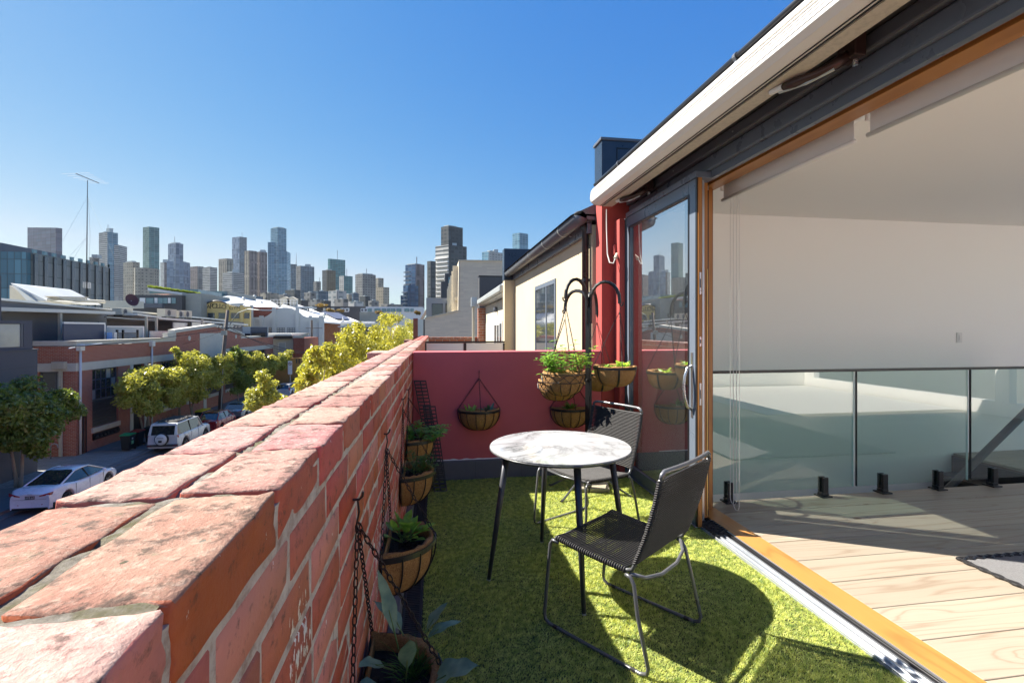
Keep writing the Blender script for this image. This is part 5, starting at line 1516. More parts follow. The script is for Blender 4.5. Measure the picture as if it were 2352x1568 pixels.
# ================================================================== CARS
GLC = pane_mat('car_glass', (.02, .025, .03), .03)
RUB = mat('tyre_rubber', (.02, .02, .02), .85)
ALLOY = mat('alloy', (.35, .36, .37), .35, .8)
TAIL = mat('tail_lamp_red', (.35, .015, .02), .2, coat=1)
def carpaint(name, c, metal=0.0): return mat(name, c, .28, metal, var=.02, coat=1)
def text_mesh(txt, size, ext_=.002):
    cu = bpy.data.curves.new('t', 'FONT'); cu.body = txt; cu.size = size; cu.extrude = ext_; cu.align_x = 'CENTER'; cu.align_y = 'CENTER'
    o = bpy.data.objects.new('t', cu); COL.objects.link(o)
    dg = bpy.context.evaluated_depsgraph_get(); me = bpy.data.meshes.new_from_object(o.evaluated_get(dg))
    bpy.data.objects.remove(o); bpy.data.curves.remove(cu)
    return me
def text_obj(txt, size, m, parent, loc, rot, name='lettering', sx=1):
    me = text_mesh(txt, size); me.materials.clear(); me.materials.append(m); me.name = name
    return link_mesh(name, me, parent, loc, rot, (sx, 1, 1))
def interp(tab, y):
    for i in range(len(tab) - 1):
        if tab[i][0] <= y <= tab[i + 1][0]:
            f = (y - tab[i][0]) / (tab[i + 1][0] - tab[i][0]); return tab[i][1] + (tab[i + 1][1] - tab[i][1]) * f
    return tab[0][1] if y < tab[0][0] else tab[-1][1]
def car(name, label, loc, rot, paint, L, W, belt, deck, width, gh, wheels, wr=.33, clear=.2, group='cars parked along the far kerb', cat='car'):
    """deck: [(y, height)] top of lower body; width: [(y, half width)]; gh: (rear base y, roof rear y, roof front y, screen base y, roof z, belt z, roof half width)"""
    t = thing(name, label, cat, loc, rot, group)
    ys = sorted(set([round(y, 3) for y in np.linspace(-L / 2, L / 2, 25)] + [round(wy + dx, 3) for wy in wheels for dx in (-.42, -.36, -.25, -.12, 0, .12, .25, .36, .42)]))
    b = MB(); prev_ = None
    Ra = wr + .07
    for y in ys:
        w_ = interp(width, y); zd = interp(deck, y); zb = clear
        for wy in wheels:
            if abs(y - wy) < Ra: zb = max(zb, wr + math.sqrt(Ra * Ra - (y - wy) ** 2))
        e = 1.0
        zm = (zb + zd) / 2
        ring = [(0, zb), (w_ * .90, zb), (w_ * .985, zb + .03), (w_, max(zb + .06, .42)), (w_ * 1.0, max(zb + .08, .60)), (w_ * .975, max(zd - .10, zb + .1)), (w_ * .93, max(zd - .02, zb + .11)), (w_ * .8, zd + .015), (0, zd + .04)]
        idx = []
        for s in (1, -1):
            rr = ring if s == 1 else ring[1:-1][::-1]
            for (x, z) in rr:
                b.v.append((x * s, y, z)); idx.append(len(b.v) - 1)
        if prev_:
            n = len(idx)
            for i in range(n): b.f.append((prev_[i], prev_[(i + 1) % n], idx[(i + 1) % n], idx[i])); b.m.append(0)
        else: b.f.append(tuple(idx)); b.m.append(0)
        prev_ = idx
    b.f.append(tuple(reversed(prev_))); b.m.append(0)
    o = b.build('body', paint, t, world=False, smooth=True)
    bev = o.modifiers.new('b', 'BEVEL'); bev.width = .03; bev.segments = 2; bev.angle_limit = R(50); bev.limit_method = 'ANGLE'
    yr0, yr1, yf1, yf0, zr_, zb_, wr_ = gh
    wb = interp(width, 0) * .93
    P = lambda y, w0, z: Vector((w0, y, z))
    b = MB()
    mid = (yr1 + yf1) / 2
    for s in (1, -1):
        A, Bq, Cq, D = P(yr0, s * wb * .86, zb_), P(yr1, s * wr_ * .96, zr_ - .06), P(yf1, s * wr_ * .96, zr_ - .05), P(yf0, s * wb * .88, zb_)
        Eq, Fq = P(yr1 + .25, s * wb, zb_), P(yf1 - .1, s * wb, zb_)
        for tri in ((A, Eq, Bq), (Eq, Fq, Cq, Bq), (Fq, D, Cq)):
            b.poly([tuple(q) for q in (tri if s == 1 else tri[::-1])])
    A, Bq, Cq, D = [P(yr0, wb * .86, zb_), P(yr1, wr_ * .96, zr_ - .06)], None, None, None
    b.poly([(-wb * .86, yr0, zb_), (wb * .86, yr0, zb_), (wr_ * .96, yr1, zr_ - .06), (-wr_ * .96, yr1, zr_ - .06)])
    b.poly([(wb * .88, yf0, zb_), (-wb * .88, yf0, zb_), (-wr_ * .96, yf1, zr_ - .05), (wr_ * .96, yf1, zr_ - .05)])
    b.build('windows', GLC, t, world=False)
    b = MB()
    nn = 9; rows = []
    for k in range(nn):
        f = k / (nn - 1); y = yr1 - .05 + (yf1 - yr1 + .1) * f; zc = zr_ - .035 + .04 * math.sin(math.pi * min(1, max(0, f))) 
        row = []
        for x, dz in ((-1.0, -.035), (-.86, .0), (-.45, .018), (0, .024), (.45, .018), (.86, .0), (1.0, -.035)):
            b.v.append((x * wr_, y, zc + dz)); row.append(len(b.v) - 1)
        rows.append(row)
    for i in range(nn - 1):
        for j in range(6): b.f.append((rows[i][j], rows[i][j + 1], rows[i + 1][j + 1], rows[i + 1][j])); b.m.append(0)
    b.build('roof', paint, t, world=False, smooth=True)
    for s in (1, -1):
        b = MB(); b.tube([P(yf0 + .02, s * wb * .9, zb_ - .01), P(yf1, s * wr_ * .98, zr_ - .045), P(mid, s * wr_ * 1.0, zr_ - .03), P(yr1, s * wr_ * .98, zr_ - .055), P(yr0 - .02, s * wb * .87, zb_ - .01)], .035, 6); b.build('pillar', paint, t, world=False, smooth=True)
        b = MB(); b.tube([P(mid + .1, s * wb * 1.0, zb_ - .01), P(mid + .05, s * wr_ * .985, zr_ - .05)], .028, 5); b.build('door_pillar', M['black'], t, world=False)
        b = MB(); c = P(yf0 - .45, s * (wb + .13), zb_ + .06); b.lathe([(0, -.07), (.07, -.05), (.085, 0), (.07, .06), (0, .08)], tuple(c), n=10); b.build('mirror', paint, t, world=False, smooth=True)
        for yy in (mid - .25, mid + .75):
            b = MB(); x = s * (interp(width, yy) * .99 + .008); b.box(min(x, x - s * .02), max(x, x - s * .02), yy - .09, yy + .09, zb_ - .17, zb_ - .145); b.build('door_handle', paint, t, world=False)
        for yy in (mid + .1, mid + 1.05, mid - .78):
            b = MB(); w0 = interp(width, yy); b.box(min(s * w0 * .99, s * (w0 + .004)), max(s * w0 * .99, s * (w0 + .004)), yy, yy + .012, .42, zb_ - .06); b.build('door_seam', M['black'], t, world=False)
    for wy in wheels:
        for s in (1, -1):
            x = s * (interp(width, wy) - .11)
            b = MB(); Mx = Matrix.Translation((x, wy, wr)) @ Matrix.Rotation(R(90) * s, 4, 'Y')
            q = MB(); q.lathe([(wr * .64, -.09), (wr * .9, -.10), (wr, -.07), (wr, .07), (wr * .9, .10), (wr * .64, .09)], n=22)
            b.v = [tuple(Mx @ Vector(v)) for v in q.v]; b.f = q.f; b.m = q.m
            tw = b.build('wheel', RUB, t, world=False, smooth=True)
            q = MB(); q.lathe([(0, .07), (.05, .075), (.06, .05), (wr * .2, .04)], n=12); q.lathe([(wr * .60, .05), (wr * .66, .085), (wr * .66, -.02)], n=22)
            for k in range(5):
                a = 2 * math.pi * k / 5; ca, sa = math.cos(a), math.sin(a)
                q.ext([(ca * .04 - sa * .03, sa * .04 + ca * .03, .05), (ca * .04 + sa * .03, sa * .04 - ca * .03, .05), (ca * wr * .62 + sa * .022, sa * wr * .62 - ca * .022, .065), (ca * wr * .62 - sa * .022, sa * wr * .62 + ca * .022, .065)], (0, 0, -.03))
            b = MB(); b.v = [tuple(Mx @ Vector(v)) for v in q.v]; b.f = q.f; b.m = q.m
            b.build('rim', ALLOY, tw, world=False, smooth=False)
    boxl = MB(); boxl.box(-W * .46, W * .46, -L / 2 + .12, L / 2 - .15, clear - .05, clear + .25); boxl.build('underbody', M['black'], t, world=False)
    return t
def rearpatch(t, name, m, poly, y, depth=.02, mirror=True):
    for s in ((1, -1) if mirror else (1,)):
        b = MB(); b.ext([(x * s, y + dy, z) for x, z, dy in poly], (0, -depth, 0)); b.build(name, m, t, world=False, bevel=.004, seg=1)
def plate(t, y, z, txt, dark=True, w=.37):
    b = MB(); b.box(-w / 2, w / 2, y - .012, y, z - .065, z + .065); o = b.build('number_plate', M['black'] if dark else M['white'], t, world=False)
    if txt: text_obj(txt, .115, M['white'] if dark else M['black'], o, (0, y - .015, z), (R(90), 0, 0), sx=.95)

# white sedan
pw = carpaint('white_paint_car', (.74, .76, .80))
L = 4.58; c0 = atz(108, 1172, SZ)
sed = car('parked_car', 'white four-door sedan with a black rear window parked nearest on the street', (-17.05, 25.85, SZ), 0, pw, L, 1.8, .9,
    [(-L / 2, .82), (-L / 2 + .06, 1.00), (-L / 2 + .35, 1.035), (-1.35, 1.02), (-.6, .93), (.8, .93), (1.15, .95), (1.9, .80), (L / 2 - .08, .66), (L / 2, .5)],
    [(-L / 2, .74), (-L / 2 + .12, .82), (-1.5, .89), (0, .90), (1.5, .89), (L / 2 - .25, .80), (L / 2, .62)],
    (-1.82, -.62, .25, 1.25, 1.44, .96, .60), (-1.42, 1.30))
y = -L / 2
rearpatch(sed, 'tail_lamp', TAIL, [(.36, .76, .0), (.80, .80, .06), (.84, .93, .10), (.70, .90, .03), (.38, .80, .0)], y - .002, .03)
rearpatch(sed, 'bumper_reflector', TAIL, [(.42, .40, .0), (.74, .43, .04), (.74, .46, .04), (.42, .425, 0)], y + .012, .02)
rearpatch(sed, 'boot_seam', M['black'], [(-.62, .635, .0), (.62, .635, .0), (.62, .642, .0), (-.62, .642, .0)], y + .008, .02, False)
rearpatch(sed, 'lower_valance', M['black'], [(-.70, .20, .0), (.70, .20, .0), (.66, .29, .0), (-.66, .29, .0)], y + .02, .035, False)
plate(sed, y + .008, .72, 'AWB 634')
b_ = MB(); b_.tube([(.075 * math.cos(a), y - .01, .855 + .038 * math.sin(a)) for a in np.linspace(0, 2 * math.pi, 20)[:-1]], .006, 5, closed=True)
b_.tube([(-.035, y - .01, .83), (-.02, y - .01, .88)], .006, 5); b_.tube([(.02, y - .01, .83), (.035, y - .01, .88)], .006, 5); b_.tube([(-.028, y - .01, .85), (.028, y - .01, .862)], .005, 5)
b_.build('badge', M['steel'], sed, world=False)
b_ = MB(); b_.ext([(-.56, -1.75, 1.0), (.56, -1.75, 1.0), (.52, -.62, 1.43), (-.52, -.62, 1.43)], (0, .0, .012)); b_.build('black_rear_glass', GLC, sed, world=False)

# white 4x4
L = 4.75
suv = car('parked_four_wheel_drive', 'boxy white four-wheel drive with a spare wheel on its tailgate and roof rack', (-17.15, 36.3, SZ), 0, carpaint('white_4x4_paint', (.66, .68, .66)), L, 1.88, 1.1,
    [(-L / 2, 1.12), (-1.2, 1.14), (.9, 1.14), (1.15, 1.14), (2.0, 1.06), (L / 2 - .05, .92), (L / 2, .7)],
    [(-L / 2, .86), (-L / 2 + .1, .91), (-1.4, .94), (1.4, .94), (L / 2 - .2, .86), (L / 2, .74)],
    (-L / 2 + .02, -L / 2 + .22, .55, 1.15, 1.86, 1.13, .76), (-1.42, 1.38), wr=.39, clear=.32)
y = -L / 2
rearpatch(suv, 'tail_lamp', TAIL, [(.80, .96, .04), (.90, .96, .10), (.90, 1.12, .10), (.80, 1.12, .04)], y, .03)
rearpatch(suv, 'tail_pillar', suv.children[0].data.materials[0], [(.68, 1.12, .0), (.86, 1.12, .03), (.76, 1.80, .18), (.66, 1.80, .18)], y, .03)
rearpatch(suv, 'rear_bumper', M['charcoal_dark'], [(-.9, .42, .0), (.9, .42, .0), (.9, .56, .0), (-.9, .56, .0)], y + .02, .10, False)
rearpatch(suv, 'bumper_lamp', TAIL, [(.62, .46, .0), (.86, .46, .0), (.86, .50, .0), (.62, .50, 0)], y - .08, .02)
rearpatch(suv, 'upper_tailgate', suv.children[0].data.materials[0], [(-.76, 1.72, .16), (.76, 1.72, .16), (.72, 1.84, .2), (-.72, 1.84, .2)], y - .005, .03, False)
Mx = Matrix.Translation((0, y - .17, .90)) @ Matrix.Rotation(R(90), 4, 'X')
q = MB(); q.lathe([(0, .13), (.27, .125), (.33, .09), (.36, .0), (.36, -.1), (.1, -.1)], n=28); b_ = MB(); b_.v = [tuple(Mx @ Vector(v)) for v in q.v]; b_.f = q.f; b_.m = q.m
sw = b_.build('spare_wheel_cover', bpy.data.materials['white_4x4_paint'], suv, world=False, smooth=True)
q = MB(); q.lathe([(.365, .06), (.39, .02), (.39, -.12), (.3, -.12)], n=28, a0=R(-60), a1=R(240)); b_ = MB(); b_.v = [tuple(Mx @ Vector(v)) for v in q.v]; b_.f = q.f; b_.m = q.m
b_.build('tyre', RUB, sw, world=False, smooth=True)
rearpatch(suv, 'cover_strip', M['black'], [(-.2, 1.0, .0), (.2, 1.0, .0), (.19, 1.025, .0), (-.19, 1.025, .0)], y - .30, .02, False)
plate(suv, y - .305, .80, '', True, .2)
rk = MB()
for x in (-.62, .62): rk.tube([(x, -1.9, 1.93), (x, .3, 1.93)], .02, 6)
for yy in np.linspace(-1.8, .2, 7): rk.tube([(-.62, yy, 1.93), (.62, yy, 1.93)], .015, 6)
for x in (-.62, .62):
    for yy in np.linspace(-1.7, .1, 4):
        rk.tube([(x, yy - .12, 1.93), (x, yy - .1, 2.04), (x, yy + .1, 2.04), (x, yy + .12, 1.93)], .014, 5); rk.tube([(x * .95, yy, 1.86), (x, yy, 1.93)], .02, 5)
rk.build('roof_rack', M['black'], suv, world=False)
b_ = MB(); b_.box(-.62, .62, -1.8, .2, 1.935, 1.95); b_.build('rack_tray', M['blackmatte'], suv, world=False)

# red hatchback
L = 3.6
rh = car('parked_hatchback', 'small red hatchback parked in front of the white four-wheel drive', (-17.05, 41.6, SZ), 0, carpaint('dark_red_paint', (.30, .012, .02)), L, 1.63, .95,
    [(-L / 2, .86), (-L / 2 + .1, .98), (-.9, 1.0), (.9, .98), (1.5, .86), (L / 2 - .05, .66), (L / 2, .5)],
    [(-L / 2, .64), (-L / 2 + .15, .76), (-1.0, .81), (.9, .81), (L / 2 - .2, .74), (L / 2, .58)],
    (-L / 2 + .12, -1.25, .3, 1.0, 1.49, .98, .60), (-1.15, 1.15), wr=.29, clear=.18)
rearpatch(rh, 'tail_lamp', TAIL, [(.56, .70, .02), (.68, .72, .08), (.70, .93, .10), (.60, .93, .04)], -L / 2, .03)
rearpatch(rh, 'lamp_ring', M['white'], [(.60, .76, .03), (.66, .77, .05), (.665, .87, .06), (.62, .87, .05)], -L / 2 - .025, .02)
rearpatch(rh, 'chrome_bar', M['steel'], [(-.2, .86, .0), (.2, .86, .0), (.2, .885, .0), (-.2, .885, .0)], -L / 2 + .0, .03, False)
# grey hatch
L = 4.35
gh_ = car('parked_grey_car', 'silver-grey hatchback with slim red tail lamps parked ahead of the red car', (-17.1, 46.6, SZ), 0, carpaint('silver_grey_paint', (.22, .25, .27), .3), L, 1.8, .95,
    [(-L / 2, .85), (-L / 2 + .08, 1.0), (-1.1, 1.0), (.9, .96), (1.8, .84), (L / 2 - .05, .66), (L / 2, .5)],
    [(-L / 2, .74), (-L / 2 + .15, .84), (-1.2, .89), (1.2, .89), (L / 2 - .2, .80), (L / 2, .62)],
    (-L / 2 + .15, -1.35, .35, 1.25, 1.46, .97, .62), (-1.35, 1.32))
rearpatch(gh_, 'tail_lamp', TAIL, [(.40, .84, .0), (.78, .84, .06), (.82, .95, .10), (.66, .93, .03)], -L / 2, .03)
rearpatch(gh_, 'diffuser', M['black'], [(-.74, .22, .0), (.74, .22, .0), (.68, .42, .0), (-.68, .42, .0)], -L / 2 + .02, .04, False)
plate(gh_, -L / 2, .55, '', False)
L = 4.5
wg = car('parked_wagon', 'pale silver wagon with upright red tail lamps parked farther up the street', (-17.4, 61.5, SZ), 0, carpaint('pale_silver_paint', (.55, .58, .62)), L, 1.75, .95,
    [(-L / 2, .9), (-L / 2 + .1, 1.0), (-1.2, 1.0), (.9, .96), (1.8, .84), (L / 2, .6)], [(-L / 2, .78), (-1.2, .87), (1.2, .87), (L / 2, .66)],
    (-L / 2 + .08, -1.9, .45, 1.25, 1.47, .97, .62), (-1.35, 1.32))
rearpatch(wg, 'tail_lamp', TAIL, [(.70, .80, .02), (.82, .80, .08), (.82, 1.12, .08), (.70, 1.12, .02)], -L / 2, .04)
dk = car('parked_dark_car', 'dark blue sedan parked farthest up the street', (-17.6, 68.5, SZ), 0, carpaint('dark_navy_paint', (.02, .022, .04)), L, 1.78, .95,
    [(-L / 2, .9), (-L / 2 + .1, 1.0), (-1.2, 1.0), (.9, .96), (1.8, .84), (L / 2, .6)], [(-L / 2, .78), (-1.2, .87), (1.2, .87), (L / 2, .66)],
    (-1.9, -.9, .35, 1.25, 1.45, .97, .62), (-1.35, 1.32))
rearpatch(dk, 'tail_lamp', TAIL, [(.4, .84, .0), (.80, .84, .06), (.80, .97, .06), (.5, .95, .02)], -L / 2, .04)

# wheelie bins
def bin_(name, label, loc, lid, rot=0):
    t = thing(name, label, 'wheelie bin', loc, rot, 'wheelie bins on the far footpath')
    b = MB(); v = [(-.22, -.26, .06), (.22, -.26, .06), (.22, .24, .06), (-.22, .24, .06), (-.28, -.34, .98), (.28, -.34, .98), (.28, .34, .98), (-.28, .34, .98)]
    b.v = v; b.f = [(0, 3, 2, 1), (4, 5, 6, 7), (0, 1, 5, 4), (1, 2, 6, 5), (2, 3, 7, 6), (3, 0, 4, 7)]; b.m = [0] * 6
    b.build('body', BINM, t, world=False, bevel=.02)
    b = MB(); b.ext([(-.30, -.38, .985), (-.30, .38, .985), (-.30, .36, 1.06), (-.30, .1, 1.09), (-.30, -.36, 1.04)], (.60, 0, 0)); b.build('lid', lid, t, world=False, bevel=.015)
    for s in (-1, 1):
        b = MB(); b.tube([(s * .24, .27, .1), (s * .29, .27, .1)], .1, 12); b.build('wheel', RUB, t, world=False)
    b = MB(); b.tube([(-.26, .42, .98), (.26, .42, .98)], .018, 6); b.build('handle', BINM, t, world=False)
    b = MB(); b.box(-.281, -.27, -.1, .1, .45, .85); return t
BINM = mat('bin_plastic', (.015, .02, .02), .5, var=.2)
g0 = atz(301, 1040, SZ + .12)
gb1 = bin_('wheelie_bin', 'black wheelie bin with a bright green lid beside the kerb', (-19.55, 34.65, SZ + .11), mat('green_lid', (.02, .32, .10), .45))
b_ = MB(); b_.box(.262, .268, -.1, .12, .40, .62); b_.build('sticker', mat('green_sticker', (.25, .6, .3), .5), gb1, world=False); b_ = MB(); b_.box(.268, .274, -.07, .06, .70, .80); b_.build('council_mark', M['white'], gb1, world=False)
bin_('wheelie_bin', 'black wheelie bin with a red lid behind the green-lidded one', (-19.6, 35.75, SZ + .11), mat('red_lid', (.35, .03, .02), .5))
bin_('wheelie_bin', 'all dark wheelie bin next to the back of the white four-wheel drive', (-19.35, 36.9, SZ + .11), BINM)
bin_('wheelie_bin', 'wheelie bin with a yellow lid beyond the white four-wheel drive', (-19.2, 43.6, SZ + .11), mat('yellow_lid', (.70, .48, .01), .5))
bin_('wheelie_bin', 'second yellow-lidded wheelie bin pressed against the first', (-19.2, 44.4, SZ + .11), bpy.data.materials['yellow_lid'])

# power pole with street lamp
POLEW = mat('weathered_timber_pole', (.16, .13, .11), .9, var=.3, vs=3, bump=.5, bs=20, dirt=.4)
px_, py_ = -19.5, 48.0
pt_ = aty(523, 712, 48.0)
pp = thing('power_pole', 'leaning weathered timber power pole with a curved street lamp arm', 'power pole', (px_, py_, SZ))
b_ = MB(); b_.tube([(px_, py_, SZ), (px_ + .25, py_, -1.5), (pt_.x, pt_.y, pt_.z)], [.20, .17, .13], 10); b_.build('pole', POLEW, pp, smooth=True)
b_ = MB(); b_.tube([(px_ + .18, py_ - .24, SZ + .1), (px_ + .42, py_ - .28, -.9)], .04, 6); b_.build('conduit', M['galv'], pp)
la = aty(528, 745, 47.8); lb = aty(604, 714, 45)
P = [la, la.lerp(lb, .25) + Vector((0, 0, .75)), la.lerp(lb, .55) + Vector((0, 0, .72)), la.lerp(lb, .8) + Vector((0, 0, .35)), lb + Vector((0, 0, .06))]
b_ = MB(); b_.tube(P, .035, 6); b_.build('lamp_arm', M['galv'], pp, smooth=True)
b_ = MB(); b_.box(lb.x - .1, lb.x + .75, lb.y - .1, lb.y + .1, lb.z, lb.z + .1); b_.build('lamp_head', M['galv'], pp, bevel=.03)
bx_ = aty(519, 763, 47.8); b_ = MB(); b_.box(bx_.x - .3, bx_.x + .1, 47.5, 47.85, bx_.z - .25, bx_.z + .15); b_.build('junction_box', M['offwhite'], pp)
b_ = MB()
for dx in (-.9, -.6, -.3, .4, .7, 1.0):
    c_ = (bx_.x + .2 + dx, 47.9, bx_.z + .45); b_.lathe([(0, 0), (.05, .02), (.03, .06), (.06, .09), (0, .13)], c_, n=8)
b_.tube([(bx_.x - .8, 47.9, bx_.z + .42), (bx_.x + 1.3, 47.9, bx_.z + .42)], .04, 6); b_.build('insulators', M['charcoal_dark'], pp)
def wire(name, label, a, c, sag, r=.02, m=None):
    b = MB(); P = [a.lerp(c, f) - Vector((0, 0, sag * 4 * f * (1 - f))) for f in np.linspace(0, 1, 14)]
    b.tube(P, r, 4); o = b.build(name, m or M['cable'], None, loc=a); tag(o, label, 'cable', 'overhead wires'); return o
J = Vector((bx_.x + .3, 47.9, bx_.z + .4))
wire('overhead_wire', 'overhead wire drooping left from the power pole past the brick cornice', J, atx(166, 796, -21.6), .15)
wire('overhead_wire', 'wire running left from the pole across the blank cream panel', J, atx(420, 790, -21.7), .1, .015)
wire('overhead_wire', 'upper of two black wires sagging right from the power pole', J, aty(700, 810, 70), .6, .03)
wire('overhead_wire', 'lower black wire sagging right behind the street trees', J - Vector((0, 0, .3)), aty(810, 806, 90), 1.2, .03)
sv = thing('service_cable_cover', 'white insulated service line reaching the warehouse corner', 'cable', atx(160, 800, -21.8))
for (u0, v0, u1, v1) in ((158, 800, 172, 797.5), (176, 796.8, 205, 792), (208, 791.5, 234, 789)):
    b_ = MB(); b_.tube([atx(u0, v0, -21.6), atx(u1, v1, -21.6)], .04, 6); b_.build('sleeve', M['white'], sv)
# parking sign
p_ = aty(666.5, 875, 62)
ps = thing('parking_sign', 'white no-parking sign with a red circle on a slim pole', 'sign', (p_.x, 62, SZ))
b_ = MB(); b_.tube([(p_.x, 62, SZ), (p_.x, 62, -2.5)], .03, 6); b_.build('pole', M['galv'], ps)
z_ = aty(666, 845, 62).z
boxpart(ps, 'plate', M['white'], (p_.x - .24, p_.x + .24, 61.94, 61.97, z_ - .75, z_ + .85))
q = MB(); Mx = Matrix.Translation((p_.x, 61.93, z_ + .52)) @ Matrix.Rotation(R(90), 4, 'X')
q.tube([Mx @ Vector((.17 * math.cos(a), .17 * math.sin(a), 0)) for a in np.linspace(0, 6.283, 16)[:-1]], .022, 4, closed=True); q.tube([Mx @ Vector((-.12, .12, 0)), Mx @ Vector((.12, -.12, 0))], .02, 4)
q.build('red_circle', TAIL, ps); text_obj('P', .26, M['black'], ps, Vector((p_.x, 61.925, z_ + .52)) - WL[ps.name], (R(90), 0, 0))

# ================================================================== TREES
BARK = mat('pale_bark', (.32, .26, .20), .85, var=.3, vs=6, bump=.4, bs=20, dirt=.4)
TL = {'lime': leaf_mat('street_tree_leaf', (.11, .155, .025), (.55, .54, .13), .42, 6, .32), 'green': leaf_mat('dark_tree_leaf', (.045, .085, .018), (.24, .31, .07), .4, 6, .3),
      'yellow': leaf_mat('golden_tree_leaf', (.09, .11, .015), (.60, .57, .10), .4, 7, .32)}
def tree(name, label, base, zc0, zc1, rx, ry, leafk, n=5200, ls=.11, stems=3, group='street trees', crown=None, lean=(0, 0), seed=0):
    rs = random.Random(seed); g = np.random.default_rng(seed + 5)
    base = Vector(base); t = thing(name, label, 'tree', base, 0, group)
    cc = Vector((base.x + lean[0], base.y + lean[1], (zc0 + zc1) / 2)); rz = (zc1 - zc0) / 2
    # clumps
    cl = crown or []
    if not cl:
        k = 0
        while len(cl) < 16 and k < 400:
            k += 1
            v = Vector((rs.uniform(-1, 1), rs.uniform(-1, 1), rs.uniform(-1, 1)))
            if .25 < v.length < .95:
                cl.append((cc.x + v.x * rx * .82, cc.y + v.y * ry * .82, cc.z + v.z * rz * .78, rs.uniform(.26, .42)))
    b = MB()
    fork = Vector((base.x + lean[0] * .25, base.y + lean[1] * .25, base.z + (zc0 - base.z) * .45))
    for s in range(stems):
        a = 2 * math.pi * s / stems + seed
        tgt = cl[(s * 5) % len(cl)]
        b0 = base + Vector((math.cos(a) * .08, math.sin(a) * .08, 0))
        m1 = fork + Vector((math.cos(a) * .22 * stems / 3, math.sin(a) * .22 * stems / 3, rs.uniform(-.2, .2)))
        m2 = m1.lerp(Vector(tgt[:3]), .55) + Vector((0, 0, .12))
        b.tube([b0, b0.lerp(m1, .5) + Vector((rs.uniform(-.05, .05), rs.uniform(-.05, .05), 0)), m1, m2, Vector(tgt[:3])], [.12, .095, .075, .05, .02], 7)
        for e in range(3):
            tg = cl[(s * 5 + e * 3 + 1) % len(cl)]
            b.tube([m2, m2.lerp(Vector(tg[:3]), .5) + Vector((0, 0, .1)), Vector(tg[:3])], [.035, .025, .012], 5)
    b.build('trunk', BARK, t, smooth=True)
    n = int(n * 1.6)
    C0 = np.array([c[:3] for c in cl]); Rr = np.array([c[3] for c in cl]) * min(rx, ry, rz) * 1.15
    pick = g.choice(len(cl), n, p=Rr ** 2 / (Rr ** 2).sum())
    d = g.normal(size=(n, 3)); d /= np.linalg.norm(d, axis=1, keepdims=True)
    rad = Rr[pick] * (1 - .75 * g.random(n) ** 1.6 + .35 * (g.random(n) > .93) * g.random(n)) * (1 + .28 * np.sin(d[:, 0] * 5 + pick) * np.cos(d[:, 2] * 6 + pick * 2))
    c = C0[pick] + d * rad[:, None] * np.array([1.05, 1.05, .9])
    nn_ = d + g.normal(size=(n, 3)) * .75 + np.array([0, 0, .35]); nn_ /= np.linalg.norm(nn_, axis=1, keepdims=True)
    tt = np.cross(nn_, g.normal(size=(n, 3))); tt /= np.linalg.norm(tt, axis=1, keepdims=True); bb = np.cross(nn_, tt)
    s1 = ls * g.uniform(.7, 1.35, n)[:, None]; s2 = s1 * .42
    v = np.stack([c - tt * s1, c + bb * s2, c + tt * s1, c - bb * s2], 1).reshape(-1, 3) - np.array(base)
    me = bpy.data.meshes.new('crown'); me.vertices.add(n * 4); me.vertices.foreach_set('co', v.astype(np.float32).ravel())
    me.loops.add(n * 4); me.loops.foreach_set('vertex_index', np.arange(n * 4, dtype=np.int32))
    me.polygons.add(n); me.polygons.foreach_set('loop_start', np.arange(0, n * 4, 4, dtype=np.int32)); me.update(calc_edges=True)
    me.materials.append(TL[leafk]); link_mesh('crown', me, t)
    return t
def clumps(spec, X=None, Y=None, seed=1, jitter=.5):
    """crown clumps from sighted points: (u, v, radius px) around a mean plane"""
    rs = random.Random(seed); out = []
    for (u, v_, r_) in spec:
        for _ in range(5):
            uu, vv = u + rs.gauss(0, .42) * r_, v_ + rs.gauss(0, .38) * r_
            p = atx(uu, vv, X) if X is not None else aty(uu, vv, Y)
            p0 = Vector((0, 0, H)); k = 1 + rs.uniform(-.03, .03); p = p0 + (p - p0) * k
            d = p.y * C_ + p.x * S_
            out.append((p.x, p.y, p.z, r_ * d / F * rs.uniform(.52, .98)))
    return out
def tree_px(name, label, ub, X, spec, leafk, n, ls=.11, stems=3, seed=1):
    cl = clumps(spec, X=X + .9 if X < -10 else X, seed=seed)
    bx = X; d = None
    yb = atx(ub, 900, X).y
    m = min(c[2] - c[3] for c in cl)
    cl2 = [(a, b, c, r / 1.15) for a, b, c, r in cl]
    return tree(name, label, (bx, yb, SZ + .1), m, max(c[2] for c in cl), 1, 1, leafk, n, ls, stems, crown=cl2, seed=seed)
tree_px('street_tree', 'dark green multi-stemmed street tree at the left edge in front of the charcoal wall', 43, -20.4,
    [(10, 935, 42), (60, 925, 38), (110, 935, 30), (155, 912, 20), (30, 985, 45), (80, 980, 40), (125, 970, 33), (20, 1015, 25), (85, 1030, 22), (150, 945, 22)], 'green', 15000, .115, 2, 3)
tree_px('street_tree', 'bright lime street tree overhanging the red-lidded bin', 336, -20.6,
    [(300, 875, 24), (335, 865, 26), (372, 862, 27), (405, 868, 24), (312, 905, 26), (350, 900, 28), (390, 895, 26), (330, 935, 20), (285, 895, 16), (400, 925, 16)], 'lime', 12000, .12, 3, 4)
tree_px('street_tree', 'second lime street tree whose crown reaches the power pole', 440, -20.6,
    [(435, 845, 24), (465, 835, 22), (495, 838, 22), (520, 832, 15), (440, 880, 24), (475, 875, 22), (505, 862, 18), (420, 905, 16), (455, 905, 15)], 'lime', 9500, .13, 2, 5)
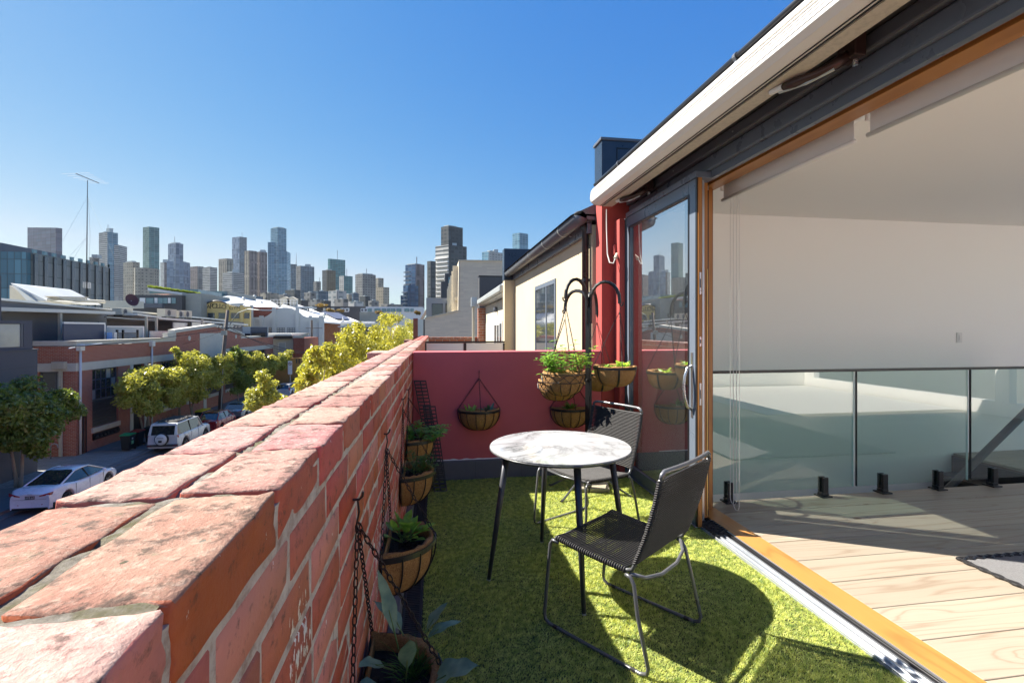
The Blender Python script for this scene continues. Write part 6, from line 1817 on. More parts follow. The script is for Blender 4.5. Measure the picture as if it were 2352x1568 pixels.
tree_px('street_tree', 'dark leafy street tree just right of the power pole', 545, -20.6,
    [(540, 810, 13), (552, 830, 16), (545, 860, 20), (565, 870, 20), (530, 865, 14), (550, 895, 14)], 'green', 5200, .13, 1, 6)
tree_px('street_tree', 'round lime street tree with its crown above the grey hatchback', 575, -20.6,
    [(570, 825, 16), (592, 822, 15), (580, 845, 15), (600, 838, 13), (568, 850, 10)], 'lime', 5200, .14, 1, 7)
tree_px('street_tree', 'farthest lime street tree reaching in front of the cream annexe', 626, -20.6,
    [(625, 828, 14), (648, 822, 13), (667, 810, 9), (622, 848, 12), (645, 838, 11)], 'lime', 4600, .15, 1, 8)
tree_px('slim_tree', 'thin sparse tree standing in front of the cornice behind the lime crowns', 415, -21.3,
    [(404, 803, 8), (415, 815, 9), (430, 820, 12), (450, 822, 12), (470, 822, 10)], 'lime', 2300, .12, 1, 9)
tree_px('young_tree', 'small golden-green tree between the road and our parapet', 600, -8.0,
    [(604, 862, 13), (612, 882, 17), (600, 905, 22), (625, 905, 22), (590, 925, 20), (640, 925, 18), (612, 935, 22), (655, 918, 10)], 'lime', 6500, .085, 1, 10)
tree_px('golden_tree', 'tall golden-green tree in front of our row, left of the pair', 760, -5.2,
    [(730, 868, 30), (770, 800, 26), (800, 775, 26), (820, 752, 16), (760, 840, 36), (810, 820, 38), (850, 790, 32), (730, 830, 22), (700, 880, 16), (840, 840, 30), (712, 905, 16)], 'yellow', 19000, .10, 2, 11)
tree_px('golden_tree', 'tall golden-green tree whose top stands highest over the parapet', 900, -4.2,
    [(885, 735, 15), (900, 730, 16), (870, 765, 22), (905, 765, 26), (940, 760, 20), (880, 800, 32), (920, 795, 28), (955, 765, 12), (950, 785, 16), (860, 820, 25)], 'yellow', 15000, .11, 2, 12)
tree_px('golden_tree', 'narrow yellow-green tree low at the left of the golden pair', 700, -7.5,
    [(695, 845, 12), (705, 870, 16), (698, 890, 14), (712, 850, 16), (720, 825, 16), (735, 805, 12)], 'lime', 5200, .11, 1, 13)
# ================================================================== ROOFS AND BUILDINGS BEHIND THE WAREHOUSE
def facebox(name, label, cat, u0, u1, v0, Y, depth, m, v1=None, group=None, z1=None, part='wall'):
    """box whose front stands on the plane Y between two sight lines"""
    a, c = aty(u0, v0, Y), aty(u1, v0, Y)
    zb = SZ if v1 is None else aty(u0, v1, Y).z
    t = thing(name, label, cat, ((a.x + c.x) / 2, Y, zb), 0, group)
    boxpart(t, part, m, (a.x, c.x, Y, Y + depth, zb, a.z))
    return t
def fwin(t, m, u0, u1, v0, v1, Y, name='window', dy=.03, fr=None):
    a, c = aty(u0, v0, Y), aty(u1, v1, Y)
    if fr is not None:
        o = boxpart(t, name, fr, (a.x - .05, c.x + .05, Y - dy * .6, Y - .002, c.z - .05, a.z + .05))
        boxpart(o, 'pane', m, (a.x, c.x, Y - dy, Y - dy * .61, c.z, a.z)); return o
    return boxpart(t, name, m, (a.x, c.x, Y - dy, Y - .002, c.z, a.z))
def slabx(t, name, m, u0, v0, u1, v1, X, thick, depth):
    """long strip on the plane X between two sighted ends"""
    a, c = atx(u0, v0, X), atx(u1, v1, X)
    b = MB(); b.ext([(X, a.y, a.z), (X, c.y, c.z), (X, c.y, c.z - thick), (X, a.y, a.z - thick)], (-depth, 0, 0)); return b.build(name, m, t)
def wallx(t, name, m, u0, v0, u1, v1, X, z0, depth=.3):
    a, c = atx(u0, v0, X), atx(u1, v1, X)
    b = MB(); b.ext([(X, a.y, z0), (X, c.y, z0), (X, c.y, c.z), (X, a.y, a.z)], (-depth, 0, 0)); return b.build(name, m, t)
ZINC = mat('pale_metal_roof', (.60, .60, .56), .4, .2, var=.1, vs=.6)
DGREY = mat('dark_cladding', (.12, .12, .125), .7, var=.12, vs=1)
NAVY = mat('navy_screen', (.045, .055, .10), .5, var=.1)
PALE = mat('pale_blue_grey_panel', (.42, .46, .46), .6, var=.06)
RB = .31
tg = thing('rooftop_apartments', 'dark grey rooftop apartments set back above the warehouse parapet', 'rooftop apartments', (-25, 45, RB))
wallx(tg, 'wall', DGREY, 5, 716, 245, 716, -25.2, RB); wallx(tg, 'wall', DGREY, 245, 716, 560, 740, -27.5, RB)
slabx(tg, 'lower_roof', ZINC, -20, 704, 265, 715, -24.2, .22, 3.2)
slabx(tg, 'upper_fascia', DGREY, 0, 690, 520, 740, -27.0, .75, .3); slabx(tg, 'upper_roof', ZINC, 0, 684, 520, 734, -26.8, .14, 12)
slabx(tg, 'awning_roof', ZINC, 316, 719, 371, 727, -24.5, .18, 2.4); slabx(tg, 'awning_roof', ZINC, 365, 728, 570, 744, -25.0, .2, 3)
slabx(tg, 'cable_tray', M['galv'], 245, 727, 362, 736, -24.6, .06, .2)
for u in (139, 360, 337, 465): 
    p = atx(u, 740, -24.3); boxpart(tg, 'post', M['offwhite'] , (-24.4, -24.25, p.y - .09, p.y + .09, RB, 1.45 + 30 * .035))
for (u0, u1) in ((171, 212), (226, 240), (395, 430), (438, 470), (510, 535)):
    a, c = atx(u0, 739, -25.15), atx(u1, 755, -25.15); w_ = boxpart(tg, 'window', M['charcoal'], (-25.18, -25.1, a.y, c.y, c.z - .3, a.z)); boxpart(w_, 'pane', WGP, (-25.099, -25.09, a.y + .15, c.y - .15, c.z - .2, a.z - .08))
ns = thing('navy_screen', 'navy blue screen panel with a white edge on the warehouse roof', 'screen', (-23.4, 40, RB))
a, c = atx(146, 739, -23.4), atx(239, 739, -23.4)
boxpart(ns, 'panel', NAVY, (-23.45, -23.4, a.y, c.y, RB + .1, a.z - .12)); boxpart(ns, 'edging', M['white'], (-23.47, -23.37, a.y, c.y + .1, a.z - .119, a.z), (-23.47, -23.37, c.y + .001, c.y + .13, RB + .1, a.z - .12))
ps2 = thing('pale_screen', 'pale blue-grey privacy screen beside the black roof railing', 'screen', (-24, 48, RB))
a, c = atx(245, 748, -24.0), atx(327, 746, -24.0)
boxpart(ps2, 'panel', PALE, (-24.05, -24, a.y, c.y, RB + .1, a.z - .1)); boxpart(ps2, 'edging', M['white'], (-24.08, -23.97, a.y, c.y, a.z - .099, a.z), (-24.08, -23.96, c.y + .001, c.y + .2, RB + .1, a.z))
rl = thing('roof_railing', 'black roof terrace railing with towels hung over it', 'railing', (-23.2, 46, RB))
a, c = atx(268, 764, -23.2), atx(317, 764, -23.2)
boxpart(rl, 'top_rail', M['black'], (-23.24, -23.18, a.y, c.y, a.z - .05, a.z))
for y in (a.y + .0, (a.y + c.y) * .5 - .6, c.y - .1): boxpart(rl, 'post', M['black'], (-23.27, -23.15, y, y + .12, RB, a.z + .22))
bs_ = MB()
y = a.y + .15
while y < c.y: bs_.box(-23.215, -23.195, y, y + .03, RB + .05, a.z - .051); y += .14
bs_.build('balusters', M['black'], rl, kind='stuff')
for (u0, u1, m_, lb) in ((246, 257, mat('blue_striped_towel', (.15, .28, .55), .9), 'blue striped towel hanging on the roof railing'), (262, 268, M['white'], 'white cloth hanging on the roof railing')):
    a2, c2 = atx(u0, 770, -23.1), atx(u1, 770, -23.1); tt = thing('towel', lb, 'towel', (-23.1, a2.y, RB), group='laundry on the roof railing')
    b_ = MB(); n = 10
    for i in range(n):
        y0_, y1_ = a2.y + (c2.y - a2.y) * i / n, a2.y + (c2.y - a2.y) * (i + 1) / n; f = lambda k: -23.12 + .05 * math.sin(k * 2.1)
        b_.quad((f(i), y0_, RB + .15), (f(i + 1), y1_, RB + .15), (f(i + 1), y1_, a.z + .04), (f(i), y0_, a.z + .04))
    o = b_.build('cloth', m_, tt); s_ = o.modifiers.new('s', 'SOLIDIFY'); s_.thickness = .02
pw2 = thing('parapet_screen', 'pale rendered terrace screen with black seating behind the cornice', 'screen', (-23.5, 52, RB))
a, c = atx(345, 760, -23.6), atx(410, 758, -23.6); boxpart(pw2, 'panel', PALE, (-23.7, -23.6, a.y, c.y, RB, a.z)); boxpart(pw2, 'bench', M['black'], (-23.3, -22.9, a.y - 3, c.y - .6, RB, RB + .45))
# condensers
def ac(label, u0, u1, v0, v1, X):
    a, c = atx(u0, v0, X), atx(u1, v1, X)
    t = thing('air_conditioner', label, 'air conditioner', (X, a.y, c.z), 0, 'condensers on the warehouse roof')
    ym = a.y + (c.y - a.y) * .55
    boxpart(t, 'case', M['offwhite'], (X - .7, X, a.y, c.y, c.z, a.z), bevel=.02)
    b = MB(); r = (a.z - c.z) * .38; y0_ = a.y + (c.y - a.y) * .33; z0_ = (a.z + c.z) / 2
    b.tube([(X - .01, y0_, z0_), (X + .03, y0_, z0_)], r, 18); b.build('fan_grille', DGREY, t)
    b = MB(); b.tube([(X + .031, y0_, z0_), (X + .05, y0_, z0_)], r * .25, 10); b.build('fan_hub', M['blackmatte'], t)
    boxpart(t, 'foot', M['black'], (X - .65, X - .02, a.y + .1, a.y + .25, c.z - .12, c.z - .002), (X - .65, X - .02, c.y - .25, c.y - .1, c.z - .12, c.z - .002))
ac('white air conditioner above the pale roof screen', 279, 305, 707, 724, -25.5)
ac('larger white air conditioner left of the yellow gymnasium', 379, 406, 709, 728, -25.5)
ac('white condenser with a red fan hub beside the larger unit', 411, 424, 713, 730, -25.6)
ac('open dark condenser at the right end of the row', 426, 441, 713, 730, -25.6)
sdish = thing('satellite_dish', 'dark red-brown satellite dish on the rooftop apartments', 'satellite dish', atx(301, 693, -27))
c = atx(301, 690, -27); q = MB(); q.lathe([(0, 0), (.3, .04), (.55, .14), (.57, .14), (.3, .01), (0, -.03)], n=20); Mx = Matrix.Translation(c) @ Matrix.Rotation(R(70), 4, 'Y') @ Matrix.Rotation(R(25), 4, 'X')
b_ = MB(); b_.v = [tuple(Mx @ Vector(v)) for v in q.v]; b_.f = q.f; b_.m = q.m; b_.build('dish', mat('oxblood_dish', (.06, .02, .025), .6), sdish, smooth=True)
b_ = MB(); b_.tube([c, (c.x, c.y, c.z - .8)], .04, 6); b_.build('stand', M['galv'], sdish)
# skylights and pipes on the pale roof
rp = thing('roof_ducts', 'cream roof ducting and angled skylight flashings on the pale metal roof', 'roof ducts', atx(170, 690, -29))
b_ = MB(); b_.tube([atx(112, 688, -29), atx(150, 684, -29), atx(175, 690, -29), atx(240, 693, -29)], .14, 8); b_.build('duct', M['offwhite'], rp, smooth=True)
q0, q1, q2 = atx(127, 680, -28.5), atx(205, 682, -28.5), atx(190, 692, -28.5)
b_ = MB(); b_.ext([tuple(q0), tuple(q1), tuple(q2), (q0.x, q0.y + 1, q2.z)], (-.8, 0, 0)); b_.build('skylight_hood', M['offwhite'], rp)
# saw-tooth roof piece at the left
st_ = thing('raked_roof', 'steeply raked pale roof section at the far left of the rooftops', 'roof', atx(60, 680, -32))
q = [aty(24, 650, 42), aty(30, 652, 42), aty(110, 691, 42), aty(62, 691, 42)]
b_ = MB(); b_.ext([tuple(x) for x in q], (0, 6, 0)); b_.build('roof_plane', ZINC, st_)
q = [aty(22, 655, 43), aty(22, 691, 43), aty(72, 691, 43)]
b_ = MB(); b_.ext([tuple(x) for x in q], (0, 5, 0)); b_.build('gable_wall', M['offwhite'], st_)
for k in range(7):
    f = (k + .5) / 7; a = aty(30 + 26 * f * 1.2 + 8, 660 + 22 * f, 41.9); b_ = MB(); b_.tube([a, a + Vector((.9 * (1 - f * .2), 0, -.55))], .03, 4); b_.build('roof_rib', M['galv'], st_)
sg2 = aty(56, 684, 42.8)
# tall antenna
an = thing('tv_antenna', 'tall guyed TV antenna mast rising above the rooftops', 'antenna', atx(200, 691, -29))
b0, b1 = atx(198.5, 690, -29), atx(201, 414, -29)
b_ = MB(); b_.tube([b0, b0.lerp(b1, .5), b1], [.05, .04, .025], 6); b_.build('mast', M['cable'], an)
for (ua, va, ub, vb, nm) in ((201, 419, 231, 420, 'boom'),): pass
b_ = MB(); bc_ = b1; b_.tube([bc_ + Vector((-.5, -.6, .35)), bc_ + Vector((.5, .6, -.05))], .03, 5); b_.build('boom', M['black'], an)
for k in range(6):
    f = k / 5; c = bc_ + Vector((-.5, -.6, .35)).lerp(Vector((.5, .6, -.05)), f); L_ = 1.55 - .5 * f
    b_ = MB(); b_.tube([c + Vector((-L_, .5 * L_, .12)), c + Vector((L_, -.5 * L_, -.12))], .008, 4); b_.build('element', M['cable'], an)
b_ = MB()
for (u, v, u2, v2) in ((201, 452, 140, 560), (201, 452, 262, 590), (199, 545, 150, 600), (199, 545, 165, 600)): b_.tube([atx(u, v, -29), atx(u2, v2, -29.5)], .006, 3)
b_.tube([atx(203, 455, -29), atx(207, 540, -29), atx(205, 590, -29), atx(200, 600, -29)], .01, 3); b_.build('guy_wires', M['galv'], an)
p = atx(200, 655, -29); b_ = MB()
for k in range(6): b_.tube([(p.x, p.y - .45, p.z - .22 + k * .09), (p.x, p.y + .45, p.z - .22 + k * .09)], .012, 4)
for k in range(4): b_.tube([(p.x, p.y - .45 + k * .3, p.z - .25), (p.x, p.y - .45 + k * .3, p.z + .25)], .012, 4)
b_.build('grid_reflector', M['white'], an)
# charcoal penthouse with garden roof
dh = facebox('dark_penthouse', 'black flat-roofed penthouse with white columns and dark balcony', 'penthouse', 306, 418, 677, 75, 10, M['charcoal_dark'])
for (u0, u1) in ((321, 334), (355, 362), (386, 392)): fwin(dh, M['white'], u0, u1, 684, 696, 74.95, 'column')
for (u0, u1) in ((336, 353), (363, 374), (375, 385), (394, 404)): fwin(dh, WGB, u0, u1, 684, 697, 74.95)
fwin(dh, M['charcoal'], 320, 378, 697, 707, 74.2, 'balcony_front', dy=.6)
gp = facebox('garden_penthouse', 'upper glass penthouse with a planted white roof edge', 'penthouse', 343, 455, 663, 85, 12, WGB, v1=674)
a, c = aty(340, 661, 84.5), aty(458, 661, 84.5); b_ = MB(); b_.ext([(a.x, 84.4, a.z), (c.x, 84.4, c.z - 1.1), (c.x, 84.4, c.z - 1.4), (a.x, 84.4, a.z - .45)], (0, 13, 0)); b_.build('white_roof', M['white'], gp)
b_ = MB()
for _ in range(500):
    f = random.random(); x = a.x + (c.x - a.x) * f; z = a.z - 1.1 * f + random.uniform(0, .35); s = random.uniform(.08, .2); y = 84.4 + random.uniform(-.1, .4)
    b_.poly([(x - s, y, z), (x + s * .3, y - s, z + s), (x + s, y + s, z)])
b_.build('planting', TL['green'], gp, kind='stuff')
CON = mat('raw_concrete', (.30, .31, .28), .85, var=.15, vs=.4, dirt=.3)
facebox('concrete_block', 'raw concrete block wall right of the black penthouse', 'building', 418.5, 461, 673, 76, 10, CON)
facebox('concrete_tower_base', 'long grey concrete building behind the gymnasium roof', 'building', 455, 523, 668, 95, 14, CON)
facebox('concrete_parapet', 'low weathered concrete parapet left of the black penthouse', 'parapet', 236, 306, 690, 60, 2, CON, v1=706)
# yellow gymnasium
YEL = brick_mat('yellow_painted_brick', (.80, .60, .24), (.74, .55, .21), (.62, .47, .19), .24, .086, .006, var=.25, weather=.25)
GY = 78.0
def gp_(u, v): return aty(u, v, GY)
gym = thing('gymnasium', 'yellow parapet gymnasium facade lettered APOLLO GYM', 'building', (gp_(490, 700).x, GY, SZ))
sc3 = lambda x, y: (399.84 + x * .0875, 670.3 + y * .0875)      # third-level close-up pixels
def gq(x, y): return gp_(*sc3(x, y))
top = [(140, 400), (380, 400), (480, 410), (620, 395), (780, 350), (835, 325)] + [(835 + 555 * f, 325 - 82 * math.sin(math.pi * f) ** .8) for f in (.08, .2, .35, .5, .65, .8, .92)] + [(1390, 325), (1450, 350), (1600, 385), (1760, 392), (1990, 392)]
pts = [tuple(gq(*q)) for q in top]
pts = [(pts[0][0], GY, SZ)] + pts + [(pts[-1][0], GY, SZ)]
b_ = MB(); b_.ext(pts, (0, .5, 0)); b_.build('facade', YEL, gym)
for (x0, x1, yt) in ((140, 220, 345), (385, 470, 350), (770, 835, 300), (1390, 1450, 305), (1745, 1825, 350)):
    a, c = gq(x0, yt), gq(x1, yt); boxpart(gym, 'pilaster', YEL, (a.x, c.x, GY - .2, GY - .002, SZ, a.z))
tl = MB(); arc = [gq(835 + 555 * f, 320 - 82 * math.sin(math.pi * f) ** .8) for f in np.linspace(0, 1, 14)]; tl.tube([p_ + Vector((0, -.05, 0)) for p_ in arc], .12, 5); tl.build('arched_coping', M['charcoal_dark'], gym)
for (x0, x1) in ((885, 1070), (1170, 1350), (1500, 1720), (1845, 1985)): fwin(gym, WGO, *sc3(x0, 550)[:1], sc3(x1, 550)[0], sc3(0, 550)[1], sc3(0, 700)[1], GY, fr=YEL, dy=.08)
PAINT = mat('faded_sign_paint', (.06, .045, .03), .8, var=.3)
for i, ch in enumerate('APOLLO'):
    p = gq(905 + i * 81, 385 - (22 if i in (0, 5) else 0) * -1 * .6 + (0 if i in (0, 5) else -12))
    text_obj(ch, 1.05 if i not in (0, 5) else .88, PAINT, gym, Vector((p.x, GY - .02, p.z)) - WL[gym.name], (R(90), 0, 0), 'letter')
for i, ch in enumerate('GYM'):
    p = gq(1500 + i * 95, 425); text_obj(ch, .72, PAINT, gym, Vector((p.x, GY - .02, p.z)) - WL[gym.name], (R(90), 0, 0), 'letter')
p = gq(615, 430); text_obj('THE', .33, PAINT, gym, Vector((p.x, GY - .02, p.z)) - WL[gym.name], (R(90), 0, 0))
p = gq(640, 485); text_obj('PRESTY', .36, PAINT, gym, Vector((p.x, GY - .02, p.z)) - WL[gym.name], (R(90), 0, 0))
def roofpoly(name, label, pts, m, thick=.25, cat='roof', group=None):
    """sloping roof: (u, v, Y) corners"""
    P = [aty(u, v, Y) for u, v, Y in pts]
    t = thing(name, label, cat, P[0], 0, group)
    b = MB(); b.ext([tuple(p) for p in P], (0, 0, -thick)); b.build('roof_sheet', m, t); return t
roofpoly('gym_roof', 'pale grey-green hipped roof end above the gymnasium sign', [(490, 684, 84), (524, 679, 92), (560, 696, 84), (520, 698, 80)], PALE)
roofpoly('white_shed_roof', 'long bright white metal roof running back from the gymnasium', [(526, 679, 92), (620, 690, 130), (655, 712, 92), (525, 698, 81)], M['white'])
roofpoly('white_gable_roof', 'bright white roof sloping right behind the grey curved facade', [(655, 690, 110), (712, 708, 110), (790, 742, 88), (742, 738, 86), (640, 712, 86)], M['white'])
roofpoly('solar_roof', 'white roof carrying dark blue solar panels right of the curved facade', [(700, 712, 150), (800, 728, 150), (830, 740, 120), (735, 735, 120)], M['white'])
sp = roofpoly('solar_panels', 'array of dark blue solar panels on the white roof', [(738, 714.5, 146), (778, 718, 146), (806, 733, 124), (772, 731, 124)], NAVY, .1, 'solar panels')
# grey-white curved gable hall
GW = mat('grey_white_render', (.46, .49, .49), .75, var=.05, vs=.5)
HY = 84.0
sc4 = lambda x, y: (576.24 + x * .125, 664.44 + y * .125)
def hq(x, y): return aty(*sc4(x, y), HY)
hall = thing('curved_gable_hall', 'pale grey-white hall with a curved stepped gable and steel windows', 'building', (hq(600, 500).x, HY, SZ))
top = [(0, 515), (160, 510), (230, 515), (290, 490), (350, 450), (410, 400), (470, 365), (530, 345), (600, 335), (680, 338), (750, 350), (830, 385), (890, 430), (950, 480), (1010, 505), (1070, 512), (1300, 512), (1335, 512)]
pts = [tuple(hq(*q)) for q in top]; pts = [(pts[0][0], HY, SZ)] + pts + [(pts[-1][0], HY, SZ)]
b_ = MB(); b_.ext(pts, (0, .5, 0)); b_.build('facade', GW, hall)
for (x0, x1, yt) in ((0, 45, 290), (165, 232, 485), (400, 465, 335), (830, 890, 335), (1070, 1130, 485), (1258, 1330, 483)):
    a, c = hq(x0, yt), hq(x1, yt); boxpart(hall, 'pilaster', GW, (a.x, c.x, HY - .35, HY - .002, SZ, a.z))
for (x0, x1) in ((290, 385), (482, 625), (668, 812)):
    a, c = hq(x0, 700), hq(x1, 825); w_ = boxpart(hall, 'window', M['bluegrey'], (a.x, c.x, HY - .06, HY - .002, c.z, a.z))
    n = 3
    for i in range(n):
        for j in range(3):
            xa = a.x + (c.x - a.x) * i / n + .06; xb = a.x + (c.x - a.x) * (i + 1) / n - .06; za = c.z + (a.z - c.z) * j / 3 + .06; zb = c.z + (a.z - c.z) * (j + 1) / 3 - .06
            boxpart(w_, 'pane', WGP, (xa, xb, HY - .08, HY - .061, za, zb))
b_ = MB()
for x in list(range(60, 150, 20)) + list(range(1160, 1255, 20)): a, c = hq(x, 545), hq(x + 6, 615); b_.box(a.x, c.x, HY - .02, HY - .002, c.z, a.z)
b_.build('relief_grooves', M['galv'], hall)
BB = brick_mat('dark_red_brick', (.26, .06, .035), (.20, .045, .03), (.25, .15, .11), .24, .086, .006)
facebox('brick_side_wall', 'dark red brick side wall between gymnasium and grey hall', 'wall', 581, 627, 705, HY + .8, 8, BB)
ob = facebox('orange_brick_house', 'sunlit orange brick house end right of the grey hall', 'house', 744, 779, 739, 90, 8, BRK)
roofpoly('orange_house_roof', 'white roof over the orange brick house', [(742, 728, 92), (775, 735, 92), (781, 740, 89), (742, 738, 89)], M['white'])
tp2 = thing('far_power_pole', 'dark timber power pole in front of the grey hall', 'power pole', (aty(716, 735, 80).x, 80, SZ))
a = aty(716, 735, 80); b_ = MB(); b_.tube([(a.x, 80, SZ), (a.x, 80, a.z)], [.2, .15], 8); b_.build('pole', POLEW, tp2)
b_ = MB(); b_.box(a.x - .9, a.x + 1.6, 79.9, 80.1, aty(0, 754, 80).z, aty(0, 752.5, 80).z); b_.build('crossarm', POLEW, tp2)
cr = facebox('pale_villa', 'pale cornice house with a white verandah roof behind the golden trees', 'house', 782, 860, 740, 75, 8, GW)
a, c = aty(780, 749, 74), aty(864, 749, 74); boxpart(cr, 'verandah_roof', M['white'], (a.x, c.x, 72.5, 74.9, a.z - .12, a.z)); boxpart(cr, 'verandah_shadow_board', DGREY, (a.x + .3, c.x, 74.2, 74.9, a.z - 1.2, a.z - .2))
boxpart(cr, 'cornice', M['white'], (aty(785, 0, 75).x, aty(862, 0, 75).x, 74.6, 74.99, aty(0, 741, 75).z, aty(0, 736, 75).z))
for u in (787, 0):
    if u: p = aty(788, 733, 74.7); b_ = MB(); b_.lathe([(0, .9), (.1, .8), (.08, .6), (.18, .4), (.12, .2), (.2, 0)], (p.x, 74.7, p.z - .5), n=10); b_.build('finial_statue', M['white'], cr, smooth=True)
# annexe boxes at the end of the warehouse
an2 = facebox('cream_annexe', 'small cream rendered upper storey with one window past the warehouse', 'building', 627.5, 673, 779, 71.5, 8, M['offwhite'])
fwin(an2, WGP, 641, 655, 787, 807, 71.5, fr=M['white'])
a, c = aty(560, 772, 71.4), aty(673, 772, 71.4); boxpart(an2, 'flat_roof', ZINC, (a.x, c.x, 70.8, 80, a.z + .05, a.z + .35)); boxpart(an2, 'fascia', M['black'], (aty(627, 0, 71).x, c.x, 71.0, 71.49, a.z - .35, a.z + .049))
bp = facebox('brown_brick_annexe', 'dark brown brick annexe with a raked parapet right of the cream one', 'building', 673.5, 699, 776, 70, 8, BB)
q = [aty(673.5, 775.8, 70), aty(695, 775.8, 70), aty(709, 765, 70), aty(704, 765, 70)]
b_ = MB(); b_.ext([tuple(x) for x in q], (0, .6, 0)); b_.build('raked_coping', M['offwhite'], bp)
ow = facebox('orange_wall', 'warm orange rendered street wall below the annexes', 'wall', 627.5, 700, 822, 69, 1.5, mat('orange_render', (.50, .27, .09), .85, var=.15, vs=.6, dirt=.25))
for u in (680, 686): fwin(ow, M['charcoal_dark'], u, u + 2.5, 824, 834, 69)
gs = facebox('grey_screen_row', 'grey terrace screens with black railings behind the far parapet', 'screen', 557, 615, 750, 66, .2, PALE, v1=775)
fwin(gs, M['charcoal'], 575.5, 614, 751, 773, 66, 'dark_panel'); fwin(gs, M['black'], 560, 575, 766, 773, 65.5, 'railing'); fwin(gs, M['black'], 578, 610, 764, 773, 65.5, 'railing')
# rooftop terraces nearer the centre
kw = facebox('white_office', 'long white office building with square green windows above the golden trees', 'building', 840, 972, 704, 190, 20, M['white'])
for i, (u0, u1) in enumerate(((844, 854), (860, 874), (877, 887), (889, 896), (898, 908), (911, 922), (929, 940), (943, 950))): fwin(kw, WGB, u0, u1, 708.5, 716, 190, dy=.3)
facebox('grey_podium', 'grey walled podium left of the white office', 'building', 826, 880, 716, 150, 12, CON)
bt = facebox('black_terrace_block', 'long black terrace block with planting on its roof edge', 'building', 720, 840, 703, 200, 20, M['charcoal_dark'])
for (u0, u1) in ((742, 748), (751, 757), (760, 768), (782, 790), (796, 803)): fwin(bt, WGP, u0, u1, 707, 714, 200, dy=.2)
for i, (u, v) in enumerate(((789, 712), (797, 712), (832, 712), (840, 712))):
    p = aty(u, v, 148); t = thing('rooftop_condenser', 'small white rooftop condenser in the row before the black terrace block', 'air conditioner', p, 0, 'small condensers in front of the black terrace block')
    boxpart(t, 'case', M['white'], (p.x - .45, p.x + .45, 148, 148.5, p.z - .5, p.z + .5)); b_ = MB(); b_.tube([(p.x, 148, p.z), (p.x, 147.95, p.z)], .35, 12); b_.build('fan_grille', DGREY, t)
def bush(label, u, v, Y, ru, rv, leafk='orange', n=900, ls=.18, group='shrubs on far rooftops'):
    c = aty(u, v, Y); rx = ru * Y / F; rz = rv * Y / F
    t = thing('shrub', label, 'shrub', c, 0, group); g = np.random.default_rng(int(u)); k = 9
    cc = np.stack([g.uniform(-.7, .7, k) * rx, g.uniform(-.4, .4, k) * rx, g.uniform(-.5, .5, k) * rz], 1); pk = g.integers(0, k, n)
    d = g.normal(size=(n, 3)); d /= np.linalg.norm(d, axis=1, keepdims=True); P_ = cc[pk] + d * np.array([rx, rx, rz]) * .42 * (1 - .4 * g.random((n, 1)))
    a = g.normal(size=(n, 3)); a /= np.linalg.norm(a, axis=1, keepdims=True); e = np.cross(a, d); e /= np.linalg.norm(e, axis=1, keepdims=True)
    s = ls * g.uniform(.6, 1.4, (n, 1)); b = MB(); vv = np.stack([P_ - e * s, P_ + a * s * .6, P_ + e * s], 1).reshape(-1, 3)
    b.v = [tuple(x) for x in vv]; b.f = [(3 * i, 3 * i + 1, 3 * i + 2) for i in range(n)]; b.m = [0] * n; b.build('foliage', TL[leafk], t, world=False, kind='stuff')
TL['orange'] = leaf_mat('rusty_leaf', (.16, .10, .03), (.30, .21, .06), .35, 1.0, .5)
bush('rust-brown shrub on the left edge of the black terrace block', 741, 701, 198, 14, 5, ls=.35)
bush('rust and green shrub in front of the black terrace block', 762, 712, 147, 12, 6, ls=.28)
bush('small green-brown shrub right of the rusty terrace shrub', 782, 714, 147, 8, 4, ls=.25)
bush('rusty shrub before the white office windows', 868, 717, 120, 10, 4, ls=.22)
bush('rusty shrub by the leaning concrete ramp', 959, 717, 60, 9, 7, ls=.12)
rm = thing('concrete_ramp', 'slanting pale concrete blade above the blue-grey post', 'ramp', aty(970, 720, 45))
q = [aty(965, 733, 45), aty(971, 733, 45), aty(985, 711, 45), aty(978, 711, 45)]; b_ = MB(); b_.ext([tuple(x) for x in q], (0, 1.2, 0)); b_.build('blade', mat('warm_concrete', (.50, .38, .30), .8), rm)
facebox('blue_grey_post', 'pale blue-grey post standing left of the pale brick building', 'post', 960, 972, 733, 35, 1, mat('blue_grey_render', (.42, .50, .54), .7))
facebox('dark_side_post', 'dark return wall between the blue-grey post and the brick', 'wall', 972.5, 979, 733, 35.5, 1, M['charcoal'])
facebox('brick_chimney_stub', 'short red brick chimney left of the blue-grey post', 'chimney', 949, 959, 731, 48, 1.2, BB)
md = facebox('grey_glass_house', 'grey framed house with black windows beside the pale brick building', 'house', 979, 1038, 684, 40, 6, mat('mid_grey_panel', (.30, .31, .33), .6, var=.05))
for (u0, u1) in ((993, 1016), (1024, 1036)): fwin(md, WGO, u0, u1, 698, 726, 40, fr=M['charcoal'])
bk = facebox('black_slab_building', 'black slab building with green glass beside the stepped tower', 'building', 1013, 1060, 646, 120, 12, M['charcoal_dark'])
facebox('black_slab_wing', 'higher black wing of the slab building', 'building', 1022, 1060, 628, 121, 12, M['charcoal_dark']); fwin(bk, WGB, 1030, 1041, 637, 654, 119.9, dy=.2); fwin(bk, WGB, 1034, 1043, 664, 680, 119.9, dy=.2)

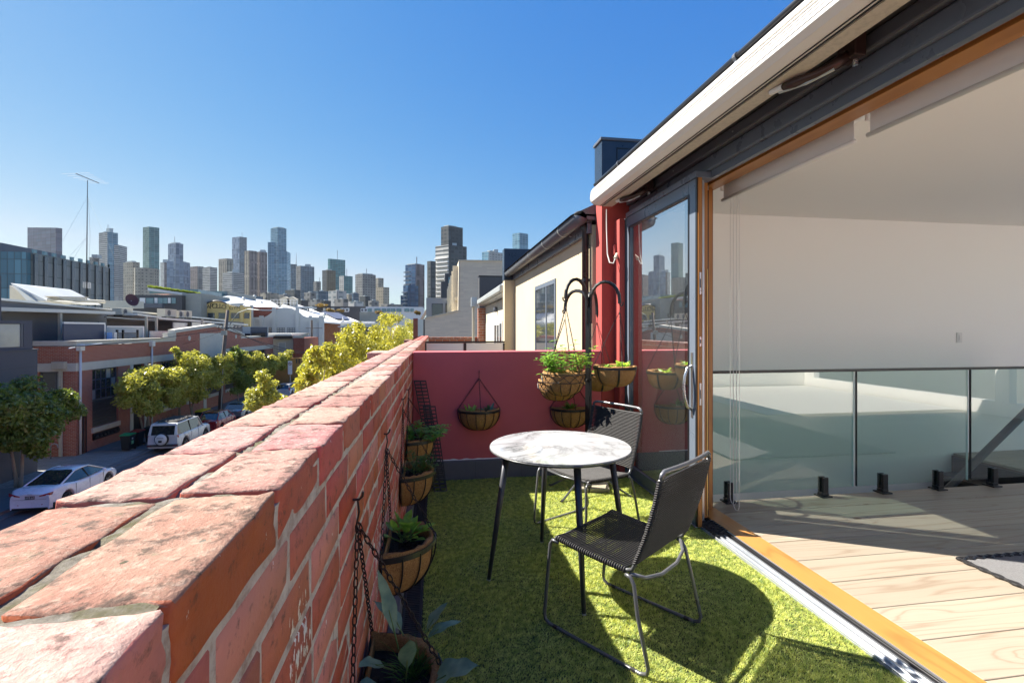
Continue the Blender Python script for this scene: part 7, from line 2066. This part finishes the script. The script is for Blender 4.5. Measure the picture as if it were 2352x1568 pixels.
# striped office block at the left
OX = -100.0
OB = facade_mat('striped_office_cladding', (.22, .245, .23), (.25, .27, .25), (.15, .165, .155), 9, 3.6, .12, .5)
ofc = thing('striped_office', 'dark and grey striped office block with a glass end at the left', 'office building', (OX, 150, SZ))
a, c = atx(76, 581, OX), atx(250, 606, OX)
boxpart(ofc, 'wall', OB, (OX - 45, OX, a.y, c.y, SZ, a.z))
nb_ = 9
for k in range(nb_ + 1):
    y = a.y + (c.y - a.y) * k / nb_ ; wd = (c.y - a.y) / nb_ * (.36 if k % 2 else .30)
    boxpart(ofc, 'window_strip', WGO, (OX + .002, OX + .35, y, min(c.y, y + wd), SZ, a.z - .3))
    boxpart(ofc, 'roof_glass', WGB, (OX - .3, OX + .2, y, min(c.y, y + wd), a.z + .002, a.z + .9))
boxpart(ofc, 'glass_end', facade_mat('blue_glass_end', (.14, .30, .36), (.10, .22, .28), (.06, .12, .14), 1.5, 3.6, .12, .15), (OX - 45, OX - .5, a.y - 1.5, a.y - .01, SZ, a.z))
boxpart(ofc, 'rooftop_plant', M['charcoal'], (OX - 38, OX - 10, a.y + 4, c.y - 4, a.z + .01, a.z + 3.0))

# ================================================================== THE CITY
TW = {}
def tw(key, c1, c2, mo, cw, ch, ms, rough=.3, metal=0): TW[key] = facade_mat('tower_' + key, c1, c2, mo, cw, ch, ms, rough, metal)
tw('mauve', (0.204, 0.190, 0.224), (0.177, 0.204, 0.245), (0.245, 0.224, 0.252), 9, 4, .5)
tw('bands', (0.034, 0.044, 0.054), (0.068, 0.082, 0.095), (0.449, 0.449, 0.422), 30, 3.6, 1.1)
tw('blue', (0.136, 0.286, 0.381), (0.095, 0.218, 0.313), (0.190, 0.313, 0.381), 6, 4, .45, .15)
tw('teal', (0.054, 0.204, 0.218), (0.048, 0.163, 0.184), (0.109, 0.231, 0.238), 6, 4, .4, .15)
tw('green', (0.136, 0.231, 0.204), (0.177, 0.286, 0.245), (0.190, 0.286, 0.252), 3, 4, .35, .2)
tw('beige', (0.068, 0.068, 0.065), (0.136, 0.136, 0.122), (0.354, 0.326, 0.258), 5, 5, 1.5)
tw('beigev', (0.075, 0.068, 0.061), (0.102, 0.095, 0.082), (0.340, 0.306, 0.245), 7, 60, 2.4)
tw('brown', (0.061, 0.051, 0.048), (0.116, 0.095, 0.095), (0.245, 0.204, 0.197), 7, 30, 2.2)
tw('silver', (0.082, 0.136, 0.218), (0.272, 0.340, 0.422), (0.177, 0.231, 0.326), 7, 16, .6, .2)
tw('greygrid', (0.027, 0.031, 0.037), (0.061, 0.068, 0.075), (0.245, 0.245, 0.231), 5, 4.5, 1.3)
tw('dark', (0.027, 0.034, 0.037), (0.068, 0.088, 0.095), (0.088, 0.095, 0.099), 4, 3.4, .7)
tw('navy', (0.020, 0.054, 0.129), (0.068, 0.150, 0.258), (0.027, 0.068, 0.150), 5, 3.4, .5, .15)
tw('gold', (0.163, 0.136, 0.082), (0.204, 0.177, 0.109), (0.109, 0.088, 0.061), 4, 4, .4, .3)
tw('white', (0.109, 0.150, 0.170), (0.177, 0.218, 0.231), (0.449, 0.449, 0.422), 5, 3.6, 1.2)
tw('glassgrey', (0.095, 0.150, 0.204), (0.061, 0.095, 0.136), (0.163, 0.211, 0.252), 5, 4, .4, .2)
def tower(label, u0, u1, v0, Y, k1, k2=None, split=.4, steps=(), crown=None, cyl=False, name='tower', skew=0.0, group='city towers'):
    """two visible faces meeting at the split; steps: (u0, u1, v) lower blocks; crown: (u0, u1, v)"""
    a, c = aty(u0, v0, Y), aty(u1, v0, Y); W_ = c.x - a.x; e = a.x + W_ * split; zt = a.z
    t = thing(name, label, 'tower', ((a.x + c.x) / 2, Y, SZ), 0, group)
    k2 = k2 or k1
    if cyl:
        r = W_ / 2; b = MB(); n = 20; cx, cy = a.x + r, Y + r
        for i in range(n):
            a0, a1 = 2 * math.pi * i / n, 2 * math.pi * (i + 1) / n
            b.quad((cx + r * math.cos(a0), cy + r * math.sin(a0), SZ), (cx + r * math.cos(a1), cy + r * math.sin(a1), SZ), (cx + r * math.cos(a1), cy + r * math.sin(a1), zt), (cx + r * math.cos(a0), cy + r * math.sin(a0), zt))
        b.poly([(cx + r * math.cos(2 * math.pi * i / n), cy + r * math.sin(2 * math.pi * i / n), zt) for i in range(n)])
        b.build('body', TW[k1], t)
    else:
        dl, dr = W_ * split * .9 + .1, W_ * (1 - split) * .55
        L_, E_, Rr_ = (aty(u0, 755, Y + dl).x, Y + dl), (aty(u0 + (u1 - u0) * split, 755, Y).x, Y), (aty(u1, 755, Y + dr).x, Y + dr)
        Bk = (L_[0] + Rr_[0] - E_[0], L_[1] + Rr_[1] - E_[1])
        zl = zt + skew
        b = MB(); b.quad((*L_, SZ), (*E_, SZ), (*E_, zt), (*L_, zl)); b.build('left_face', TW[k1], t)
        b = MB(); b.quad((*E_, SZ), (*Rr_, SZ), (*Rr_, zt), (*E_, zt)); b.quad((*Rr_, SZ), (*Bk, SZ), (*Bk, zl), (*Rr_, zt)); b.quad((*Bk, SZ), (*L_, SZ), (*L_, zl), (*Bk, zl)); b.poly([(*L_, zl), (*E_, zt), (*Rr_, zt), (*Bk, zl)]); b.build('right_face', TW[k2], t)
    for si, (s0, s1, sv) in enumerate(steps):
        p0, p1 = aty(s0, sv, Y + 5 - si * 2), aty(s1, sv, Y + 5 - si * 2); boxpart(t, 'shoulder', TW[k1], (p0.x, p1.x, Y + 5 - si * 2, Y + 30 + si, SZ, p0.z))
    if crown and not cyl:
        for ci, cq in enumerate(crown if isinstance(crown, list) else [crown]):
            zc = aty(cq[0], cq[2], Y).z; fx = (cq[1] - cq[0]) / (u1 - u0)
            Q = [Vector((*q_, 0)) for q_ in (L_, E_, Rr_, Bk)]; cg = sum(Q, Vector()) / 4
            sh = Vector(((.5 * (cq[0] + cq[1]) - .5 * (u0 + u1)) * Y / F * .5, 0, 0))
            b = MB(); b.ext([tuple(cg + sh + (q_ - cg) * min(.85, fx) + Vector((0, 0, zt - 1 - ci))) for q_ in Q], (0, 0, zc - zt + 1)); b.build('roof_plant', M['galv'], t)
    return t
tower('pinkish slab tower with a sloping top at the far left', 63, 143, 521, 620, 'mauve', 'mauve', .82, skew=4)
tower('blue and white banded tower with a stepped crown left of the green tower', 227, 271, 532, 1000, 'bands', 'blue', .45, steps=((262, 272.5, 562),), crown=[(246, 262, 522), (234, 246, 528)])
tower('low grey tower half hidden behind the striped office', 205, 228, 590, 700, 'greygrid')
tower('beige gridded tower left of the round one', 283, 321, 601, 900, 'beige', 'beige', .6, crown=(288, 312, 598))
tower('round pale beige apartment tower', 296, 350, 614, 860, 'beige', cyl=True)
tower('tall slender green glass tower', 328, 366, 520, 1100, 'green', 'teal', .38)
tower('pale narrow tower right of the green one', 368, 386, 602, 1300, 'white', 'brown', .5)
tower('silver-blue faceted tower with stepped sides', 386, 421, 558, 1200, 'silver', 'silver', .5, steps=((383, 424, 600), (384, 423, 615)), crown=(391, 415, 555.5))
tower('brown-grey slab tower right of the silver-blue one', 432, 468, 611, 1250, 'brown', 'greygrid', .6)
tower('cream banded tower with horizontal stripes', 465, 499, 613, 1150, 'bands', 'bands', .5, crown=(474, 485, 611))
tower('tan vertical-ribbed tower behind the striped block', 502, 536, 593, 1300, 'beigev', 'beigev', .55)
tower('tall blue-grey twin-lobed tower', 533, 567, 543, 1600, 'silver', 'glassgrey', .5)
tower('lower block with dense horizontal bands', 511, 560, 625, 1000, 'bands', 'bands', .45, crown=(522, 548, 622))
tower('broad brown twin tower, left half', 561, 590, 575, 1100, 'beigev', 'brown', .4)
tower('broad brown twin tower, right half', 586, 614, 578, 1120, 'brown', 'brown', .4, crown=(592, 608, 576))
tower('tallest blue glass tower at the centre left', 621.5, 658, 522, 1250, 'blue', 'blue', .45, steps=((615, 632, 556), (640, 659.5, 577)), crown=(626, 652, 520))
tower('grey tower with a thin spire behind it', 659, 682, 606, 1350, 'glassgrey')
tower('grey-green office tower with a glazed middle', 680, 722, 610, 1050, 'greygrid', 'glassgrey', .25)
tower('small dark tower left of the gold one', 720, 737, 646, 1000, 'greygrid')
gd = tower('brown-gold tower with a white zigzag on its face', 740, 771, 620, 950, 'dark', 'gold', .33, crown=(749, 762, 617))
tower('teal glass tower behind the gold one', 753, 793, 594, 1150, 'teal', 'teal', .12)
tower('white framed tower with teal glazing', 779, 810, 633, 980, 'white', 'teal', .35)
tower('wide grey gridded tower', 816, 863, 629, 900, 'greygrid', 'greygrid', .35, crown=(820, 856, 626.5))
tower('pale grey tower behind the wide gridded one', 861, 881, 638, 1000, 'beige')
tower('low pale tower at the right end of the left skyline', 860, 894, 659, 920, 'beige', 'beige', .6)
tower('navy blue balconied tower left of the stepped tower', 926, 961, 655, 480, 'navy', 'navy', .3, steps=((920, 930, 678),))
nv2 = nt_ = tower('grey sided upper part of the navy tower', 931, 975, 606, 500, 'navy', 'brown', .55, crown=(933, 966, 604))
tower('dark gridded tower squeezed beside the stepped tower', 981, 1001, 599, 420, 'dark', 'dark', .4)
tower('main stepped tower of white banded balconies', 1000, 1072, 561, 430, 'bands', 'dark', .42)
TMAIN = None
tower('ribbed dark top block of the stepped tower', 1013, 1063, 518, 438, 'dark', 'dark', .35, crown=(1016, 1046, 515))
tower('white and blue glass tower behind the dark roof box', 1107, 1158, 577, 700, 'blue', 'white', .3, crown=(1115, 1135, 573))
tower('blue faceted glass tower at the far right of the skyline', 1177, 1213, 534, 900, 'blue', 'blue', .45)
def balconies(t, u0, u1, v0, v1, Y, split, step, m, proud=1.6, nm='balcony'):
    e = u0 + (u1 - u0) * split; W_ = aty(u1, v0, Y).x - aty(u0, v0, Y).x; dl = W_ * split * .9
    A, B = Vector((*aty(u0, 755, Y + dl).xy, 0)), Vector((*aty(e, 755, Y).xy, 0)); A.y, B.y = Y + dl, Y
    d = (B - A).normalized(); n = Vector((d.y, -d.x, 0)); n = n if n.y < 0 else -n
    z, z1 = aty(0, v1, Y).z, aty(0, v0, Y).z
    while z < z1:
        b = MB(); P = [A + n * .05, B + n * .05, B + n * proud, A + n * proud]; b.ext([tuple(q + Vector((0, 0, z))) for q in P], (0, 0, .9)); b.build(nm, m, t); z += step
balconies([o for o in bpy.data.objects if o.get('label', '').startswith('main stepped')][0], 1000, 1072, 563, 735, 430, .42, 3.7, M['white'])
balconies([o for o in bpy.data.objects if o.get('label', '').startswith('navy blue balconied')][0], 926, 961, 657, 700, 480, .3, 3.6, M['bluegrey'], 2.2)
balconies([o for o in bpy.data.objects if o.get('label', '').startswith('grey sided upper')][0], 931, 975, 608, 652, 500, .3, 4.2, M['charcoal'], 2.6)
rs9 = random.Random(9)
for o in [o for o in bpy.data.objects if o.get('category') == 'tower']:      # masts and lift overruns on the roofs
    if rs9.random() < .55 and not o['label'].startswith(('pinkish', 'tall slender', 'navy', 'ribbed dark')):
        f_ = [c_ for c_ in o.children if c_.name.startswith('right_face')]
        if not f_: continue
        vs_ = [v.co for v in f_[0].data.vertices]; zt_m = max(v.z for v in vs_); tp_ = [v for v in vs_ if v.z > zt_m - 8]; cg = sum((Vector(v) for v in tp_), Vector()) / len(tp_)
        k_ = rs9.choice(('mast', 'lift_overrun')); sc_ = (o.location.y / 1000) * 1.0
        b = MB(); x_, y_ = cg.x + rs9.uniform(-4, 4) * sc_, cg.y
        if k_ == 'mast': b.tube([(x_, y_, zt_m - 2), (x_, y_, zt_m + rs9.uniform(8, 20) * sc_)], .45, 4)
        else: b.box(x_ - 5 * sc_, x_ + 4 * sc_, y_ - 4, y_ + 5, zt_m - 1, zt_m + rs9.uniform(3, 7) * sc_ + 1)
        b.build(k_, M['charcoal'] if k_ == 'mast' else M['galv'], o, world=False)
# spire
p0, p1 = aty(680, 606, 1380), aty(680.5, 581, 1380)
sp_ = thing('spire', 'thin lattice spire between the grey towers', 'spire', p0); b_ = MB(); b_.tube([(p0.x, 1380, p0.z - 20), p1], [1.6, .3], 6); b_.build('mast', M['galv'], sp_)
# mid-rise blocks in front of the towers
mids = [(598, 640, 672, 420, 'beige'), (640, 668, 676, 430, 'greygrid'), (655, 690, 665, 520, 'dark'), (682, 708, 689, 330, 'dark'), (698, 726, 671, 450, 'greygrid'), (720, 756, 668, 470, 'glassgrey'), (754, 796, 667, 360, 'white'), (790, 808, 676, 420, 'beige'),
        (804, 824, 673, 450, 'glassgrey'), (826, 850, 680, 500, 'dark'), (846, 870, 690, 420, 'greygrid'), (560, 604, 680, 360, 'glassgrey'), (705, 740, 688, 380, 'greygrid'), (735, 760, 690, 330, 'dark'), (470, 520, 688, 420, 'beige'), (875, 925, 698, 380, 'greygrid'), (215, 250, 640, 520, 'beige'), (768, 800, 686, 300, 'greygrid'), (800, 835, 692, 290, 'white')]
for i, (u0, u1, v0, Y, k) in enumerate(mids):
    d1 = {'beige': 'beige gridded', 'greygrid': 'grey gridded', 'dark': 'dark glazed', 'glassgrey': 'blue-grey glazed', 'white': 'white banded'}[k]
    w0 = ['at the left of', 'beside', 'below', 'before'][i % 4]; rel = ['the brown twin tower', 'the tallest blue tower', 'the thin spire', 'the grey-green office tower', 'the small dark tower', 'the gold tower', 'the teal tower', 'the white framed tower', 'the wide gridded tower', 'the low pale tower', 'the navy tower'][min(10, int((u0 - 560) / 34)) if u0 > 560 else 0]
    if u0 < 300: rel = 'the banded tower'
    elif u0 < 560: rel = 'the ribbed tan tower'
    tw_ = tower(('second ' if i == 9 else '') + '%s mid-rise block about %d storeys high %s %s' % (d1, int((aty(u0, v0, Y).z + 6.5) / 3.2), w0, rel), u0, u1, v0, Y, k, k, .3 + .4 * ((i * 7) % 5) / 5, name='mid_rise_block', crown=((u0 + u1) / 2 - 4, (u0 + u1) / 2 + 5, v0 - 2.5), group='mid-rise blocks before the towers')
for i, (u, v, Y, lb) in enumerate(((560, 690, 96, 'round white roof vent on the long white shed roof'), (600, 699, 104, 'second roof vent down the white shed roof'), (702, 714, 100, 'small turbine vent on the white gable roof right of the curved facade'), (745, 727, 92, 'low vent near the solar panels'), (585, 684, 118, 'grey vent high on the white shed roof'))):
    p_ = aty(u, v, Y - .4); t = thing('roof_vent', lb, 'roof vent', p_, 0, 'vents on the white roofs'); b_ = MB(); b_.lathe([(.18, -.6), (.18, .15), (.34, .2), (.34, .5), (.1, .62), (0, .62)], p_, n=10); b_.build('cowl', M['galv'], t, smooth=True)
ts = thing('tank_stand', 'steel platform with railings and tank on thin legs behind the grey hall', 'platform', aty(660, 704, 100))
a, c = aty(625, 704, 100), aty(722, 707, 100); boxpart(ts, 'deck', M['galv'], (a.x, c.x, 99, 102, a.z - .3, a.z))
b_ = MB()
for k in range(9): x = a.x + (c.x - a.x) * k / 8 * .62; b_.box(x, x + .06, 99, 99.06, a.z + .001, a.z + 1.3)
for z in (.65, 1.28): b_.box(a.x, a.x + (c.x - a.x) * .62, 99.061, 99.12, a.z + z, a.z + z + .07)
b_.build('guard_rail', M['white'], ts, kind='stuff')
for f in (.55, .72, .86):
    x = a.x + (c.x - a.x) * f; b_ = MB(); b_.tube([(x, 100, a.z - .3), (x, 100, a.z - 4)], .12, 6); b_.build('leg', M['charcoal'], ts)
for k, f in enumerate((.30, .46)):
    x = a.x + (c.x - a.x) * f; b_ = MB(); b_.box(x - .8, x + .8, 100, 101.4, a.z + .001, a.z + 1.5); b_.ext([(x - .95, 99.9, a.z + 1.502), (x + .95, 99.9, a.z + 1.502), (x, 99.9, a.z + 2.0)], (0, 1.6, 0)); b_.build('plant_hut', M['offwhite'], ts)
# low suburb roofs filling the ground between street and city
rs = random.Random(5)
FR = [mat('far_roof_%d' % i, c, .6, var=.2, vs=.1) for i, c in enumerate(((.55, .54, .50), (.25, .13, .09), (.30, .31, .32), (.12, .13, .13)))]
k = 0
for i in range(90):
    Y = rs.uniform(100, 420); u = rs.uniform(-60, 985)
    if u > 850 and Y < 140: continue
    w0 = rs.uniform(9, 22); h = rs.uniform(5.2, 8.2); p = aty(u, 755, Y)
    if -22 < p.x < -2: continue
    t = thing('low_building', 'low suburban building in the roofscape below the towers', 'building', (p.x, Y, SZ), 0, 'low buildings filling the far roofscape')
    wm_ = rs.choice([M['offwhite'], BRK, GW, DGREY, BB])
    boxpart(t, 'wall', wm_, (p.x - w0 / 2, p.x + w0 / 2, Y, Y + 12, SZ, SZ + h))
    b_ = MB(); b_.ext([(p.x - w0 / 2 - .3, Y - .3, SZ + h + .002), (p.x + w0 / 2 + .3, Y - .3, SZ + h + .002), (p.x + rs.uniform(-.2, .2) * w0, Y - .3, SZ + h + rs.uniform(.8, 2.2))], (0, 12.6, 0)); b_.build('roof', rs.choice(FR), t)
# haze
b_ = MB(); b_.box(-1400, 900, -60, 2000, SZ - 1.5, 330)
hm = bpy.data.materials.new('haze'); hm.use_nodes = True; t_ = hm.node_tree; t_.nodes.clear(); o_ = t_.nodes.new('ShaderNodeOutputMaterial'); v_ = t_.nodes.new('ShaderNodeVolumePrincipled')
v_.inputs['Color'].default_value = (.85, .92, 1, 1); v_.inputs['Density'].default_value = .00003; v_.inputs['Anisotropy'].default_value = .2
t_.links.new(v_.outputs[0], o_.inputs['Volume'])
HAZE = True
if HAZE: b_.build('haze', hm, kind='stuff')
